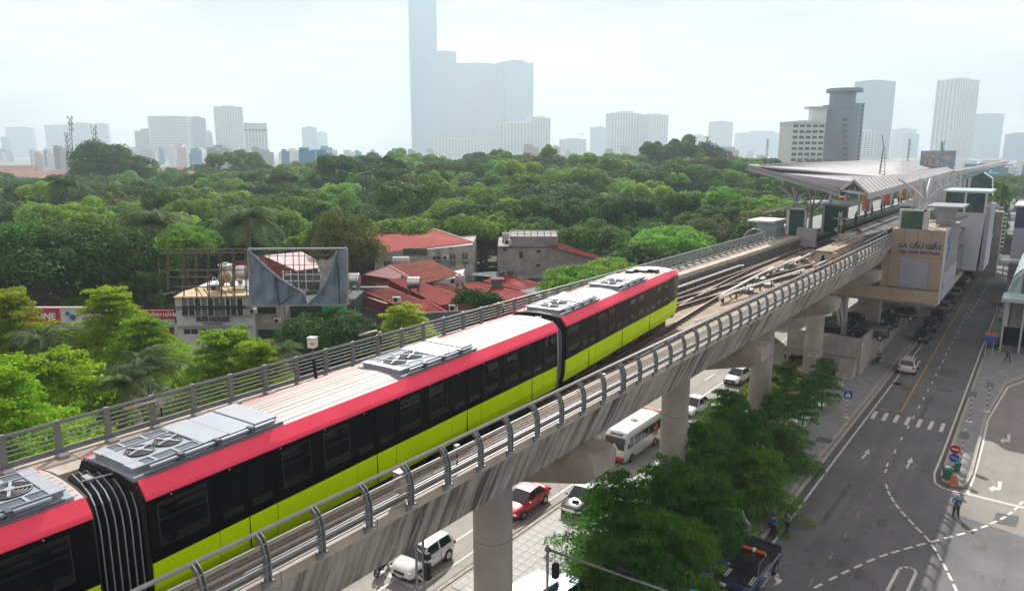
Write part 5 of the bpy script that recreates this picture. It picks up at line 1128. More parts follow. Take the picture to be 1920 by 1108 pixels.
# ------------------------------------------------------------------ people
def skin_obj(name, verts, edges, radii, m, parent, root=0, lv=1):
    me = bpy.data.meshes.new(name); me.from_pydata(verts, edges, []); me.materials.append(m)
    o = bpy.data.objects.new(name, me); COL.objects.link(o); 
    if parent: o.parent = parent; OFF[o.name] = Vector((0,0,0))
    md = o.modifiers.new('skin','SKIN'); md.use_smooth_shade = True
    lay = me.skin_vertices[0].data if me.skin_vertices else None
    if lay is None:
        bpy.context.view_layer.objects.active = o; me.attributes
    for i, r_ in enumerate(radii): me.skin_vertices[0].data[i].radius = (r_[0],r_[1]) if isinstance(r_,tuple) else (r_,r_)
    me.skin_vertices[0].data[root].use_root = True
    s = o.modifiers.new('sub','SUBSURF'); s.levels = lv; s.render_levels = lv
    return o
def person(label, loc, rz, shirt, trousers, pose='stand', hat=None, group=None, h=1.7, scale=1):
    t = thing('person', label, 'person', loc, rz, group); OFF[t.name] = Vector((0,0,0)); k = h/1.7
    # facing -y
    J = dict(pel=(0,0,.95), sp=(0,-.0,1.15), ch=(0,.0,1.34), nk=(0,0,1.48), hd=(0,-.02,1.60), ht=(0,-.01,1.70),
             lh=(-.10,0,.90), lk=(-.12,-.03,.50), la=(-.14,.03,.09), lt=(-.15,-.15,.04), rh=(.10,0,.90), rk=(.13,-.02,.50), ra=(.15,.03,.09), rt=(.17,-.15,.04),
             ls=(-.19,0,1.40), le=(-.25,.04,1.13), lw=(-.25,-.05,.90), lf=(-.25,-.08,.80), rs=(.19,0,1.40), re=(.25,.04,1.13), rw=(.25,-.05,.90), rf=(.25,-.08,.80))
    if pose == 'phone': J.update(le=(-.24,-.02,1.14), lw=(-.12,-.25,1.20), lf=(-.06,-.30,1.24), re=(.24,-.02,1.14), rw=(.10,-.26,1.19), rf=(.05,-.31,1.23), hd=(0,-.05,1.59), ht=(0,-.07,1.69))
    if pose == 'behind': J.update(le=(-.27,.10,1.14), lw=(-.12,.19,.98), lf=(-.03,.20,.94), re=(.27,.10,1.14), rw=(.12,.19,.97), rf=(.04,.21,.92), lk=(-.13,-.02,.5), la=(-.19,.04,.09), lt=(-.22,-.14,.04))
    if pose == 'stride': J.update(lk=(-.11,-.16,.52), la=(-.12,-.22,.10), lt=(-.12,-.38,.05), rk=(.11,.06,.50), ra=(.12,.28,.12), rt=(.12,.14,.04), lw=(-.26,.12,.92), rw=(.26,-.18,.94))
    if pose == 'sit': J.update(pel=(0,.1,.52), sp=(0,.08,.72), ch=(0,.02,.92), nk=(0,.0,1.06), hd=(0,-.03,1.18), ht=(0,-.02,1.28), lh=(-.11,.08,.50), rh=(.11,.08,.50), lk=(-.15,-.34,.52), rk=(.15,-.34,.52), la=(-.16,-.36,.12), ra=(.16,-.36,.12), lt=(-.16,-.52,.06), rt=(.16,-.52,.06),
                               ls=(-.19,.03,.98), rs=(.19,.03,.98), le=(-.25,-.06,.76), re=(.25,-.06,.76), lw=(-.2,-.32,.74), rw=(.2,-.32,.74), lf=(-.18,-.4,.75), rf=(.18,-.4,.75))
    J = {a:(v[0]*k,v[1]*k,v[2]*k) for a,v in J.items()}
    def chain(names, edges, rad, nm, m, root=0, parent=t, lv=1): 
        ix = {n:i for i,n in enumerate(names)}; return skin_obj(nm, [J[n] for n in names], [(ix[a],ix[b]) for a,b in edges], [rad[n] if not isinstance(rad[n],tuple) else rad[n] for n in names], m, parent, root, lv)
    rb = dict(pel=.13,sp=.115,ch=.13,nk=.055,hd=.09,ht=.06,lh=.08,lk=.055,la=.04,lt=.035,rh=.08,rk=.055,ra=.04,rt=.035,ls=.055,le=.038,lw=.028,lf=.03,rs=.055,re=.038,rw=.028,rf=.03)
    names = ['pel','sp','ch','nk','hd','ht','lh','lk','la','lt','rh','rk','ra','rt','ls','le','lw','lf','rs','re','rw','rf']
    E_ = [('pel','sp'),('sp','ch'),('ch','nk'),('nk','hd'),('hd','ht'),('pel','lh'),('lh','lk'),('lk','la'),('la','lt'),('pel','rh'),('rh','rk'),('rk','ra'),('ra','rt'),('ch','ls'),('ls','le'),('le','lw'),('lw','lf'),('ch','rs'),('rs','re'),('re','rw'),('rw','rf')]
    body = chain(names, E_, rb, 'body', m_skin, lv=2)
    rs_ = dict(pel=.145,sp=.135,ch=.15,ls=.072,le=.052,rs=.072,re=.052)
    chain(['pel','sp','ch','ls','le','rs','re'], [('pel','sp'),('sp','ch'),('ch','ls'),('ls','le'),('ch','rs'),('rs','re')], rs_, 'shirt', shirt, lv=2)
    rt_ = dict(pel=.14,lh=.10,lk=.072,la=.058,rh=.10,rk=.072,ra=.058)
    chain(['pel','lh','lk','la','rh','rk','ra'], [('pel','lh'),('lh','lk'),('lk','la'),('pel','rh'),('rh','rk'),('rk','ra')], rt_, 'trousers', trousers, lv=2)
    hd, ht = Vector(J['hd']), Vector(J['ht'])
    hb = MB()
    hb.sphere(hd+Vector((0,.025,.045)), .098,.105,.10,12,8); hb.build('hair' if not hat else 'cap', hat or m_hair, t, smooth=True, local=True)
    if hat: MB().disc(hd+Vector((0,-.07,.06)),(0,.15,1),.10,.012,14).build('peak', m_navyp, t, local=True)
    f = MB(); f.cbox(hd+Vector((0,-.097,.0)),.022,.03,.035); f.build('nose', m_skin, body, local=True)
    e = MB()
    for s in (-.032,.032): e.cbox(hd+Vector((s,-.088,.025)),.02,.012,.01)
    e.build('eyes', m_black, body, local=True)
    MB().cbox(hd+Vector((0,-.088,-.035)),.04,.012,.01).build('mouth', m_redwall, body, local=True)
    for s_, a, w_ in ((-1,'lf','lw'),(1,'rf','rw')):
        F0 = Vector(J[a]); d = (F0-Vector(J[w_])).normalized(); q = MB()
        sd_ = d.cross(Vector((0,1,0))); sd_ = sd_.normalized() if sd_.length > .1 else Vector((1,0,0))
        for i_, ln in enumerate((.07,.08,.075,.06)): o_ = F0+sd_*(i_-1.5)*.018; q.path([o_, o_+d*ln*.6, o_+d*ln+Vector((0,-.01,0))], .0085, 6)
        q.path([F0-d*.03+sd_*s_*.03, F0+d*.02+sd_*s_*.055], .009, 6); q.build('fingers', m_skin, body, local=True)
    for s_, a in ((-1,'la'),(1,'ra')):
        A_ = Vector(J[a]); MB().sphere(A_+Vector((0,-.07,-.045*k)), .05,.135,.045,10,6).build('shoe', m_black, t, smooth=True, local=True)
    return t
# officers
p = G(1475,1003); person('officer in a blue shirt holding a phone, standing behind the pickup on the road', (p.x,p.y,0), R(-70), m_blue, m_trouser, 'phone')
p = G(1449,1012); q = person('officer in a blue shirt seen from behind, leaning at the tailgate of the pickup', (p.x-.1,p.y+.2,0), R(160), m_blue, m_trouser, 'stand')
p = G(1452,1000,.12); person('officer with dark hair half hidden behind the one at the tailgate', (p.x-.35,p.y+.55,.0), R(30), m_blue, m_trouser, 'stand')
p = G(1791,970); person('officer in blue shirt and pale cap, hands behind the back, near the island tip', (p.x,p.y,0), R(175), m_blue, m_trouser, 'behind', hat=m_whitewall)
p = G(1888,679,.14); person('person in a blue jacket walking on the pavement below the entrance stairs', (p.x,p.y,.14), R(120), m_blue, m_trouser, 'stride')
m_greycloth = MAT('grey_cloth', (.12,.12,.13), .85, var=.15); m_hivis = MAT('yellow_green_vest', (.45,.5,.08), .7, var=.1); m_whitecloth = MAT('white_cloth', (.65,.65,.66), .8, var=.08)
p = G(1852,655,.14); person('person in dark clothes standing under the orange and blue kerbside sign', (p.x,p.y,.14), R(-60), m_greycloth, m_trouser, 'stand')
# motorbikes
def motorbike(label, loc, rz, rider=None, cargo=False, z0=0):
    t = thing('motorbike', label, 'motorbike', (loc[0],loc[1],z0), rz); OFF[t.name] = Vector((0,0,0))
    for y in (-.62,.62):
        pts = [(0,y+.27*math.cos(a),.29+.27*math.sin(a)) for a in [k*math.pi/8 for k in range(17)]]; wl = MB().path(pts,.045,6,caps=False).build('wheel', m_tyre, t, local=True); MB().disc((0,y,.29),(1,0,0),.19,.03,14).build('rim', m_rim, wl, local=True)
    MB().loft([[(-.05,-.35,.35),(.05,-.35,.35),(.06,-.3,.62),(-.06,-.3,.62)],[(-.11,.05,.3),(.11,.05,.3),(.12,.05,.58),(-.12,.05,.58)],[(-.12,.55,.5),(.12,.55,.5),(.12,.6,.74),(-.12,.6,.74)]]).build('frame_body', m_blk, t, local=True, bevel=.03)
    MB().loft([[(-.1,.0,.72),(.1,.0,.72),(.1,.0,.78),(-.1,.0,.78)],[(-.13,.7,.76),(.13,.7,.76),(.12,.7,.84),(-.12,.7,.84)]]).build('seat', m_black, t, local=True, bevel=.02)
    MB().path([(0,-.62,.3),(0,-.48,.75),(0,-.42,.98)],.035,8).build('fork', m_rim, t, local=True); MB().path([(-.32,-.3,1.02),(-.1,-.42,1.0),(.1,-.42,1.0),(.32,-.3,1.02)],.02,8).build('handlebar', m_chrome, t, local=True)
    MB().cbox((0,-.55,.9),.18,.12,.16).build('headlight', m_lamp, t, local=True, bevel=.03); MB().loft([[(-.2,-.5,.35),(.2,-.5,.35),(.22,-.46,.4),(-.22,-.46,.4)],[(-.17,-.38,.9),(.17,-.38,.9),(.15,-.36,.92),(-.15,-.36,.92)]]).build('leg_shield', m_rim if cargo else m_blk, t, local=True)
    MB().tube((.12,.3,.3),(.14,.85,.36),.045,8).build('exhaust', m_chrome, t, local=True)
    if cargo: MB().cbox((0,.72,1.02),.42,.42,.4).build('carrier_box', m_white, t, local=True, bevel=.03)
    return t
def rider(label, m, shirt, trousers, hat=None):
    a = m.rotation_euler[2]; p = m.location; person(label, (p.x-math.sin(a)*.15, p.y+math.cos(a)*.15, p.z+.27), a, shirt, trousers, 'sit', hat)
mb1 = motorbike('motorbike with rider under the near viaduct girder, left of the white crossover', (-29.5,26.5), R(10)); rider('person riding the motorbike beside the white crossover', mb1, MAT('pink_shirt', (.5,.25,.22), .8, var=.2), m_trouser, m_whitecloth)
p = G(1644,682,.12); mb2 = motorbike('motorbike parked against the retaining wall with its rider', (p.x,p.y), R(-20), z0=.12); rider('person in dark clothes sitting on the motorbike by the retaining wall', mb2, m_greycloth, m_trouser)
p = G(1868,655,.14); mb3 = motorbike('motorbike of the waiting rider beside the blue and orange kerbside sign', (p.x,p.y), R(-130), z0=.14); rider('person in a black jacket sitting on the motorbike near the stairs', mb3, m_trouser, m_trouser)
p = G(1879,655,.14); mb4 = motorbike('empty motorbike parked against the entrance stairs', (p.x,p.y), R(80), z0=.14)
p = G(1875,600,.14); mb5 = motorbike('pale motorbike parked further up by the grey entrance box', (p.x,p.y), R(0), cargo=True, z0=.14)
p = G(1872,585,.14); motorbike('farthest pale motorbike on the strip by the entrance', (p.x,p.y), R(0), cargo=True, z0=.14)
# platform passengers
clo = [m_greycloth,m_hivis,m_whitecloth,m_trouser,m_blue,m_greycloth,m_hivis,m_trouser,m_whitecloth,m_greycloth]
labs = ['person in grey by the first orange drum on the platform','person in a yellow vest between the first two orange drums','person in white waiting past the second orange drum','person in black at the platform edge past the second drum','person in blue further along the platform edge','person in grey near the third orange drum','person in a yellow vest beyond the third orange drum','person in black far along the platform','person in white far along the platform','person in grey farthest along the platform']
proto = None
for i, (px, py) in enumerate(((1579,440),(1604,420),(1622,409),(1634,406),(1652,398),(1657,396),(1673,388),(1684,384),(1690,381),(1702,377))):
    p = G(px,py,14.75); person(labs[i], (p.x,p.y,14.75), R(random.choice((60,90,120,-90))), clo[i], m_trouser if i%3 else m_greycloth, 'stand', group='passengers on the platform')
for i, px in enumerate((1874.5,1880.5)):
    p = SY(px,470,176); person(['person in dark clothes, left of the pair on the footbridge','person in dark clothes, right of the pair on the footbridge'][i], (p.x,175.6,p.z-.9), R(90), m_trouser, m_trouser, 'stand')

# ------------------------------------------------------------------ street furniture
def ringpost(t, x, y, z0, z1, r=.045, n=6, c1=m_redsign, c2=m_white):
    for k in range(n):
        a = z0+(z1-z0)*k/n; MB().tube((x,y,a),(x,y,z0+(z1-z0)*(k+1)/n), r, 8).build('pole_band', (c1,c2)[k%2], t)
def facing(x, y):
    d = Vector((-x,-y,0)).normalized(); return d, Vector((-d.y,d.x,0))
def discsign(t, x, y, z, r, mat, sides=24, rim=None, nm='sign_face', yawoff=0):
    d, r_ = facing(x,y); a_ = yawoff; d = Vector((d.x*math.cos(a_)-d.y*math.sin(a_), d.x*math.sin(a_)+d.y*math.cos(a_),0)); c = Vector((x,y,z))+d*.07
    q = MB().disc(c, d, r, .025, sides).build(nm, mat, t)
    if rim: MB().disc(c-d*.008, d, r*1.06, .02, sides).build('rim', rim, t)
    return c, d
sx_, sy_ = -4.0, 62.05
zbS = 1.42; zrS = 2.12
t = thing('road_sign', 'red no-entry disc over a blue arrow disc on a banded post at the island tip', 'road sign', (sx_,sy_,.14)); ringpost(t, sx_, sy_, .14, 1.2, n=5, c1=m_black); MB().tube((sx_,sy_,1.2),(sx_,sy_,2.4),.045,8).build('pole', m_white, t)
c, d = discsign(t, sx_, sy_, zrS, .36, m_redsign, rim=m_white); r_ = Vector((-d.y,d.x,0)); MB().obox(c+d*.018, r_*.22, d*.006, Vector((0,0,.05))).build('white_bar', m_white, t)
c, d = discsign(t, sx_, sy_, zbS, .36, m_bluesign, rim=m_white); u_ = (r_*.95+Vector((0,0,-.3))).normalized(); MB().obox(c+d*.018, u_*.24, d*.006, Vector((r_.x*.25*.06,r_.y*.25*.06,.04))).build('white_arrow', m_whitewall, t)
t = thing('road_sign', 'back of an octagonal grey sign on a red and white post behind the no-entry disc', 'road sign', (-3.72,65.2,.14)); ringpost(t, -3.72, 65.2, .14, 2.0, n=8); discsign(t, -3.72, 65.2, 2.3, .40, m_steel, 8); MB().tube((-3.72,65.2,2.0),(-3.72,65.2,2.75),.05,8).build('pole', m_white, t)
for (px,py,lab) in ((1817,790,'back of a small square sign on a banded post beside the island kerb'),(1850,771,'back of a square grey sign on a banded post in mid island')):
    p = G(px,py,.14); t = thing('road_sign', lab, 'road sign', (p.x,p.y,.14)); ringpost(t, p.x, p.y, .14, 2.6, n=10, c1=m_black)
    d, r_ = facing(p.x,p.y); MB().obox(Vector((p.x,p.y,2.75))-d*.03, r_*.32, d*.012, Vector((0,0,.3))).build('sign_back', m_steel, t); MB().disc((p.x,p.y,.16),(0,0,1),.28,.04,12).build('base', m_white, t)
p = G(1586,782,.12); t = thing('road_sign', 'square blue pedestrian crossing sign on a red and white post on the left pavement', 'road sign', (p.x,p.y,.12)); ringpost(t, p.x, p.y, .12, 2.1, n=9); MB().disc((p.x,p.y,.14),(0,0,1),.28,.04,12).build('base', m_white, t)
d, r_ = facing(p.x,p.y); d = Vector((.35,-.93,0)).normalized(); r_ = Vector((-d.y,d.x,0)); r_ = r_ if r_.x > 0 else -r_
MB().obox(Vector((p.x,p.y,2.35))+d*.06, r_*.36, d*.012, Vector((0,0,.36))).build('sign_face', m_bluesign, t)
c = Vector((p.x,p.y,2.35))+d*.08; MB().prism([c-r_*.24-Vector((0,0,.22)), c+r_*.24-Vector((0,0,.22)), c+Vector((0,0,.24))], d*.006).build('white_triangle', m_white, t); MB().prism([c+d*.008-r_*.05-Vector((0,0,.16)), c+d*.008+r_*.05-Vector((0,0,.16)), c+d*.008+Vector((0,0,.1))], d*.005).build('walking_figure', m_ink, t)
# wheelie bins
for (px,py,s_,lab) in ((1774.5,898,1.0,'green wheelie bin with white rubbish on top at the island tip'),(1793,883,.85,'smaller green wheelie bin behind the sign post')):
    p = G(px,py,.14); t = thing('wheelie_bin', lab, 'bin', (p.x,p.y,.14), R(20)); OFF[t.name] = Vector((0,0,0)); MB().loft([[(-.2*s_,-.22*s_,.06),(.2*s_,-.22*s_,.06),(.2*s_,.22*s_,.06),(-.2*s_,.22*s_,.06)],[(-.28*s_,-.3*s_,.85*s_),(.28*s_,-.3*s_,.85*s_),(.28*s_,.3*s_,.85*s_),(-.28*s_,.3*s_,.85*s_)]]).build('bin_body', m_binGreen, t, local=True, bevel=.02)
    MB().box(-.3*s_,-.33*s_,.86*s_,.3*s_,.32*s_,.92*s_).build('lid', m_binGreen, t, local=True, bevel=.02); MB().tube((-.25*s_,.36*s_,.9*s_),(.25*s_,.36*s_,.9*s_),.02,6).build('handle', m_binGreen, t, local=True)
    for q in (-.2,.2): MB().disc((q*s_,.24*s_,.08),(1,0,0),.08,.05,10).build('wheel', m_black, t, local=True)
    if s_ == 1: MB().sphere((0,0,.98),.2,.18,.09,9,5).build('rubbish_bag', m_whitecloth, t, local=True)
# folding warning board
p = G(1786,920,.14); t = thing('warning_board', 'orange triangular folding works sign on legs at the island tip', 'warning sign', (p.x,p.y,.14)); d, r_ = facing(p.x,p.y)
P0 = Vector((p.x,p.y,.14)); 
for s_ in (-1,1): MB().tube(P0+r_*s_*.42, P0+r_*s_*.12+Vector((0,0,1.15))-d*.12, .022,6).build('leg', m_redsign, t)
for s_ in (-1,1): MB().tube(P0-d*.5+r_*s_*.35, P0+r_*s_*.1+Vector((0,0,1.15))-d*.12, .02,6).build('leg', m_redsign, t)
MB().tube(P0+r_*.38+Vector((0,0,.12)), P0-r_*.38+Vector((0,0,.12)), .018,6).build('cross_bar', m_redsign, t)
MB().prism([P0+r_*.36+Vector((0,0,.55)), P0-r_*.36+Vector((0,0,.55)), P0-r_*.08+Vector((0,0,1.2))-d*.1, P0+r_*.08+Vector((0,0,1.2))-d*.1], d*.02).build('board', MAT('orange_board', (.55,.16,.04), .5, var=.15, sc_=6), t)
MB().prism([P0+r_*.17+Vector((0,0,.72))+d*.03, P0-r_*.17+Vector((0,0,.72))+d*.03, P0+Vector((0,0,1.02))+d*.0], d*.006).build('yellow_triangle', m_yellowline, t); MB().tube(P0+Vector((0,0,.78))+d*.045,P0+Vector((0,0,.92))+d*.03,.02,6).build('black_mark', m_ink, t)
# kerbside orange/blue sign
p = G(1853,668,.14); t = thing('kerbside_sign', 'orange over blue sign board on two thin legs at the kerb below the entrance', 'sign', (p.x,p.y,.14))
for q in (-.35,.35): MB().tube((p.x+q,p.y,.14),(p.x+q,p.y,3.0),.04,6).build('leg', m_column, t)
MB().cbox((p.x,p.y,2.3),1.3,.08,.75).build('blue_panel', m_bluesign, t); MB().cbox((p.x,p.y,2.9),1.3,.1,.4).build('orange_panel', m_orange, t)
p = G(1866,597,.14); t = thing('kerbside_sign', 'second small orange and blue sign board further up the kerb', 'sign', (p.x,p.y,.14)); MB().tube((p.x,p.y,.14),(p.x,p.y,2.6),.05,6).build('leg', m_column, t); MB().cbox((p.x,p.y,2.2),1.5,.08,.5).build('blue_panel', m_bluesign, t); MB().cbox((p.x,p.y,2.6),1.5,.1,.3).build('orange_panel', m_orange, t)
# traffic light mast with long arm (bottom middle)
bx = G(1026,1200); top = SY(1026,1020,bx.y*1.0) 
Y0 = 27.0; P = SY(1027,1022,Y0); ht = P.z; t = thing('traffic_signal_mast', 'grey traffic signal mast with a long arm slanting over the trees at the bottom', 'traffic light', (P.x,Y0,.15))
MB().tube((P.x,Y0,.1),(P.x,Y0,ht),.075,12,0,.07).build('mast', m_steel, t, smooth=True); MB().disc((P.x,Y0,.2),(0,0,1),.22,.06,12).build('base_plate', m_steel, t)
E_ = SY(1262,1112,Y0+.3); arm0 = Vector((P.x,Y0,ht-.22)); armE = arm0+(Vector((E_.x,Y0+.3,E_.z))-arm0)*1.25; MB().path([arm0,armE],.07,10,0,.045).build('arm', m_steel, t, smooth=True); MB().disc((P.x,Y0,ht-.22),(1,0,0),.13,.2,12).build('arm_collar', m_steel, t)
for f, ln, lab_ in ((.50,.9,0),(.86,.8,1)):
    c = arm0.lerp(armE, f)+Vector((0,.16,.06)); dd = (armE-arm0).normalized(); hd_ = MB(); hd_.beam(c-dd*ln*.5, c+dd*ln*.5, .22,.30); h_ = hd_.build('signal_head', m_black, t, bevel=.02)
    for k in range(3): MB().disc(c+dd*(k-1)*ln*.31+Vector((0,.14,0)),(0,1,0),.1,.08,12).build('signal_visor', m_black, h_)
c = Vector((P.x+.35,Y0+.2,ht-1.35)); MB().cbox(c,.3,.3,.75).build('signal_head', m_black, t, bevel=.03)
# twin signal posts (bottom, near white crossover)
Y0 = 23.5; a = SY(781,1060,Y0); c = SY(794,1060,Y0); zt = SY(785,1025,Y0).z; t = thing('signal_post_pair', 'pair of grey signal posts with black signal heads in front of the white crossover', 'traffic light', (a.x,Y0,0))
for q, px_ in ((a,0),(c,1)): MB().tube((q.x,Y0,0),(q.x,Y0,min(zt+.6,12.4)),.07,10).build('post', m_steel, t, smooth=True)
for zz in (1.2,.4,-.5): MB().tube((a.x,Y0,zt-1.2+zz*.9),(c.x,Y0,zt-1.35+zz*.9),.025,6).build('brace', m_steel, t)
for zz, hh in ((-.35,.34),(-1.15,.95)):
    q = Vector((c.x+.22,Y0+.05,zt+zz)); h_ = MB().cbox(q,.28,.28,hh).build('signal_head', m_black, t, bevel=.03)
    for k in range(3 if hh > .5 else 1): MB().disc(q+Vector((.17,0,(k-1)*.3 if hh>.5 else 0)),(1,0,0),.1,.1,12).build('signal_visor', m_black, h_)
# ------------------------------------------------------------------ left-hand buildings (distances along the view direction)
TOW = -_fw  # towards the camera
RT = _rt; FD = Vector((-math.sin(YAW), math.cos(YAW), 0))
def onplane(px, py, dep):      # vertical plane facing the camera at horizontal distance dep
    d = ray(px,py); return CO+d*(dep/d.dot(FD))
def wallquad(pts, dep, th, nm, m, t, push=0):
    P = [onplane(x,y,dep-push) for x,y in pts]; b = MB(); b.prism(P, FD*th); return b.build(nm, m, t)
def pbox(x0, y0, x1, y1, dep, th, nm, m, t, push=0, bevel=0):
    P = [onplane(x,y,dep-push) for x,y in ((x0,y1),(x1,y1),(x1,y0),(x0,y0))]; P = [P[0],Vector((P[1].x,P[1].y,P[0].z)),Vector((P[1].x,P[1].y,P[3].z)),Vector((P[0].x,P[0].y,P[3].z))]
    b = MB(); b.prism(P, FD*th); return b.build(nm, m, t, bevel=bevel)
def downbox(x0, y0, x1, y1, dep, th, nm, m, t, zb=0):
    a = onplane(x0,y0,dep); c = onplane(x1,y1,dep); b = MB(); b.prism([(a.x,a.y,zb),(c.x,c.y,zb),c,a], FD*th); return b.build(nm, m, t)
m_darkwin = MAT('dull_window', (.02,.035,.04), .2, var=.4, sc_=1.2); m_curtain = MAT('curtained_window', (.13,.19,.20), .25, var=.35, sc_=1.5)
m_redroof = mat_roof('red_roof_sheet', (.25,.035,.028), (.31,.05,.04), dirt=.15)
m_redroof2 = mat_roof('rusty_red_roof', (.15,.026,.02), (.25,.055,.04), (.04,.028,.022), .8)
m_redroof3 = mat_roof('bright_red_roof', (.20,.025,.022), (.29,.045,.038), (.09,.035,.03), .5)
m_pinkroof = mat_roof('pale_pink_roof', (.52,.40,.42), (.60,.47,.49), dirt=.15)
m_greyroof = mat_roof('green_grey_roof', (.22,.28,.28), (.30,.36,.36), dirt=.3)
m_tanroof = mat_roof('tan_roof', (.50,.38,.23), (.58,.45,.28), (.2,.15,.1), .3)
def roofplane(pts, t, m, th=.1, seam=14, nm='roof'):
    """pts: near-left, near-right, far-right, far-left as 3D"""
    a,b_,c,d = [Vector(p) for p in pts]; n_ = (b_-a).cross(d-a).normalized(); n_ = n_ if n_.z > 0 else -n_
    MB().prism([a,b_,c,d], -n_*th).build(nm, m, t); q = MB()
    for i in range(1,seam):
        f = i/seam; q.beam(a.lerp(b_,f)+n_*.02, d.lerp(c,f)+n_*.02, .07,.05)
    stuff(q.build('roof_seam', m, t))
def ac_unit(t, p, s=.8, m=m_plasterw):
    o = MB().obox(Vector(p)+Vector((0,0,s*.35)), RT*s*.5, FD*s*.2, Vector((0,0,s*.35))).build('outdoor_unit', m, t, bevel=.03); MB().disc(Vector(p)+Vector((0,0,s*.35))-FD*s*.21-RT*s*.12, FD, s*.26, .04, 14).build('fan', m_black, o)
def tank(label, c, r, L_, vertical=False, m=None, ax=None):
    c = Vector(c); t = thing('water_tank', label, 'water tank', (c.x,c.y,c.z-r-.4), group='roof water tanks'); ax = ax or RT
    if vertical: MB().path([c+Vector((0,0,-L_/2)),c+Vector((0,0,L_/2)),c+Vector((0,0,L_/2+r*.25))], r, 16, 0).build('tank', m or m_stainless, t, smooth=True); MB().tube(c+Vector((0,0,L_/2)),c+Vector((0,0,L_/2+.35)),r*.35,10).build('lid', m_stainless, t)
    else:
        MB().tube(c-ax*L_/2, c+ax*L_/2, r, 18).build('tank', m or m_stainless, t, smooth=False, bevel=.06)
        for q in (-.3,.3): MB().disc(c+ax*L_*q, ax, r*1.02, .04, 18).build('hoop', m_steel2, t)
    for q in (-.35,.35): MB().cbox(c+ax*L_*q+Vector((0,0,-r-.2 if not vertical else -L_/2-.3)), .1,.5,.5).build('cradle', m_steel, t)
    return t
# white shop-house with sign
D1 = 70
H = thing('shop_house', "white shop-house with a tan roof and the sign SU'S HOUSE behind scaffolding", 'building', onplane(400,640,D1)); OFF[H.name] = H.location.copy()
downbox(327,556,474,555,D1,9,'wall',m_plasterw,H)
a = onplane(325,557,D1-.3); b_ = onplane(466,554,D1-.3); c = onplane(455,536,D1+5); d = onplane(400,533,D1+5); e = onplane(345,545,D1+2)
MB().prism([a,b_,c,d,e],(0,0,-.12)).build('roof', m_tanroof, H)
wx_ = [342,354,366,378,390,402,414,424,433,445,457]
for i in range(10):
    if i in (5,): pass
    pbox(wx_[i]+.8,560,wx_[i+1]-.8,573,D1,.05,'window',m_curtain if i in (0,1,3,5,6,8) else m_darkwin,H,.06); pbox(wx_[i]+.8,577,wx_[i+1]-.8,591,D1,.05,'window',m_curtain if i in (2,3,5,6) else m_darkwin,H,.06)
for x in wx_: pbox(x-.7,559,x+.7,592,D1,.08,'window_frame',m_white,H,.09)
pbox(340,574,459,576.5,D1,.12,'window_frame',m_black,H,.12)
for x0,x1 in ((345,357),(359,371),(375,402)): pbox(x0,617,x1,626,D1,.05,'window',m_darkwin,H,.06)
pbox(327,611.5,470,613.5,D1,.3,'ledge',m_panelgrey,H,.3); pbox(342,591.5,470,593,D1,.2,'ledge',m_panelgrey,H,.2)
p = onplane(399,599,D1-.12); text_on("SU'S HOUSE", 'lettering', p, RT, (0,0,1), .62, MAT('dark_grey_letters', (.05,.06,.09), .6), H, ext=.05, bold=.03)
p = onplane(399,606.5,D1-.1); text_on('Thời trang & phụ kiện', 'lettering', p, RT, (0,0,1), .22, bpy.data.materials['dark_grey_letters'], H, ext=.02, bold=.006)
p = onplane(404,545,D1+2); ac_unit(H, p, .9, m_steel)
# beige neighbour under the hoarding
H2 = thing('narrow_house', 'narrow pinkish house with air conditioners under the torn hoarding', 'building', onplane(500,625,D1)); downbox(476,572,535,572,D1+.5,10,'wall',MAT('pinkish_plaster',(.34,.29,.28),.8,var=.15),H2)
pbox(483,576,522,588,D1+.5,.1,'window',m_darkwin,H2,.1); pbox(485,618,528,634,D1+.5,.1,'window',m_darkwin,H2,.1); pbox(521,574,534,632,D1+.5,.25,'corner_pipe_column',m_plaster,H2,.25)
pbox(493,595,512,607,D1+.5,.06,'panel_frame',m_plaster,H2,.08)
for px,py in ((521,606),(475,588)): ac_unit(H2, onplane(px,py,D1), .75)
H3 = thing('green_netted_building', 'dark building wrapped in green netting behind the hoarding', 'building', onplane(600,600,D1+2)); downbox(536,571,655,571,D1+2,8,'wall',MAT('dark_green_net',(.01,.04,.03),.8,var=.4),H3); 
m_netg = MAT('bright_green_tarpaulin', (.0,.42,.20), .6, var=.35, sc_=1.5); pbox(604,572,652,585,D1+1,.06,'green_tarpaulin',m_netg,H3,.4)
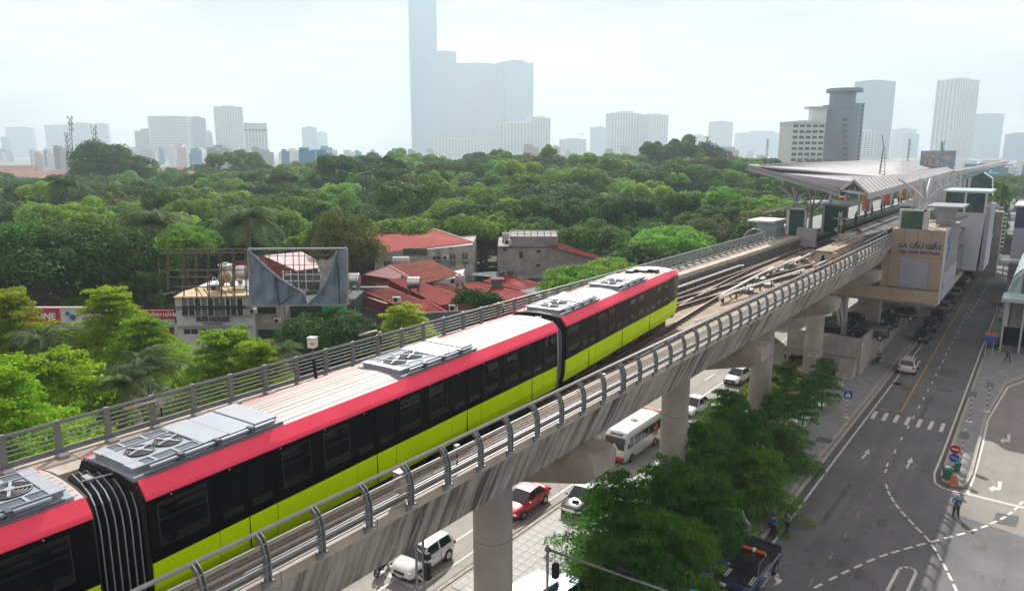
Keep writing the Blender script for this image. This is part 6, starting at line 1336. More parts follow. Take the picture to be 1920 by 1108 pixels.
# torn hoarding: frame + hanging cloth with a swag cut out
D2 = 67.5
HB = thing('torn_hoarding', 'big hoarding frame with torn blue-grey cloth hanging in a deep swag', 'billboard', onplane(560,572,D2))
def Pp(x,y,o=0): return onplane(x,y,D2-o)
for a_,c_ in (((465,467),(650,466)),((465,467),(471,573)),((471,573),(652,571)),((650,466),(652,571))): MB().beam(Pp(*a_),Pp(*c_),.2,.16).build('frame_bar', m_fascia, HB)
m_cloth = MAT('blue_grey_cloth', (.20,.27,.365), .85, var=.18, sc_=.8, bump=.4)
edge = [(466,468),(471,476),(480,483),(492,495),(503,505),(514,515),(527,524),(540,533),(552,540),(562,545),(569,550),(572,560),(578,571)]
edge2 = [(578,571),(585,562),(592,557),(598,550),(604,541),(611,530),(617,517),(622,503),(626,490),(629,478),(631,470),(650,467)]
def cloth(top, xs, nm):
    b = MB(); rows = 12; grid = []
    def ytop(x):
        for i in range(len(top)-1):
            if top[i][0] <= x <= top[i+1][0]:
                f = (x-top[i][0])/max(1e-6,(top[i+1][0]-top[i][0])); return top[i][1]+f*(top[i+1][1]-top[i][1])
        return top[-1][1]
    for x in xs:
        yt = ytop(x); colp = []
        for k in range(rows+1):
            f = k/rows; yb = 572-.01*(x-471); y = yt+(yb-yt)*f; w_ = .10*math.sin(x*.23+f*2.0)+.08*math.sin((x+y)*.11)+.10*(1-f)*math.sin(x*.5)
            colp.append(onplane(x,y,D2-.05+w_))
        grid.append(colp)
    for i in range(len(grid)-1):
        for k in range(rows): b.add([grid[i][k],grid[i+1][k],grid[i+1][k+1],grid[i][k+1]],[(0,1,2,3)])
    o = b.build(nm, m_cloth, HB); o.modifiers.new('s','SOLIDIFY').thickness = .03; return o
cloth(edge, [466+i*2.2 for i in range(51)], 'torn_cloth'); cloth(edge2, [579+i*2.0 for i in range(36)], 'torn_cloth')
# rolled hem and folds
MB().path([Pp(x,y,.15) for x,y in edge[:-1]], .13, 6).build('rolled_hem', m_cloth, HB, smooth=True); MB().path([Pp(x,y,.12) for x,y in edge2[:-1]], .1, 6).build('rolled_hem', MAT('pale_cloth_hem',(.25,.30,.36),.8,var=.2), HB, smooth=True)
MB().prism([Pp(x,y,.02) for x,y in ((592,492),(600,485),(612,488),(629,478),(620,508),(606,535),(597,545),(602,520),(600,505))], FD*.03).build('silver_scrap', MAT('crumpled_silver_sheet',(.35,.35,.37),.5,var=.5,sc_=3,bump=.8), HB)
for pts in ([(517,520),(518,535),(522,560),(524,572)],[(632,492),(634,520),(636,545),(636,570)],[(526,571),(536,562),(550,553)]):
    MB().path([Pp(x,y,.16) for x,y in pts], .06, 6).build('cloth_fold', m_navyp, HB)
# white frame strip on top & hanging wires
for x in (478,490,505,520,535,549,560,572,588,605,622): MB().beam(Pp(x,466,-.3),Pp(x+random.uniform(-3,3),545,-.3),.06,.06).build('back_strut', m_scaff, HB)
for y in (480,497,512,530): MB().beam(Pp(470,y,-.35),Pp(648,y-1,-.35),.05,.05).build('back_strut', m_scaff, HB)
# steel lattice frame left of the hoarding
LF = thing('steel_lattice_frame', 'empty rusty steel hoarding frame above the tan roof', 'scaffold', onplane(320,545,D2))
for x in (317,345,369,392,415,440,463): MB().beam(onplane(x+random.uniform(-1,1),468,D2),onplane(x,556 if x>330 else 545,D2),.09,.09).build('upright', m_scaff, LF); MB().beam(onplane(x-4,470,D2+2.0),onplane(x-3,545,D2+2.0),.08,.08).build('upright', m_scaff, LF)
for y,x0,x1 in ((468,300,466),(475,302,463),(507,318,462),(520,318,400),(538,326,462)): MB().beam(onplane(x0,y,D2),onplane(x1,y-1,D2),.09,.09).build('rail', m_scaff, LF)
for x in (317,369,415,463): MB().beam(onplane(x,468,D2),onplane(x-14,470,D2+3),.07,.07).build('tie', m_scaff, LF)
for x0,x1 in ((369,380),(380,392),(415,426),(426,440)): MB().beam(onplane(x0,540,D2),onplane(x1,556,D2),.07,.07).build('brace', m_scaff, LF)
for x in (342,372,391,413,434): MB().beam(onplane(x,556,D2+1.5),onplane(x,592,D2+1.5),.07,.07).build('upright', m_scaff, LF)
for y in (576,580): MB().beam(onplane(328,y,D2+1.5),onplane(472,y-2,D2+1.5),.1,.1).build('rail', m_black, LF)
tank('upright shiny tank on a cluttered stand above the tan roof', onplane(424,513,D1+3), .75, 1.6, True); tank('shiny tank lying left of the torn hoarding above the tan roof', onplane(460,512,D1+4), .8, 1.7)
tank('grey tank on a stand right of the hoarding', onplane(664,524,D1+6), .7, 1.2)
CL = thing('rooftop_clutter', 'tangle of poles and scrap timber on the tan roof below the upright tank', 'scrap', onplane(430,540,D1+2))
for k in range(16):
    a = onplane(random.uniform(395,462),random.uniform(528,542),D1+random.uniform(1,4)); MB().beam(a, a+RT*random.uniform(-1.6,1.6)+FD*random.uniform(-1,1)+Vector((0,0,random.uniform(-.2,.9))), .07,.07).build('pole', random.choice((m_scaff,m_steel,m_plaster)), CL)
# house with pale pink roof behind the hoarding
H4 = thing('pink_roofed_house', 'house with a pale pink roof and green glazed front seen through the torn hoarding', 'building', onplane(545,540,82))
P4 = [onplane(556,506,80),onplane(592,503,80),onplane(590,484,88),onplane(556,473,92),onplane(495,479,90)]
MB().prism([onplane(556,507,79),onplane(600,501,80),onplane(592,486,88),onplane(566,472,92),onplane(494,479,88)],(0,0,-.15)).build('roof', m_pinkroof, H4)
MB().prism([onplane(470,487,86),onplane(494,480,86),onplane(556,508,80),onplane(556,560,80),onplane(470,560,86)], FD*.2).build('red_gable_wall', m_redwall, H4)
MB().prism([onplane(440,492,88),onplane(494,480,86),onplane(494,530,86),onplane(440,530,88)], FD*.2).build('red_gable_wall', m_redwall, H4)
for i in range(5): pbox(533+i*14,512,546+i*14,545,79.5,.1,'window',m_glassy,H4); 
for i in range(6): pbox(532+i*14,508,533.5+i*14,548,79.5,.15,'window_frame',m_white,H4,.1)
for y in (514,526,545): pbox(532,y,604,y+1.4,79.5,.15,'window_frame',m_white,H4,.12)
downbox(530,512,604,512,79.8,6,'wall',m_darkconc,H4)
# long red roofed hall
D5 = 112
H5 = thing('long_red_roofed_hall', 'long grey mouldy hall with a smooth red sheet roof', 'building', onplane(790,500,D5))
ea, eb = onplane(700,475,D5), onplane(889,454.5,D5+3); fr_, fl_ = onplane(812,429,D5+16), onplane(688,438.5,D5+12)
roofplane([ea,eb,fr_,fl_], H5, m_redroof, seam=24); MB().beam(ea-Vector((0,0,.15)),eb-Vector((0,0,.15)),.25,.2).build('gutter', m_plaster, H5)
for a_,c_ in ((ea,fl_),(fl_,fr_),(fr_,eb)): MB().beam(a_+Vector((0,0,.06)),c_+Vector((0,0,.06)),.25,.1).build('ridge_cap', m_pinkroof, H5)
downbox(702,478,886,459,D5+.6,14,'wall',m_plaster,H5)
for (x0,y0,x1,y1) in ((844,477,854,497),(867,474,877,495),(812,481,826,492),(720,490,732,502)): pbox(x0,y0,x1,y1,D5+.5,.1,'window',m_darkwin,H5,.1); pbox((x0+x1)/2-.4,y0,(x0+x1)/2+.4,y1,D5+.5,.1,'window_bar',m_plaster,H5,.18)
pbox(756,466,800,478,D5+.4,.5,'mould_patch',MAT('mould',(.06,.065,.05),.9,var=.5,sc_=2),H5,.02); ac_unit(H5, onplane(836,487,D5), 1.0); pbox(700,487,887,489.5,D5+.5,.1,'string_course',m_conc,H5,.12)
# mid red gable house
D6 = 94
H6 = thing('red_gable_house', 'red sheet house with a streaked rusty roof in front of the long hall', 'building', onplane(780,530,D6))
roofplane([onplane(790,532,D6-2),onplane(867,516,D6),onplane(806,486.5,D6+8),onplane(729,497.5,D6+7)], H6, m_redroof2, seam=12)
MB().prism([onplane(729,497,D6+6.8),onplane(789,532,D6-2),onplane(752,540,D6-1),onplane(678,530,D6+5),onplane(678,515,D6+5)], FD*.3).build('red_gable_wall', m_redwall, H6)
MB().prism([onplane(752,516,D6+1),onplane(768,521,D6-.5),onplane(766,524,D6-.5),onplane(752,523,D6+1)], -FD*.1).build('grey_glazing', m_curtain, H6); downbox(790,533,866,518,D6-1,6,'wall',m_plasterw,H6); pbox(845,523,852,531,D6-1.1,.1,'window',m_darkwin,H6)
tank('white tank on a stand at the right end of the streaked rusty roof', onplane(862,524,D6-4), .55, .9, True, m_plasterw)
t_ = tank('white tank peeping over the streaked rusty roof', onplane(752,489,D6+10), .6, 2.4, False, m_plasterw)
# low red roofs cluster
def lowroof(label, near, far, dn, df, m, seam=10, wall=True):
    P = [onplane(*near[0],dn[0]),onplane(*near[1],dn[1]),onplane(*far[1],df[1]),onplane(*far[0],df[0])]; t = thing('sheet_roofed_shed', label, 'building', (P[0].x,P[0].y,0), group=None)
    roofplane(P, t, m, seam=seam)
    if wall:
        b = MB(); b.prism([Vector((P[0].x,P[0].y,0)),Vector((P[1].x,P[1].y,0)),P[1]-Vector((0,0,.12)),P[0]-Vector((0,0,.12))], FD*.2); b.build('front_wall', m_redwall, t)
        b = MB(); b.prism([Vector((P[0].x,P[0].y,0)),Vector((P[3].x,P[3].y,0)),P[3]-Vector((0,0,.12)),P[0]-Vector((0,0,.12))], RT*.2); b.build('side_wall', m_redwall, t)
    return t
lowroof('low shed with a rust-stained red roof and a small white unit on it', [(738,570),(800,566)],[(678,545),(730,538)],(78,79),(86,87),m_redroof2)
ac_unit(thing('air_conditioner', 'white outdoor unit standing on the rust-stained low roof', 'air conditioner', onplane(744,568,77)), onplane(744,567,77), .9)
lowroof('long shed with a bright red roof carrying the big steel tank', [(826,572),(890,562)],[(728,524),(762,520)],(80,82),(92,93),m_redroof3)
lowroof('small curved red roof just behind the pale green tree', [(770,588),(842,585)],[(748,572),(800,560)],(72,73),(76,77),m_redroof3)
lowroof('dark rust-red roof running behind the big steel tank roof', [(874,560),(905,555)],[(806,532),(830,530)],(84,86),(93,94),m_redroof2, wall=False)
lowroof('broad red roof behind the round dark bush', [(920,566),(1004,553)],[(865,533),(895,528)],(84,86),(95,96),m_redroof3)
lowroof('red roof with a dark raised vent right of the broad roof', [(988,547),(1042,540)],[(905,526),(955,515)],(92,94),(104,105),m_redroof3)
lowroof('green-grey sheet roof at the back of the red roofs', [(956,522),(1046,518)],[(866,513),(950,508)],(104,105),(112,112),m_greyroof, wall=False)
lowroof('small pale grey sheet roof next to the left railing', [(1012,557),(1034,548)],[(975,545),(1005,538)],(88,89),(92,93),m_greyroof, wall=False)
t = thing('roof_vent_box', 'dark boxy vent standing on the right-hand red roof', 'roof vent', onplane(932,532,92)); MB().obox(onplane(932,530,92), RT*.7, FD*.7, Vector((0,0,.6))).build('box', m_darkconc, t); MB().obox(onplane(932,525,92)+Vector((0,0,.1)), RT*.9, FD*.9, Vector((0,0,.08))).build('cap', m_redroof3, t)
tank('big shiny tank lying on the long bright red roof', onplane(776,530,85), .72, 1.5)
for i,(px,py) in enumerate(((941,515),(957,512))): tank(['small dark drum on the green-grey roof, left of two','small dark drum on the green-grey roof, right of two'][i], onplane(px,py,106), .45, .5, True, m_acdark)
p = onplane(850,583,72); ac_unit(thing('air_conditioner', 'white outdoor unit at the gutter of the small curved red roof', 'air conditioner', p), p, .9)
t = thing('boundary_wall', 'dark stained wall below the red sheds between the hoarding and the pale green tree', 'wall', onplane(690,600,79)); downbox(656,548,760,580,79,.4,'wall_face',m_redwall,t); downbox(658,570,735,592,78.5,.3,'stained_base',m_darkconc,t)
t = thing('boundary_wall', 'dark low wall behind the left railing under the red roofs', 'wall', onplane(860,600,71)); downbox(735,590,890,582,71,.3,'wall_face',m_darkconc,t)
t = thing('fascia_beam', 'weathered horizontal beam on posts right of the hoarding', 'beam', onplane(700,545,80)); pbox(661,538,728,541,80,.4,'beam',m_plaster,t); MB().tube(onplane(659,520,79),onplane(659,580,79),.08,6).build('post', m_steel, t)
# grey concrete building with roof terrace
D7 = 108
H7 = thing('grey_concrete_building', 'bare grey concrete building with a railed roof terrace and a rusty lean-to roof', 'building', onplane(1020,520,D7))
m_bare = MAT('bare_cement', (.27,.265,.265), .9, var=.3, sc_=.5, bump=.2)
downbox(933,462,1028,460,D7,12,'wall',m_bare,H7); MB().prism([onplane(1026,460,D7),onplane(1136,489,D7),onplane(1136,520,D7),onplane(1026,520,D7)], FD*.3).build('gable_wall', m_bare, H7)
pbox(955,444,1046,460,D7+.5,8,'terrace_block',m_bare,H7); roofplane([onplane(1136,490,D7-.5),onplane(1150,489,D7+4),onplane(1052,457,D7+8),onplane(1026,459,D7-.5)], H7, m_redroof3, seam=14)
for (x0,y0,x1,y1) in ((974,472,980,484),(1006,469,1014,474),(943,466,950,471),(1005,496,1013,500)): pbox(x0,y0,x1,y1,D7,.1,'window',m_darkwin,H7,.08)
for y in (434,438,443): MB().beam(onplane(958,y,D7),onplane(1046,y,D7),.09,.09).build('terrace_rail', m_steel2, H7); MB().beam(onplane(965,y-1,D7+6),onplane(1046,y-1,D7+6),.08,.08).build('terrace_rail', m_steel2, H7)
for k in range(8): MB().beam(onplane(958+k*12.5,433,D7),onplane(958+k*12.5,447,D7),.09,.09).build('terrace_post', m_steel2, H7)
tank('small pale tank at the left corner of the grey concrete building', onplane(948,444,D7), .5, .9, True, m_plasterw); ac_unit(H7, onplane(952,459,D7-.2), 1.1)
pbox(933,462,1026,465,D7,.3,'parapet_stain',m_darkconc,H7,.1)
t = thing('small_red_shed', 'small dark red roof among trees right of the grey concrete building', 'building', onplane(1155,462,125)); roofplane([onplane(1136,466,125),onplane(1180,463,125),onplane(1178,453,130),onplane(1136,455,130)], t, m_redroof2, seam=8); downbox(1130,470,1172,468,124.5,4,'wall',m_bare,t)
# red roadside signs at far left
t = thing('red_sign_hoarding', 'long red roadside hoarding with white letters and a white end panel', 'sign', onplane(90,600,75)); D8 = 75
pbox(-60,578,115,607,D8,.4,'red_panel',m_redsign,t); pbox(115,577,200,606,D8,.4,'white_panel',m_plasterw,t); pbox(-60,576.5,200,578.5,D8,.5,'top_edge',m_pinkroof,t,.06); pbox(-60,607,200,618,D8,.3,'pale_base',m_panelgrey,t)
p = onplane(86,594,D8-.06); text_on('ONE', 'lettering', p, RT, (0,0,1), 1.0, m_white, t, ext=.05, bold=.03)
MB().disc(onplane(126,588,D8-.08),FD,.22,.05,14).build('green_blob', m_binGreen, t); MB().disc(onplane(136,595,D8-.08),FD,.33,.05,14).build('blue_blob', m_bluesign, t)
t = thing('red_banner_wall', 'red banner with white letters CHÍNH HÃNG left of the white shop-house', 'sign', onplane(300,600,71)); pbox(262,582,326,598,71,.3,'red_banner',m_redsign,t); p = onplane(303,590.5,70.9); text_on('CHÍNH HÃNG', 'lettering', p, RT, (0,0,1), .52, m_white, t, ext=.03, bold=.01)
pbox(306,599,326,613,71,.3,'white_panel',m_plasterw,t); pbox(285,599,306,613,71,.3,'blue_panel',m_bluesign,t); pbox(262,613,326,640,71,.3,'brick_wall',m_redwall,t); MB().prism([onplane(313,605,70.9),onplane(319,605,70.9),onplane(316,600.5,70.9)],-FD*.02).build('blue_triangle', m_navy, t)
p = onplane(316,609,70.9); text_on('A MITA B', 'lettering', p, RT, (0,0,1), .2, m_navy, t, ext=.02)
# lamp / cell poles in the wood
for i,(px,y0,y1,dep) in enumerate(((680,327,372,190),(687,325,372,190),(694,327,372,190))): t = thing('thin_pole', ['left of three thin dark poles rising from the wood','middle of three thin dark poles rising from the wood','right of three thin dark poles rising from the wood'][i], 'pole', onplane(px,y1+8,dep)); MB().beam(onplane(px,y0,dep),onplane(px,y1+8,dep),.3,.3).build('shaft', m_acdark, t); MB().cbox(onplane(px,y0,dep),.8,.8,.5).build('head', m_acdark, t)
# ------------------------------------------------------------------ vegetation: crowns are thousands of separate leaf faces
def leafmesh(name, P, Nn, S, mats, mi=None, asp=.62):
    """P points, Nn normals, S sizes -> rhombic leaf faces"""
    n = len(P); rnd = RNG.normal(size=(n,3)); a = np.cross(Nn, rnd); a /= np.linalg.norm(a,axis=1)[:,None]+1e-9; b = np.cross(Nn, a)
    s = S[:,None]; fold = Nn*s*.18
    V = np.stack([P-a*s*.5, P-b*s*.5*asp+fold*.6, P+a*s*.5, P+b*s*.5*asp-fold*.3],1).reshape(-1,3)
    me = bpy.data.meshes.new(name); me.vertices.add(4*n); me.vertices.foreach_set('co', V.astype(np.float32).ravel())
    me.loops.add(4*n); me.loops.foreach_set('vertex_index', np.arange(4*n,dtype=np.int32)); me.polygons.add(n)
    me.polygons.foreach_set('loop_start', np.arange(0,4*n,4,dtype=np.int32)); me.polygons.foreach_set('loop_total', np.full(n,4,np.int32))
    for m_ in mats: me.materials.append(m_)
    if mi is not None: me.polygons.foreach_set('material_index', mi.astype(np.int32))
    me.update(); me.validate(); return me
def unit(v): return v/(np.linalg.norm(v,axis=1)[:,None]+1e-9)
def crown(name, Rr, H, lobes, n, leaf, m, base=0.0, flat=1.0, sub=7, spread=1.0):
    """lobed broadleaf crown: centre at height base+H/2; two levels of lobes"""
    C = []
    for i in range(lobes):
        th = RNG.uniform(0,2*math.pi); u = RNG.uniform(-.35,1); r_ = math.sqrt(max(0,1-u*u))*RNG.uniform(.55,.82)
        c = np.array([Rr*r_*math.cos(th)*spread, Rr*r_*math.sin(th)*spread, base+H*.45+H*.42*u*flat]); q = Rr*RNG.uniform(.26,.46)
        for k in range(sub):
            d = unit(RNG.normal(size=(1,3)))[0]; d[2] = abs(d[2])*.8-.15; C.append((c+d*q*.8, q*RNG.uniform(.34,.62)))
    cc = np.array([c for c,_ in C]); rr = np.array([r_ for _,r_ in C]); w_ = rr**2; idx = RNG.choice(len(C), size=n, p=w_/w_.sum())
    d = RNG.normal(size=(n,3)); d[:,2] += .35; d = unit(d); rad = rr[idx]*RNG.uniform(.80,1.06,n)
    P = cc[idx]+d*rad[:,None]; Nn = unit(d*1.0+RNG.normal(size=(n,3))*.33+np.array([0,0,.15])); S = leaf*RNG.uniform(.6,1.35,n)
    return leafmesh(name, P, Nn, S, [m])
def trunkmesh(name, h, r0, Rr, nb=6, m=None, lean=.3):
    b = MB(); top = Vector((random.uniform(-lean,lean),random.uniform(-lean,lean),h)); pts = [Vector((0,0,-.2)), Vector((0,0,0)).lerp(top,.33)+Vector((random.uniform(-.1,.1),0,0)), Vector((0,0,0)).lerp(top,.66), top]
    b.path(pts, r0, 8, 0, r0*.6)
    for k in range(nb):
        a = k*2*math.pi/nb+random.uniform(-.3,.3); st = Vector((0,0,0)).lerp(top, random.uniform(.62,1.0)); L_ = Rr*random.uniform(.5,.85)
        e = st+Vector((math.cos(a)*L_,math.sin(a)*L_,L_*random.uniform(.3,.6))); mid = st.lerp(e,.5)+Vector((0,0,L_*.12)); b.path([st,mid,e], r0*.42, 6, 0, r0*.08)
    return b.mesh(name, m or m_bark, smooth=True)
def tiercrown(name, Rr, H, tiers, n, leaf, m, z0=0, sprays=11):
    """flat layered sprays like a parasol tree"""
    P = []; per = n//(tiers*sprays)
    for t_ in range(tiers):
        f = t_/(tiers-1); rt = Rr*(1-.62*f)*RNG.uniform(.85,1.1)*(1.0 if t_ else .92); zt_ = z0+H*f
        for s_ in range(sprays):
            z = zt_+RNG.uniform(-.32,.32)
            a = 2*math.pi*(s_+RNG.uniform(-.35,.35))/sprays; L_ = rt*RNG.uniform(.72,1.12); k = int(per*(L_/Rr+.25)); tt = RNG.uniform(0.08,1,k)**.75
            wd = (.10+.34*np.sin(np.pi*np.clip(tt,0,1)*.86))*L_*.75; la = RNG.normal(size=k)*wd*.42; zz = z+.22*L_*tt*RNG.uniform(.5,1.0)-.16*L_*tt**2.4+RNG.normal(size=k)*.07-np.abs(la)*.12
            q = RNG.uniform(-.15,.15); bend = q*tt*L_
            P.append(np.stack([math.cos(a)*tt*L_-math.sin(a)*(la+bend), math.sin(a)*tt*L_+math.cos(a)*(la+bend), zz],1))
    P = np.concatenate(P); n_ = len(P); Nn = unit(RNG.normal(size=(n_,3))*.38+np.array([0,0,1.0])); S = leaf*RNG.uniform(.6,1.35,n_)
    return leafmesh(name, P, Nn, S, [m])
def tiertrunk(name, h0, h1, Rr, tiers, sprays=9):
    b = MB(); b.path([(0,0,-.2),(.05,0,h0*.5),(0,.05,h0),(0,0,h1)], .17, 8, 0, .05)
    for t_ in range(tiers):
        f = t_/(tiers-1); z = h0+(h1-h0)*f*.93
        for s_ in range(sprays):
            a = 2*math.pi*s_/sprays+t_*.4; L_ = Rr*(1-.62*f)*.8; b.path([(0,0,z),(math.cos(a)*L_*.5,math.sin(a)*L_*.5,z+L_*.14),(math.cos(a)*L_,math.sin(a)*L_,z+L_*.10)], .045, 5, 0, .01)
    return b.mesh(name, m_bark, smooth=True)
def palmcrown(name, Rr, fronds, m, leaf=.55, droop=1.0, up=.75):
    P = []; Nn = []; V = []; Fc = []
    for k in range(fronds):
        a = 2*math.pi*k/fronds+RNG.uniform(-.2,.2); el = RNG.uniform(.05,up*1.4); L_ = Rr*RNG.uniform(.85,1.1); pts = []
        for i in range(15):
            f = i/14; r_ = L_*f*math.cos(el*(1-f*.4)); z = L_*f*math.sin(el)-droop*L_*.62*f**2.2; pts.append(np.array([math.cos(a)*r_, math.sin(a)*r_, z]))
        for i in range(14):
            d = pts[i+1]-pts[i]; d /= np.linalg.norm(d); sd = np.cross(d,[0,0,1]); sd /= np.linalg.norm(sd)+1e-9
            for j in range(2):
                o_ = pts[i]+(pts[i+1]-pts[i])*(j*.5); ll = leaf*L_/3*(math.sin(math.pi*min(1,(i+j*.5)/14*.85+.12)))**.7
                for s_ in (-1,1):
                    tip = o_+sd*s_*ll+d*ll*.45+np.array([0,0,-ll*RNG.uniform(.25,.75)]); w_ = d*.035*L_/2.5+np.array([0,0,.0]); n0 = len(V); V += [o_-w_,o_+w_,tip+w_*.2,tip-w_*.2]; Fc.append((n0,n0+1,n0+2,n0+3))
        # rib
        for i in range(14):
            n0 = len(V); w_ = np.array([0,0,.03]); V += [pts[i]-w_,pts[i+1]-w_,pts[i+1]+w_,pts[i]+w_]; Fc.append((n0,n0+1,n0+2,n0+3))
    me = bpy.data.meshes.new(name); me.from_pydata([tuple(v) for v in V], [], Fc); me.materials.append(m); return me
# shared meshes
CR = [crown('crown', 5.0, 6.5, 11, 9500, .44, lf_mid, sub=5), crown('crown', 5.0, 6.0, 14, 9500, .42, lf_dark, sub=6), crown('crown', 4.6, 7.5, 11, 9500, .42, lf_mid, spread=.9, sub=5), crown('crown', 5.4, 5.2, 20, 8500, .50, lf_olive, flat=.8),
      crown('crown', 3.6, 8.0, 14, 7500, .42, lf_mid, spread=.8), crown('crown', 5.0, 6.2, 26, 9000, .40, lf_dark, sub=9), crown('crown', 5.6, 4.6, 24, 9000, .44, lf_mid, flat=.6)]
TK = [trunkmesh('trunk', 5.0, .28, 2.6, lean=.15) for _ in range(4)]
def tree(name, label, cat, x, y, crown_me, trunk_me, zc, s, sz=None, group=None, rz=None, z0=0, ss=None):
    """zc: height of the crown's foot above the ground"""
    t = thing(name, label, cat, (x,y,z0), random.uniform(0,6.28) if rz is None else rz, group)
    c = mesh_child('crown', crown_me, t, (0,0,zc), (0,0,0), (s,s,(sz or s)))
    k = (zc+s*1.2)/5.5; mesh_child('trunk', trunk_me, t, (0,0,0), (0,0,0), (s*.9,s*.9,k)); return t
# --- pale green layered trees right behind the left railing
TIER = [tiercrown('crown', 5.2, 4.2, 6, 42000, .175, lf_tier, sprays=13), tiercrown('crown', 4.6, 5.4, 9, 42000, .17, lf_tier, sprays=12)]
TTK = [tiertrunk('trunk', 5.2, 10.2, 4.6, 6), tiertrunk('trunk', 5.2, 11.0, 4.0, 7)]
def tiertree(label, px, pytop, dep, s, v=0, name='layered_tree', meshes=None, sz=None):
    m_, hc, hb = (TIER[v], (4.6,5.6)[v], 5.2) if meshes is None else meshes
    p = onplane(px, pytop, dep); top = p.z; sz = sz or s; zb = top-hc*sz-.25*s
    t = thing(name, label, 'tree', (p.x,p.y,0), random.uniform(0,6.28)); mesh_child('crown', m_, t, (0,0,zb), (0,0,0), (s,s,sz)); mesh_child('trunk', TTK[v], t, (0,0,0), (0,0,0), (s,s,top/ (10.2,11.0)[v]*.97)); return t
for a in [('bright yellow-green layered tree filling the left edge above the railing',85,655,40,1.15,0),('bright layered tree at the far left edge in front of the red hoarding',10,545,52,.95,1),('tall bright layered tree between the red hoarding and the red banner',200,540,55,1.0,1),
          ('bright layered tree below the lower right of the tall layered one',265,590,52,.85,0),('wide bright layered tree in front of the white shop-house',420,612,47,1.0,0),('small bright layered tree at the right of the shop-house sign tree',480,640,45,.7,1),('pale green layered tree in front of the low red sheds',755,568,62,.85,0),('bright layered tree in the bottom left corner behind the railing',-20,680,33,1.0,1)]: tiertree(*a)
# --- feathery palms behind the railing and two tall palms in the wood
PALM = [palmcrown('fronds', 3.0, 40, lf_palm, up=1.0, droop=1.35, leaf=.62), palmcrown('fronds', 2.6, 30, lf_palm, up=1.0, droop=1.0)]
PTK = MB().path([(0,0,-.2),(.1,0,4),(0,.1,8)], .22, 8, 0, .17).mesh('trunk', m_barkpale, smooth=True)
def palm(label, px, py, dep, s, v=0, hfix=None):
    p = onplane(px,py,dep); t = thing('palm_tree', label, 'palm tree', (p.x,p.y,0), random.uniform(0,6)); mesh_child('fronds', PALM[v], t, (0,0,p.z), (0,0,0), (s,s,s)); mesh_child('trunk', PTK, t, (0,0,0), (0,0,0), (s*.8,s*.8,p.z/8)); return t
for a in [('drooping grey-green palm between the two layered trees behind the left railing',265,690,44,1.15,1),('small palm left of the drooping grey-green palm',228,720,42,1.0,1),('feathery palm below the red hoarding at far left',75,640,50,1.0,1),('small palm behind the railing right of the shop-house tree',515,665,47,.9,1),
          ('tall palm with a big drooping head above the dark wood at left',285,420,96,2.0,0),('tall palm with spreading fronds left of the torn hoarding top',465,415,98,2.0,0),('distant palm standing above the wood at far left',122,345,150,1.9,0),('distant palm in the middle of the wood',612,388,170,1.5,0),('palm in the wood left of the station roof',1160,372,190,1.5,0),('palm low in the wood near the station canopy',1385,385,150,1.3,0)]: palm(*a)
# --- individual broadleaf trees one can point to
SPECIAL = []
def special(label, px, pytop, dep, s, k, sz=None, hc=6.3, name='broadleaf_tree'):
    p = onplane(px,pytop,dep); sz = sz or s; zc = p.z-hc*sz; SPECIAL.append((p.x,p.y,s*4)); return tree(name, label, 'tree', p.x, p.y, CR[k], TK[k%4], max(.5,zc), s, sz)
m_bush = crown('crown', 4.0, 4.2, 22, 15000, .24, lf_dark, flat=.8); CR.append(m_bush); m_yel = crown('crown', 3.4, 3.4, 18, 9000, .26, lf_tier, flat=.8); CR.append(m_yel); m_dense = crown('crown', 5.0, 5.6, 34, 18000, .30, lf_dark, sub=9); CR.append(m_dense); m_olv = crown('crown', 4.4, 7.0, 26, 16000, .26, lf_olive, sub=9); CR.append(m_olv)
m_midf = crown('crown', 4.6, 5.0, 26, 16000, .28, lf_mid, sub=8, flat=.8); CR.append(m_midf)
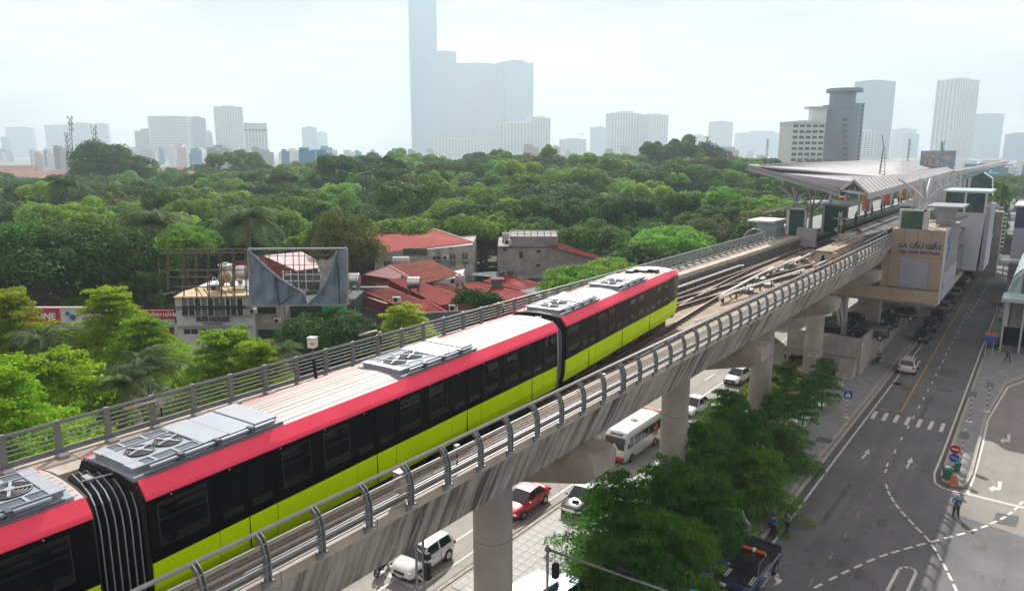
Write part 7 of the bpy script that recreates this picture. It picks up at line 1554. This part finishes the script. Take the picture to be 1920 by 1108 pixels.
for a in [('dark round bush-like tree under the green netting left of the railing box',610,588,62,.95,7,.8,4.2),('second dark tree behind the camera box on the railing',650,602,58,.75,7,.7,4.2),
          ('dark green round tree against the left railing below the red sheds',893,547,66,.62,7,.62,4.2),('green tree at the railing just left of the train front',1085,502,76,.85,11,.75,5.2),('green bush tree in front of the grey building gable',1150,487,84,.75,11,.7,5.2),('bright green rounded tree right of the grey building',1270,428,110,1.3,11,1.05,5.2),
          ('olive-brown tree between the rounded green tree and the station',1340,412,120,1.25,10,.9,7.0),('dark tree beside the pale glass dome',1215,440,120,.9,11,.8,5.2),
          ('slender olive feathery tree right of the torn hoarding',655,398,92,1.0,10,1.3,7.0),('olive feathery tree leaning over the long red roof',625,405,98,.8,10,1.1,7.0),('small yellow-green bush behind the torn hoarding',566,443,100,.6,8,.55,3.4),
          ('light green tree with yellow tips left of the torn hoarding frame',345,425,90,.9,11,.9,5.2),('big dark tree at left above the red hoarding',120,430,88,1.5,9,1.35,5.8),('dark tree left of the big dark one',15,425,88,1.2,9,1.2,5.8),('dark tree right of the big dark one above the banner',225,440,90,1.1,9,1.2,5.8),
          ('huge dark round tree in the middle of the wood above the grey building',1040,350,200,2.6,9,1.9,5.8),('second dark round tree merging with the huge one',1100,372,195,1.8,9,1.4,5.8),
          ('pale rounded tree standing beside the huge dark one to the right',1180,378,185,1.3,11,1.3,5.2),('tall green cypress-like tree above the long red roof',823,373,165,.85,4,1.1,8.3),('second cypress-like tree above the long red roof',860,386,158,.9,4,1.0,8.3),
          ('yellow-green spreading tree left of the cypress-like trees',728,388,150,1.2,11,1.2,5.2),('light green egg-shaped tree in the hazy wood',722,310,300,1.5,4,1.7,8.3),('grey-green egg-shaped tree beside the light green one',752,322,290,1.4,4,1.6,8.3),('egg-shaped tree low in the wood left of the station roof tip',1272,362,190,1.0,4,1.1,8.3),('egg-shaped grey tree left of the one by the station roof tip',1232,380,180,.9,4,.9,8.3),
          ('tall airy tree crown standing against the pale tower blocks',1033,275,330,1.3,2,1.5,7.6),('tall dark clump rising above the left part of the wood',190,268,330,2.6,5,2.2,6.3),('lower dark clump beside the tall one at left',232,290,330,2.4,5,1.9,6.3),('dark foot of the tall clump at left',165,300,320,1.8,1,1.9,6.2),('hazy treetop right of the tall clump at left',258,315,340,1.9,0,1.5,6.3)]: special(*a)
for i,(px,py,s) in enumerate(((1235,270,2.6),(1275,260,3.0),(1320,272,2.6),(1210,290,2.0),(1355,292,2.0),(1255,300,2.2),(740,283,2.2),(690,290,2.0),(790,290,2.0),(900,285,1.8),(938,283,1.6),(966,296,1.8),(1095,306,1.8),(1400,300,1.7),(1440,296,1.7),(420,288,1.8),(470,290,1.9),(455,284,1.6),(1150,290,1.6),(850,300,1.8),(1000,300,1.7),(650,300,1.9))):
    p = onplane(px,py,370+10*(i%5)); k = (0,2,5,0,1)[i%5]; hc = (6.3,7.6,6.3,6.3,6.2)[i%5]; tree('hill_tree','tall hazy tree on the skyline at the back of the wood','tree',p.x,p.y,CR[k],TK[k%4],max(2,p.z-hc*s),s,s,'skyline trees at the back of the wood')
# --- the wood: 260 nearest as single trees, the rest one instanced mass
def blocked(px, py_dep, x, y):
    dep = py_dep
    if x > -43 and y < 116: return True
    if x > -34: return True
    if 290 < px < 1210 and dep < 122: return True
    if dep < 128 and 640 < px < 920: return True
    if px <= 290 and dep < 80: return True
    if px >= 1180 and dep < 100: return True
    return False
pts = []; dep = 84.0
while dep < 475:
    sp = 7.6 if dep < 150 else (9.6 if dep < 240 else 12.5); n = int((1550/1350*dep+dep*.25)/sp)
    for i in range(n):
        pxx = -150+ (i+random.uniform(.1,.9))*(1700/n); p = onplane(pxx, HOR, dep+random.uniform(-sp*.45,sp*.45))
        if blocked(pxx, dep, p.x, p.y) or random.random() < .10: continue
        if any((p.x-a)**2+(p.y-b)**2 < (r_*.75)**2 for a,b,r_ in SPECIAL): continue
        if dep > 330 and pxx < 140: continue
        pts.append((dep,p.x,p.y,pxx))
    dep += sp*.86
pts.sort(); kinds = [('leafy green tree','mid-green broadleaf tree in the park wood'),('dark green tree','dark green broadleaf tree in the park wood'),('tall green tree','taller narrow-crowned green tree in the park wood'),('olive tree','olive-tinted broadleaf tree in the park wood')]
kmap = [(0,0),(1,1),(2,2),(3,3),(4,2),(5,1),(6,0)]
HC = {0:6.3,1:6.1,2:7.4,3:5.3,4:8.0,5:6.3,6:5.0}
def params(dep, px):
    k = random.choice((0,1,1,2,3,4,5,5,6,6,0)); s = random.uniform(.8,1.5)*(1.0 if dep < 150 else 1.2 if dep < 240 else 1.5)
    base = 11.0 if dep < 130 else 12.5 if dep < 240 else 14.5
    if 600 < px < 1420 and dep > 230: base += 3.5
    if px < 450 and dep > 170: base -= 2.0
    if px < 340 and dep > 235: base -= 4.0
    top = base+random.uniform(-4.5,3.2)+(2.8 if random.random() < .12 else 0); sz = s*random.uniform(.8,1.1); return k, s, sz, max(1.0, top-HC[k]*sz)
NI = 250
for (dep,x,y,px) in pts[:NI]:
    k,s,sz,zc = params(dep,px); lab = {0:kinds[0],6:kinds[0],1:kinds[1],5:kinds[1],2:kinds[2],4:kinds[2],3:kinds[3]}[k]
    tree('park_tree', lab[1], 'tree', x, y, CR[k], TK[k%4], zc, s, sz, lab[1]+'s')
# rest: geometry nodes instances
rest = pts[NI:]; src = bpy.data.collections.new('crown_sources')
for k in range(7):
    o = bpy.data.objects.new('crown_source', CR[k]); src.objects.link(o)
me = bpy.data.meshes.new('far_wood'); V = []; sc_l = []; ix = []; ro = []
for (dep,x,y,px) in rest:
    k,s,sz,zc = params(dep,px); V.append((x,y,zc)); sc_l += [s,s,sz]; ix.append(k); ro += [0,0,random.uniform(0,6.28)]
me.from_pydata(V, [], []); 
at_ = me.attributes.new('scl','FLOAT_VECTOR','POINT'); at_.data.foreach_set('vector', sc_l)
at_ = me.attributes.new('rot','FLOAT_VECTOR','POINT'); at_.data.foreach_set('vector', ro)
at_ = me.attributes.new('idx','INT','POINT'); at_.data.foreach_set('value', ix)
fw = bpy.data.objects.new('far_wood', me); COL.objects.link(fw); tag(fw, 'far part of the park wood fading into haze', 'wood', None, 'stuff')
ng = bpy.data.node_groups.new('scatter','GeometryNodeTree'); ng.interface.new_socket('Geometry', in_out='INPUT', socket_type='NodeSocketGeometry'); ng.interface.new_socket('Geometry', in_out='OUTPUT', socket_type='NodeSocketGeometry')
gi = ng.nodes.new('NodeGroupInput'); go = ng.nodes.new('NodeGroupOutput'); ip = ng.nodes.new('GeometryNodeInstanceOnPoints'); ci = ng.nodes.new('GeometryNodeCollectionInfo')
ci.inputs['Collection'].default_value = src; ci.inputs['Separate Children'].default_value = True; ip.inputs['Pick Instance'].default_value = True
def nattr(nm, dt): q = ng.nodes.new('GeometryNodeInputNamedAttribute'); q.data_type = dt; q.inputs[0].default_value = nm; return q.outputs[0]
lk = ng.links.new; lk(gi.outputs[0], ip.inputs['Points']); lk(ci.outputs[0], ip.inputs['Instance']); lk(nattr('idx','INT'), ip.inputs['Instance Index']); lk(nattr('rot','FLOAT_VECTOR'), ip.inputs['Rotation']); lk(nattr('scl','FLOAT_VECTOR'), ip.inputs['Scale']); lk(ip.outputs[0], go.inputs[0])
fw.modifiers.new('scatter','NODES').node_group = ng
# --- shade trees of the median (right of the viaduct), dark and layered
MT = [tiercrown('crown', 4.0, 4.8, 8, 34000, .15, lf_medtree, sprays=13), tiercrown('crown', 2.5, 3.6, 6, 13000, .14, lf_medtree, sprays=10)]
for (px,py,dep,s,sz,v,lab) in [(1160,905,39.5,1.05,1.1,0,'dense dark layered tree nearest the signal mast'),(1255,880,42,1.1,1.15,0,'dense dark layered tree in front of the minibus'),(1215,965,37,1.0,1.0,0,'lowest dense dark tree crossing the signal arm'),(1320,800,48,1.05,1.1,0,'dense layered tree right of the second pier'),(1400,770,52,.98,1.05,0,'layered tree in the middle of the dense row'),(1420,850,46,.95,1.0,0,'dense layered tree above the officers and the pickup'),
        (1330,905,42,1.0,1.05,0,'dense layered tree left of the pickup'),(1475,800,53,.85,.95,0,'layered tree overhanging the pavement edge above the officers'),(1290,985,38,.95,.9,0,'low dense tree over the blue barrier boards'),(1365,735,57,.85,.9,0,'layered tree just right of the third pier'),(1130,1010,36,.8,.8,0,'small dense tree at the elbow of the signal arm'),(1445,738,62,.9,.9,1,'thin young tree at the edge of the pavement'),(1478,700,60,.85,.95,1,'slender tree between the dense row and the pedestrian sign'),(1548,672,66,1.0,1.0,1,'slim tree with a clear stem beside the blue pedestrian sign'),(1512,712,61,.8,.9,1,'slim tree left of the one beside the blue pedestrian sign')]:
    hc = (4.6,3.6)[v]; p = onplane(px,py,dep); t = thing('shade_tree', lab, 'tree', (p.x,p.y,0), random.uniform(0,6)); mesh_child('crown', MT[v], t, (0,0,p.z-hc*sz-.3), (0,0,0), (s,s,sz)); mesh_child('trunk', TTK[0], t, (0,0,0), (0,0,0), (s*.62,s*.62,p.z/10.2*.95))
# tree pits
for (px,py) in ((1515,830),(1545,825)): p = G(px,py,.12); struct('tree_pit', MB().box(p.x-.6,p.y-.6,.122,p.x+.6,p.y+.6,.128), m_darkconc)
# hedge and shrubs along the sunlit road
hb = []
def hedge(name, label, x0, y0, x1, y1, z0, z1, n, m, leaf, group=None):
    c = Vector(((x0+x1)/2,(y0+y1)/2,z0)); P = np.stack([RNG.uniform(x0,x1,n),RNG.uniform(y0,y1,n),np.zeros(n)],1); hgt = (z1-z0)*(.75+.25*np.sin(P[:,1]*2.1+P[:,0]*1.7)*np.cos(P[:,1]*.9)); P[:,2] = z0+hgt*RNG.uniform(.15,1,n)**.45; P[:,0] += RNG.normal(size=n)*.08
    P -= np.array([c.x,c.y,c.z]); o = bpy.data.objects.new(name, leafmesh(name, P, unit(RNG.normal(size=(n,3))+np.array([0,0,.8])), leaf*RNG.uniform(.6,1.4,n), [m])); COL.objects.link(o); o.location = c; return tag(o, label, 'hedge', group)
hedge('clipped_hedge','bright green clipped hedge beside the black people carrier',-22.6,81.5,-21.4,95,.2,1.1,5000,lf_hedge,.2)
stuff(hedge('ground_shrubs','low green edging shrubs along the sunlit road from the second pier on',-23.6,56,-22.7,81,.15,.85,7000,lf_hedge,.22))
stuff(hedge('russet_shrubs','russet and pale dry shrubs filling the planting strip',-22.6,52,-18.4,93,.15,.95,17000,lf_dry,.22))
stuff(hedge('mixed_shrubs','mixed green shrubs under the dense layered trees',-22.8,50,-18.3,95,.15,1.05,9000,lf_mid,.24))
for i,(x,y) in enumerate(((-22.0,84.5),(-21.6,78.5),(-21.9,74.8))):
    t = thing('round_shrub', ['clipped round shrub beside the footing of pier P350','round shrub midway between the third pier and P350','round shrub just beyond the third pier'][i], 'shrub', (x,y,.2)); mesh_child('foliage', m_bush, t, (0,0,0), (0,0,0), (.2,.2,.28))
# climbing bamboo by the station's white trusses
for i,(px,py,Y) in enumerate(((1853,368,182),(1862,350,188),(1873,356,196),(1884,370,204))):
    p = SY(px,py,Y); t = thing('bamboo_clump', ['bamboo clump next to the nearest toothed truss','tallest bamboo clump beside the station end','bamboo clump behind the tallest one','bamboo clump nearest the footbridge tube'][i], 'plant', (p.x,Y,0)); b = MB()
    for k in range(7): b.path([(random.uniform(-.5,.5),random.uniform(-.5,.5),0),(random.uniform(-.7,.7),random.uniform(-.7,.7),p.z*.6),(random.uniform(-1,1),random.uniform(-1,1),p.z)], .06, 5, 0, .02)
    b.build('canes', m_barkpale, t, local=True)
    for q in range(5): mesh_child('foliage', m_midf, t, (random.uniform(-.5,.5),0,p.z*(.2+.16*q)), (0,0,q), (.3,.3,.75))
# ------------------------------------------------------------------ the city beyond: every block a thing of its own
def citymat(n, c, v=.06): return MAT(n, c, .7, var=v, sc_=.03)
cm_white = citymat('white_render_far', (.70,.73,.77)); cm_blue = citymat('haze_blue_glass_far', (.04,.23,.38)); cm_grey = citymat('grey_render_far', (.33,.38,.44)); cm_dark = citymat('dark_render_far', (.12,.22,.29)); cm_win = citymat('far_window', (.09,.12,.15)); cm_tan = citymat('cream_render_far', (.55,.57,.57)); cm_redroof = citymat('far_red_roof', (.24,.13,.11), .3)  # blue of the distance haze is tinted into the far glass colour
def tower(label, xl, xr, yt, dep, m=cm_white, floors=20, cols=8, rot=28, ratio=.6, name='tower_block', group=None, top=1, winm=None, step=None, strips=False, z0=0, single=False, wfrac=.55):
    dep = dep*2.4 if dep > 600 else dep; floors = int(floors*1.7) if dep > 990 else floors
    a = onplane(xl, yt, dep); b_ = onplane(xr, yt, dep); wpx = (b_-a).length; c = (a+b_)/2; h = c.z-z0; ro = R(rot); W_ = wpx/(math.cos(ro)+ratio*math.sin(ro)); D_ = W_*ratio
    ang = YAW+ro; c = c+FD*D_*.5; t = thing(name, label, 'building', (c.x,c.y,z0), ang, group); OFF[t.name] = Vector((0,0,0))
    MB().box(-W_/2,-D_/2,0,W_/2,D_/2,h).build('shaft', m, t, local=True)
    wb = MB(); fh = h/floors; k = .12
    if floors and cols:
        if single:
            wm = None
            for f in range(floors):
                for q in range(cols):
                    x = -W_/2+W_*(q+.5)/cols; z = fh*(f+.5)
                    if z+z0 < 10: continue
                    MB().box(x-W_/cols*.36,-D_/2-.12,z-fh*.25,x+W_/cols*.36,-D_/2+.1,z+fh*.22).build('window', winm or cm_win, t, local=True)
        else:
            for f in range(int(14/fh) if z0==0 else 0, floors):
                z = fh*(f+.5)
                if strips: wb.box(-W_/2*.94,-D_/2-k,z-fh*.22,W_/2*.94,-D_/2,z+fh*.25); wb.box(-W_/2-k,-D_/2*.94,z-fh*.22,-W_/2,D_/2*.94,z+fh*.25); wb.box(W_/2,-D_/2*.94,z-fh*.22,W_/2+k,D_/2*.94,z+fh*.25)
                else:
                    for q in range(cols):
                        x = -W_/2+W_*(q+.5)/cols; wb.box(x-W_/cols*wfrac/2,-D_/2-k,z-fh*.25,x+W_/cols*wfrac/2,-D_/2,z+fh*.25)
                    nc = max(2,int(cols*ratio))
                    for q in range(nc):
                        y = -D_/2+D_*(q+.5)/nc
                        wb.box(W_/2,y-D_/nc*wfrac/2,z-fh*.25,W_/2+k,y+D_/nc*wfrac/2,z+fh*.25); wb.box(-W_/2-k,y-D_/nc*wfrac/2,z-fh*.25,-W_/2,y+D_/nc*wfrac/2,z+fh*.25)
            stuff(wb.build('windows', winm or cm_win, t, local=True))
    MB().box(-W_/2-.3,-D_/2-.3,h,W_/2+.3,D_/2+.3,h+fh*.3).build('parapet', m, t, local=True)
    if top: MB().box(-W_*.22,-D_*.3,h+fh*.3,W_*.25,D_*.3,h+fh*(.3+top)).build('plant_room', m, t, local=True)
    return t, W_, D_, h
T_ = tower
T_('tallest blue glass skyscraper rising out of the top of the frame',762,817,-10,1250,cm_blue,90,10,14,.5,strips=True,winm=citymat('blue_glass_band',(.02,.17,.31)),top=0)
T_('hazy blue tower block stepping down beside the skyscraper',812,855,97,1280,cm_blue,55,6,14,.6,strips=True,top=.6)
T_('broad blue block in the cluster right of the skyscraper',850,942,120,1300,cm_blue,50,14,10,.4,strips=True)
T_('second broad blue block with a stepped top right of the cluster',930,1001,117,1290,cm_blue,50,12,30,.6,top=2)
T_('narrow dark blue slab in front of the stepped cluster block',893,936,200,1200,cm_dark,40,5,10,.6,strips=True,top=0)
T_('cream apartment block with red gabled roofs at the foot of the skyscraper',808,912,262,900,cm_tan,12,16,12,.4)
T_('white hotel block with a grid of windows right of the cluster',935,1000,232,800,cm_white,14,10,6,.4,top=1); T_('lower right wing of the white hotel block',985,1033,222,820,cm_white,15,7,30,.6)
T_('long white stepped apartment block left of the curved wood hill',1139,1205,213,900,cm_white,16,11,14,.5,top=1.2); T_('right wing of the long white stepped apartment block',1200,1256,216,890,cm_white,16,9,24,.6,top=.8)
T_('pale block under construction with a crane',1050,1100,262,1150,cm_grey,10,6,10,.5); T_('pale blue block behind the stepped apartments',1108,1140,240,1350,cm_blue,16,5,10,.6); T_('low hazy block left of the construction site',1032,1062,290,950,cm_grey,6,4,20,.6)
T_('plain pale tower right of the curved wood hill',1333,1377,229,1250,cm_grey,18,8,20,.6,top=.6); T_('long low hazy block left of the round-topped tower',1386,1480,250,1500,cm_blue,8,16,10,.4); T_('low pale block beside the plain pale tower',1290,1330,256,1300,cm_grey,8,6,10,.6)
T_('tall pale blue tower with a flat disc top behind the round-topped tower',1614,1688,152,900,cm_blue,44,9,24,.6,strips=True,top=.8)
T_('white residential tower with dark balcony columns at right',1772,1848,150,700,cm_white,34,9,26,.65,top=1.6,winm=cm_win,wfrac=.45)
T_('hazy tower behind the white residential tower',1842,1886,214,1100,cm_blue,24,6,10,.6,top=.4); T_('hazy low block right of the white residential tower',1898,1940,252,900,cm_blue,12,6,10,.6)
T_('low white block between the two right-hand towers',1600,1650,248,650,cm_white,9,6,14,.5); T_('hazy pale block behind the station mast',1680,1722,243,1300,cm_grey,16,6,14,.5); T_('second hazy pale block behind the station mast',1700,1726,252,1200,cm_blue,12,4,14,.5)
T_('pale hotel slab with an arched top rail at left',275,350,219,900,cm_tan,17,14,8,.35,strips=True,top=.3); T_('blue-grey right wing of the pale hotel slab',345,382,222,920,cm_blue,17,6,20,.6,strips=True); T_('dark low block left of the pale hotel slab',250,290,247,900,cm_dark,8,6,10,.5)
T_('tall pale office tower left of the white building with spires',394,450,201,850,cm_tan,22,11,16,.6,top=.9); T_('low wing at the foot of the tall pale office tower',384,396,250,840,cm_tan,8,3,10,.6)
t, W_, D_, h = T_('white building with small corner spires and a rounded glass top',451,497,232,650,cm_white,11,7,24,.6,top=0)
for q in (-.4,.4):
    MB().tube((W_*q,-D_*.4,h+.5),(W_*q,-D_*.4,h+4.5),1.1,8,0,.1).build('spire', m_greyroof, t, local=True)
MB().box(-W_/2-.2,-D_/2-.2,h*.82,W_/2+.2,D_/2+.2,h*.86).build('dark_band', cm_dark, t, local=True)
T_('dark blue tower standing alone in the haze left of centre',563,592,240,1300,cm_blue,16,5,10,.6); T_('faint tower behind the dark blue one',588,612,250,1600,cm_blue,12,4,10,.6,top=1)
for i,(xl,xr,yt,d) in enumerate(((7,54,240,1400),(80,128,236,1350),(125,168,232,1300),(170,199,233,1350),(0,14,258,1100))):
    T_(['pale hazy slab at the far left edge','hazy block left of the lattice masts','hazy block behind the lattice masts','hazy rounded block right of the lattice masts','sliver of a hazy block cut by the left edge'][i],xl,xr,yt,d,cm_blue,14,7,18,.5,top=.5)
# round-topped tower with white wing
a = onplane(1480,228,480); t = thing('round_topped_tower', 'grey curved tower with a wide disc roof behind the station', 'building', onplane(1580,285,480)); OFF[t.name] = t.location.copy()
def cyl_at(px, y0, y1, rpx, dep, m, nm, n=24):
    c = onplane(px,y0,dep); r_ = rpx*dep/1376; z1 = c.z; z0 = onplane(px,y1,dep).z if y1 < 400 else 0; MB().tube((c.x,c.y,z0),(c.x,c.y,z1), r_, n).build(nm, m, t)
m_gc = citymat('slate_blue_render', (.21,.25,.33)); cyl_at(1578,198,999,33,494,m_gc,'curved_shaft'); cyl_at(1581,172,200,22.5,494,m_gc,'upper_drum'); cyl_at(1584,167,173.5,31.5,494,m_gc,'disc_roof',28)
for k in range(9): pbox(1577+3,222+k*11,1586+3,227+k*11,478,.5,'stair_window',m_darkwin,t); 
pbox(1584,200,1600,206,477,.4,'roof_letters',cm_dark,t)
t, W_, D_, h = T_('white office wing with rows of square windows left of the curved grey tower',1480,1549,231,473,cm_white,12,5,6,.8,single=True,top=.1,winm=citymat('office_window',(.05,.07,.10)),name='white_office')
t2 = thing('roof_pavilion', 'pale blue-green roof pavilion on top of the white office wing', 'pavilion', onplane(1520,231,474)); pbox(1498,226,1532,231,480,8,'canopy',m_teal,t2); pbox(1522,202,1549,229,484,6,'upper_block',cm_white,t2); pbox(1518,200,1551,203.5,483,9,'flat_roof',m_teal,t2)
T_('narrow pale block joined to the right of the curved grey tower',1600,1622,196,520,m_gc,20,3,10,.6,top=0)
# big printed billboard behind the station roof
t = thing('building_billboard', 'large blue printed billboard behind the station roof', 'billboard', onplane(1760,300,240)); OFF[t.name] = t.location.copy()
pbox(1727,283,1790,313,240,1.0,'board',MAT('hazed_blue_print',(.25,.36,.48),.5,var=.35,sc_=.4),t); pbox(1732,290,1754,311,239.8,.2,'picture_panel',MAT('portrait_print',(.35,.28,.25),.6,var=.6,sc_=1.2),t); pbox(1763,292,1782,300,239.8,.2,'hazed_red_text_block',m_pinkroof,t); downbox(1730,313,1788,313,241,10,'support_block',cm_grey,t)  # print colours paled, with the distance haze put into them
# cell masts on the left, crane
for i,(px,y0,y1,dep,w_) in enumerate(((132,221,290,420,1.3),(125,252,300,400,.9),(177,238,268,420,1.6),(1327,258,285,500,1.2),(1767,268,285,300,.8),(1440,262,287,600,1.2),(1706,262,285,500,1.0))):
    a = onplane(px-3,y1,dep); c = onplane(px,y0,dep); t = thing('cell_mast', ['tallest lattice phone mast at left','shorter lattice phone mast left of the tallest','stubby phone mast behind the tall tree clump','thin phone mast on the right of the wood hill','phone mast beside the white residential tower','thin hazy phone mast above the long low block','small hazy phone mast right of the station antenna'][i], 'mast', (a.x,a.y,0)); OFF[t.name] = Vector((a.x,a.y,0)); b = MB()
    for q in range(3): o_ = Vector((math.cos(q*2.09),math.sin(q*2.09),0)); b.tube(Vector((a.x,a.y,0))+o_*w_, c+o_*w_*.35, .13, 4)
    stuff(b.build('legs', m_acdark, t)); b = MB(); n = int(c.z/2.5)
    for q in range(n):
        f = q/n; p = Vector((a.x,a.y,0)).lerp(c,f); r_ = w_*(1-.6*f); b.beam(p-RT*r_, p+RT*r_+Vector((0,0,2)), .12,.12); b.beam(p+RT*r_, p-RT*r_+Vector((0,0,2)), .12,.12)
    stuff(b.build('lacing', m_acdark, t)); b = MB()
    for q in range(9): b.cbox(c+Vector((math.cos(q*2.1)*w_*1.0,math.sin(q*2.1)*w_*1.0,-(q//3)*3.2)),.5,.5,2.0)
    stuff(b.build('antennas', cm_white, t))
c = onplane(1092,252,2700); t = thing('tower_crane', 'faint yellow tower crane over the construction block', 'crane', (c.x,c.y,0)); MB().beam((c.x,c.y,0),c,1.6,1.6).build('mast', m_yellowline, t); MB().beam(c-RT*26,c+RT*12,1.2,1.2).build('jib', m_yellowline, t); MB().beam(c,c+Vector((0,0,6)),1,1).build('apex', m_yellowline, t)
# low-rise carpet
random.seed(21)
def lowhouse(px, dep, w_, h, m, red=False, group='hazy low-rise houses beyond the wood'):
    p = onplane(px, HOR, dep); c = (p.x,p.y); D_ = w_*random.uniform(.6,1.1); t = thing('town_house', 'red or rust roofed low house in the hazy town beyond the wood' if red else 'pale flat-roofed narrow house in the hazy town beyond the wood', 'house', (c[0],c[1],0), YAW+R(random.uniform(-40,40)), ('red roofed ' if red else 'flat-roofed ')+group); OFF[t.name] = Vector((0,0,0))
    MB().box(-w_/2,-D_/2,0,w_/2,D_/2,h).build('wall', m, t, local=True)
    if red: MB().loft([[(-w_/2-.6,-D_/2-.6,h),(w_/2+.6,-D_/2-.6,h),(w_/2+.6,0,h+w_*.18),(-w_/2-.6,0,h+w_*.18)],[(-w_/2-.6,D_/2+.6,h-.1),(w_/2+.6,D_/2+.6,h-.1),(w_/2+.6,0.01,h+w_*.18-.1),(-w_/2-.6,.01,h+w_*.18-.1)]]).build('roof', cm_redroof, t, local=True)
    else:
        MB().box(-w_/2+.4,-D_/2+.5,h,w_*.1,D_/2-.5,h+2.6).build('stair_head', m, t, local=True)
        if dep < 640: MB().tube((w_*.25-.8,0,h+1.1),(w_*.25+.8,0,h+1.1),.55,8).build('water_tank', m_stainless, t, local=True)
        if dep < 560:
            b = MB()
            for f in range(int(h/3.3)-1,max(0,int(h/3.3)-3),-1):
                for q in (-.3,0,.3): b.box(w_*q-w_*.09,-D_/2-.1,f*3.3+.9,w_*q+w_*.09,-D_/2,f*3.3+2.4)
            b.build('windows', cm_win, t, local=True); t.children[-1]['kind'] = 'stuff'
mats_ = [cm_white,cm_white,cm_tan,cm_grey,cm_blue,cm_white]
n = 0
for i in range(190):
    px = random.uniform(-40,640) if i < 140 else random.uniform(640,1480); dep = random.uniform(600,2100); h = random.uniform(16,29)*(1.0 if dep < 900 else 1.1); w_ = random.uniform(7,16); lowhouse(px, dep, w_, h, random.choice(mats_))
for i in range(34):
    px = random.uniform(-60,330) if i < 26 else random.uniform(260,400); dep = random.uniform(400,540); lowhouse(px, dep, random.uniform(12,26), random.uniform(7,11), random.choice(mats_), True)
for i in range(26):
    px = random.uniform(1610,1960); dep = random.uniform(420,900); lowhouse(px, dep, random.uniform(8,18), random.uniform(8,15), random.choice(mats_))
# trees right of and behind the station
for i in range(46):
    px = random.uniform(1560,1960) if i < 30 else random.uniform(1380,1640); dep = random.uniform(255,430); p = onplane(px, HOR, dep)
    k = random.choice((0,1,5,6)); s = random.uniform(1.1,1.8); tree('roadside_tree','hazy green tree beyond the station on the right','tree',p.x,p.y,CR[k],TK[k%4],random.uniform(2,4.5),s,s*.95,'hazy trees beyond the station')
# ------------------------------------------------------------------ haze: one closed box of pale air round everything
hz = MB().box(-S_-40,-440,-1.2,S_+40,S_+40,700).build('haze', bpy.data.materials.new('haze_air')); hz['kind'] = 'stuff'
m = hz.data.materials[0]; m.use_nodes = True; n_ = m.node_tree; n_.nodes.clear(); o_ = n_.nodes.new('ShaderNodeOutputMaterial'); v_ = n_.nodes.new('ShaderNodeVolumePrincipled')
v_.inputs['Color'].default_value = (.71,.87,.97,1); v_.inputs['Density'].default_value = .00033; v_.inputs['Anisotropy'].default_value = .2; n_.links.new(v_.outputs[0], o_.inputs['Volume'])
tag(hz, 'pale blue haze filling the air over the city', 'haze')
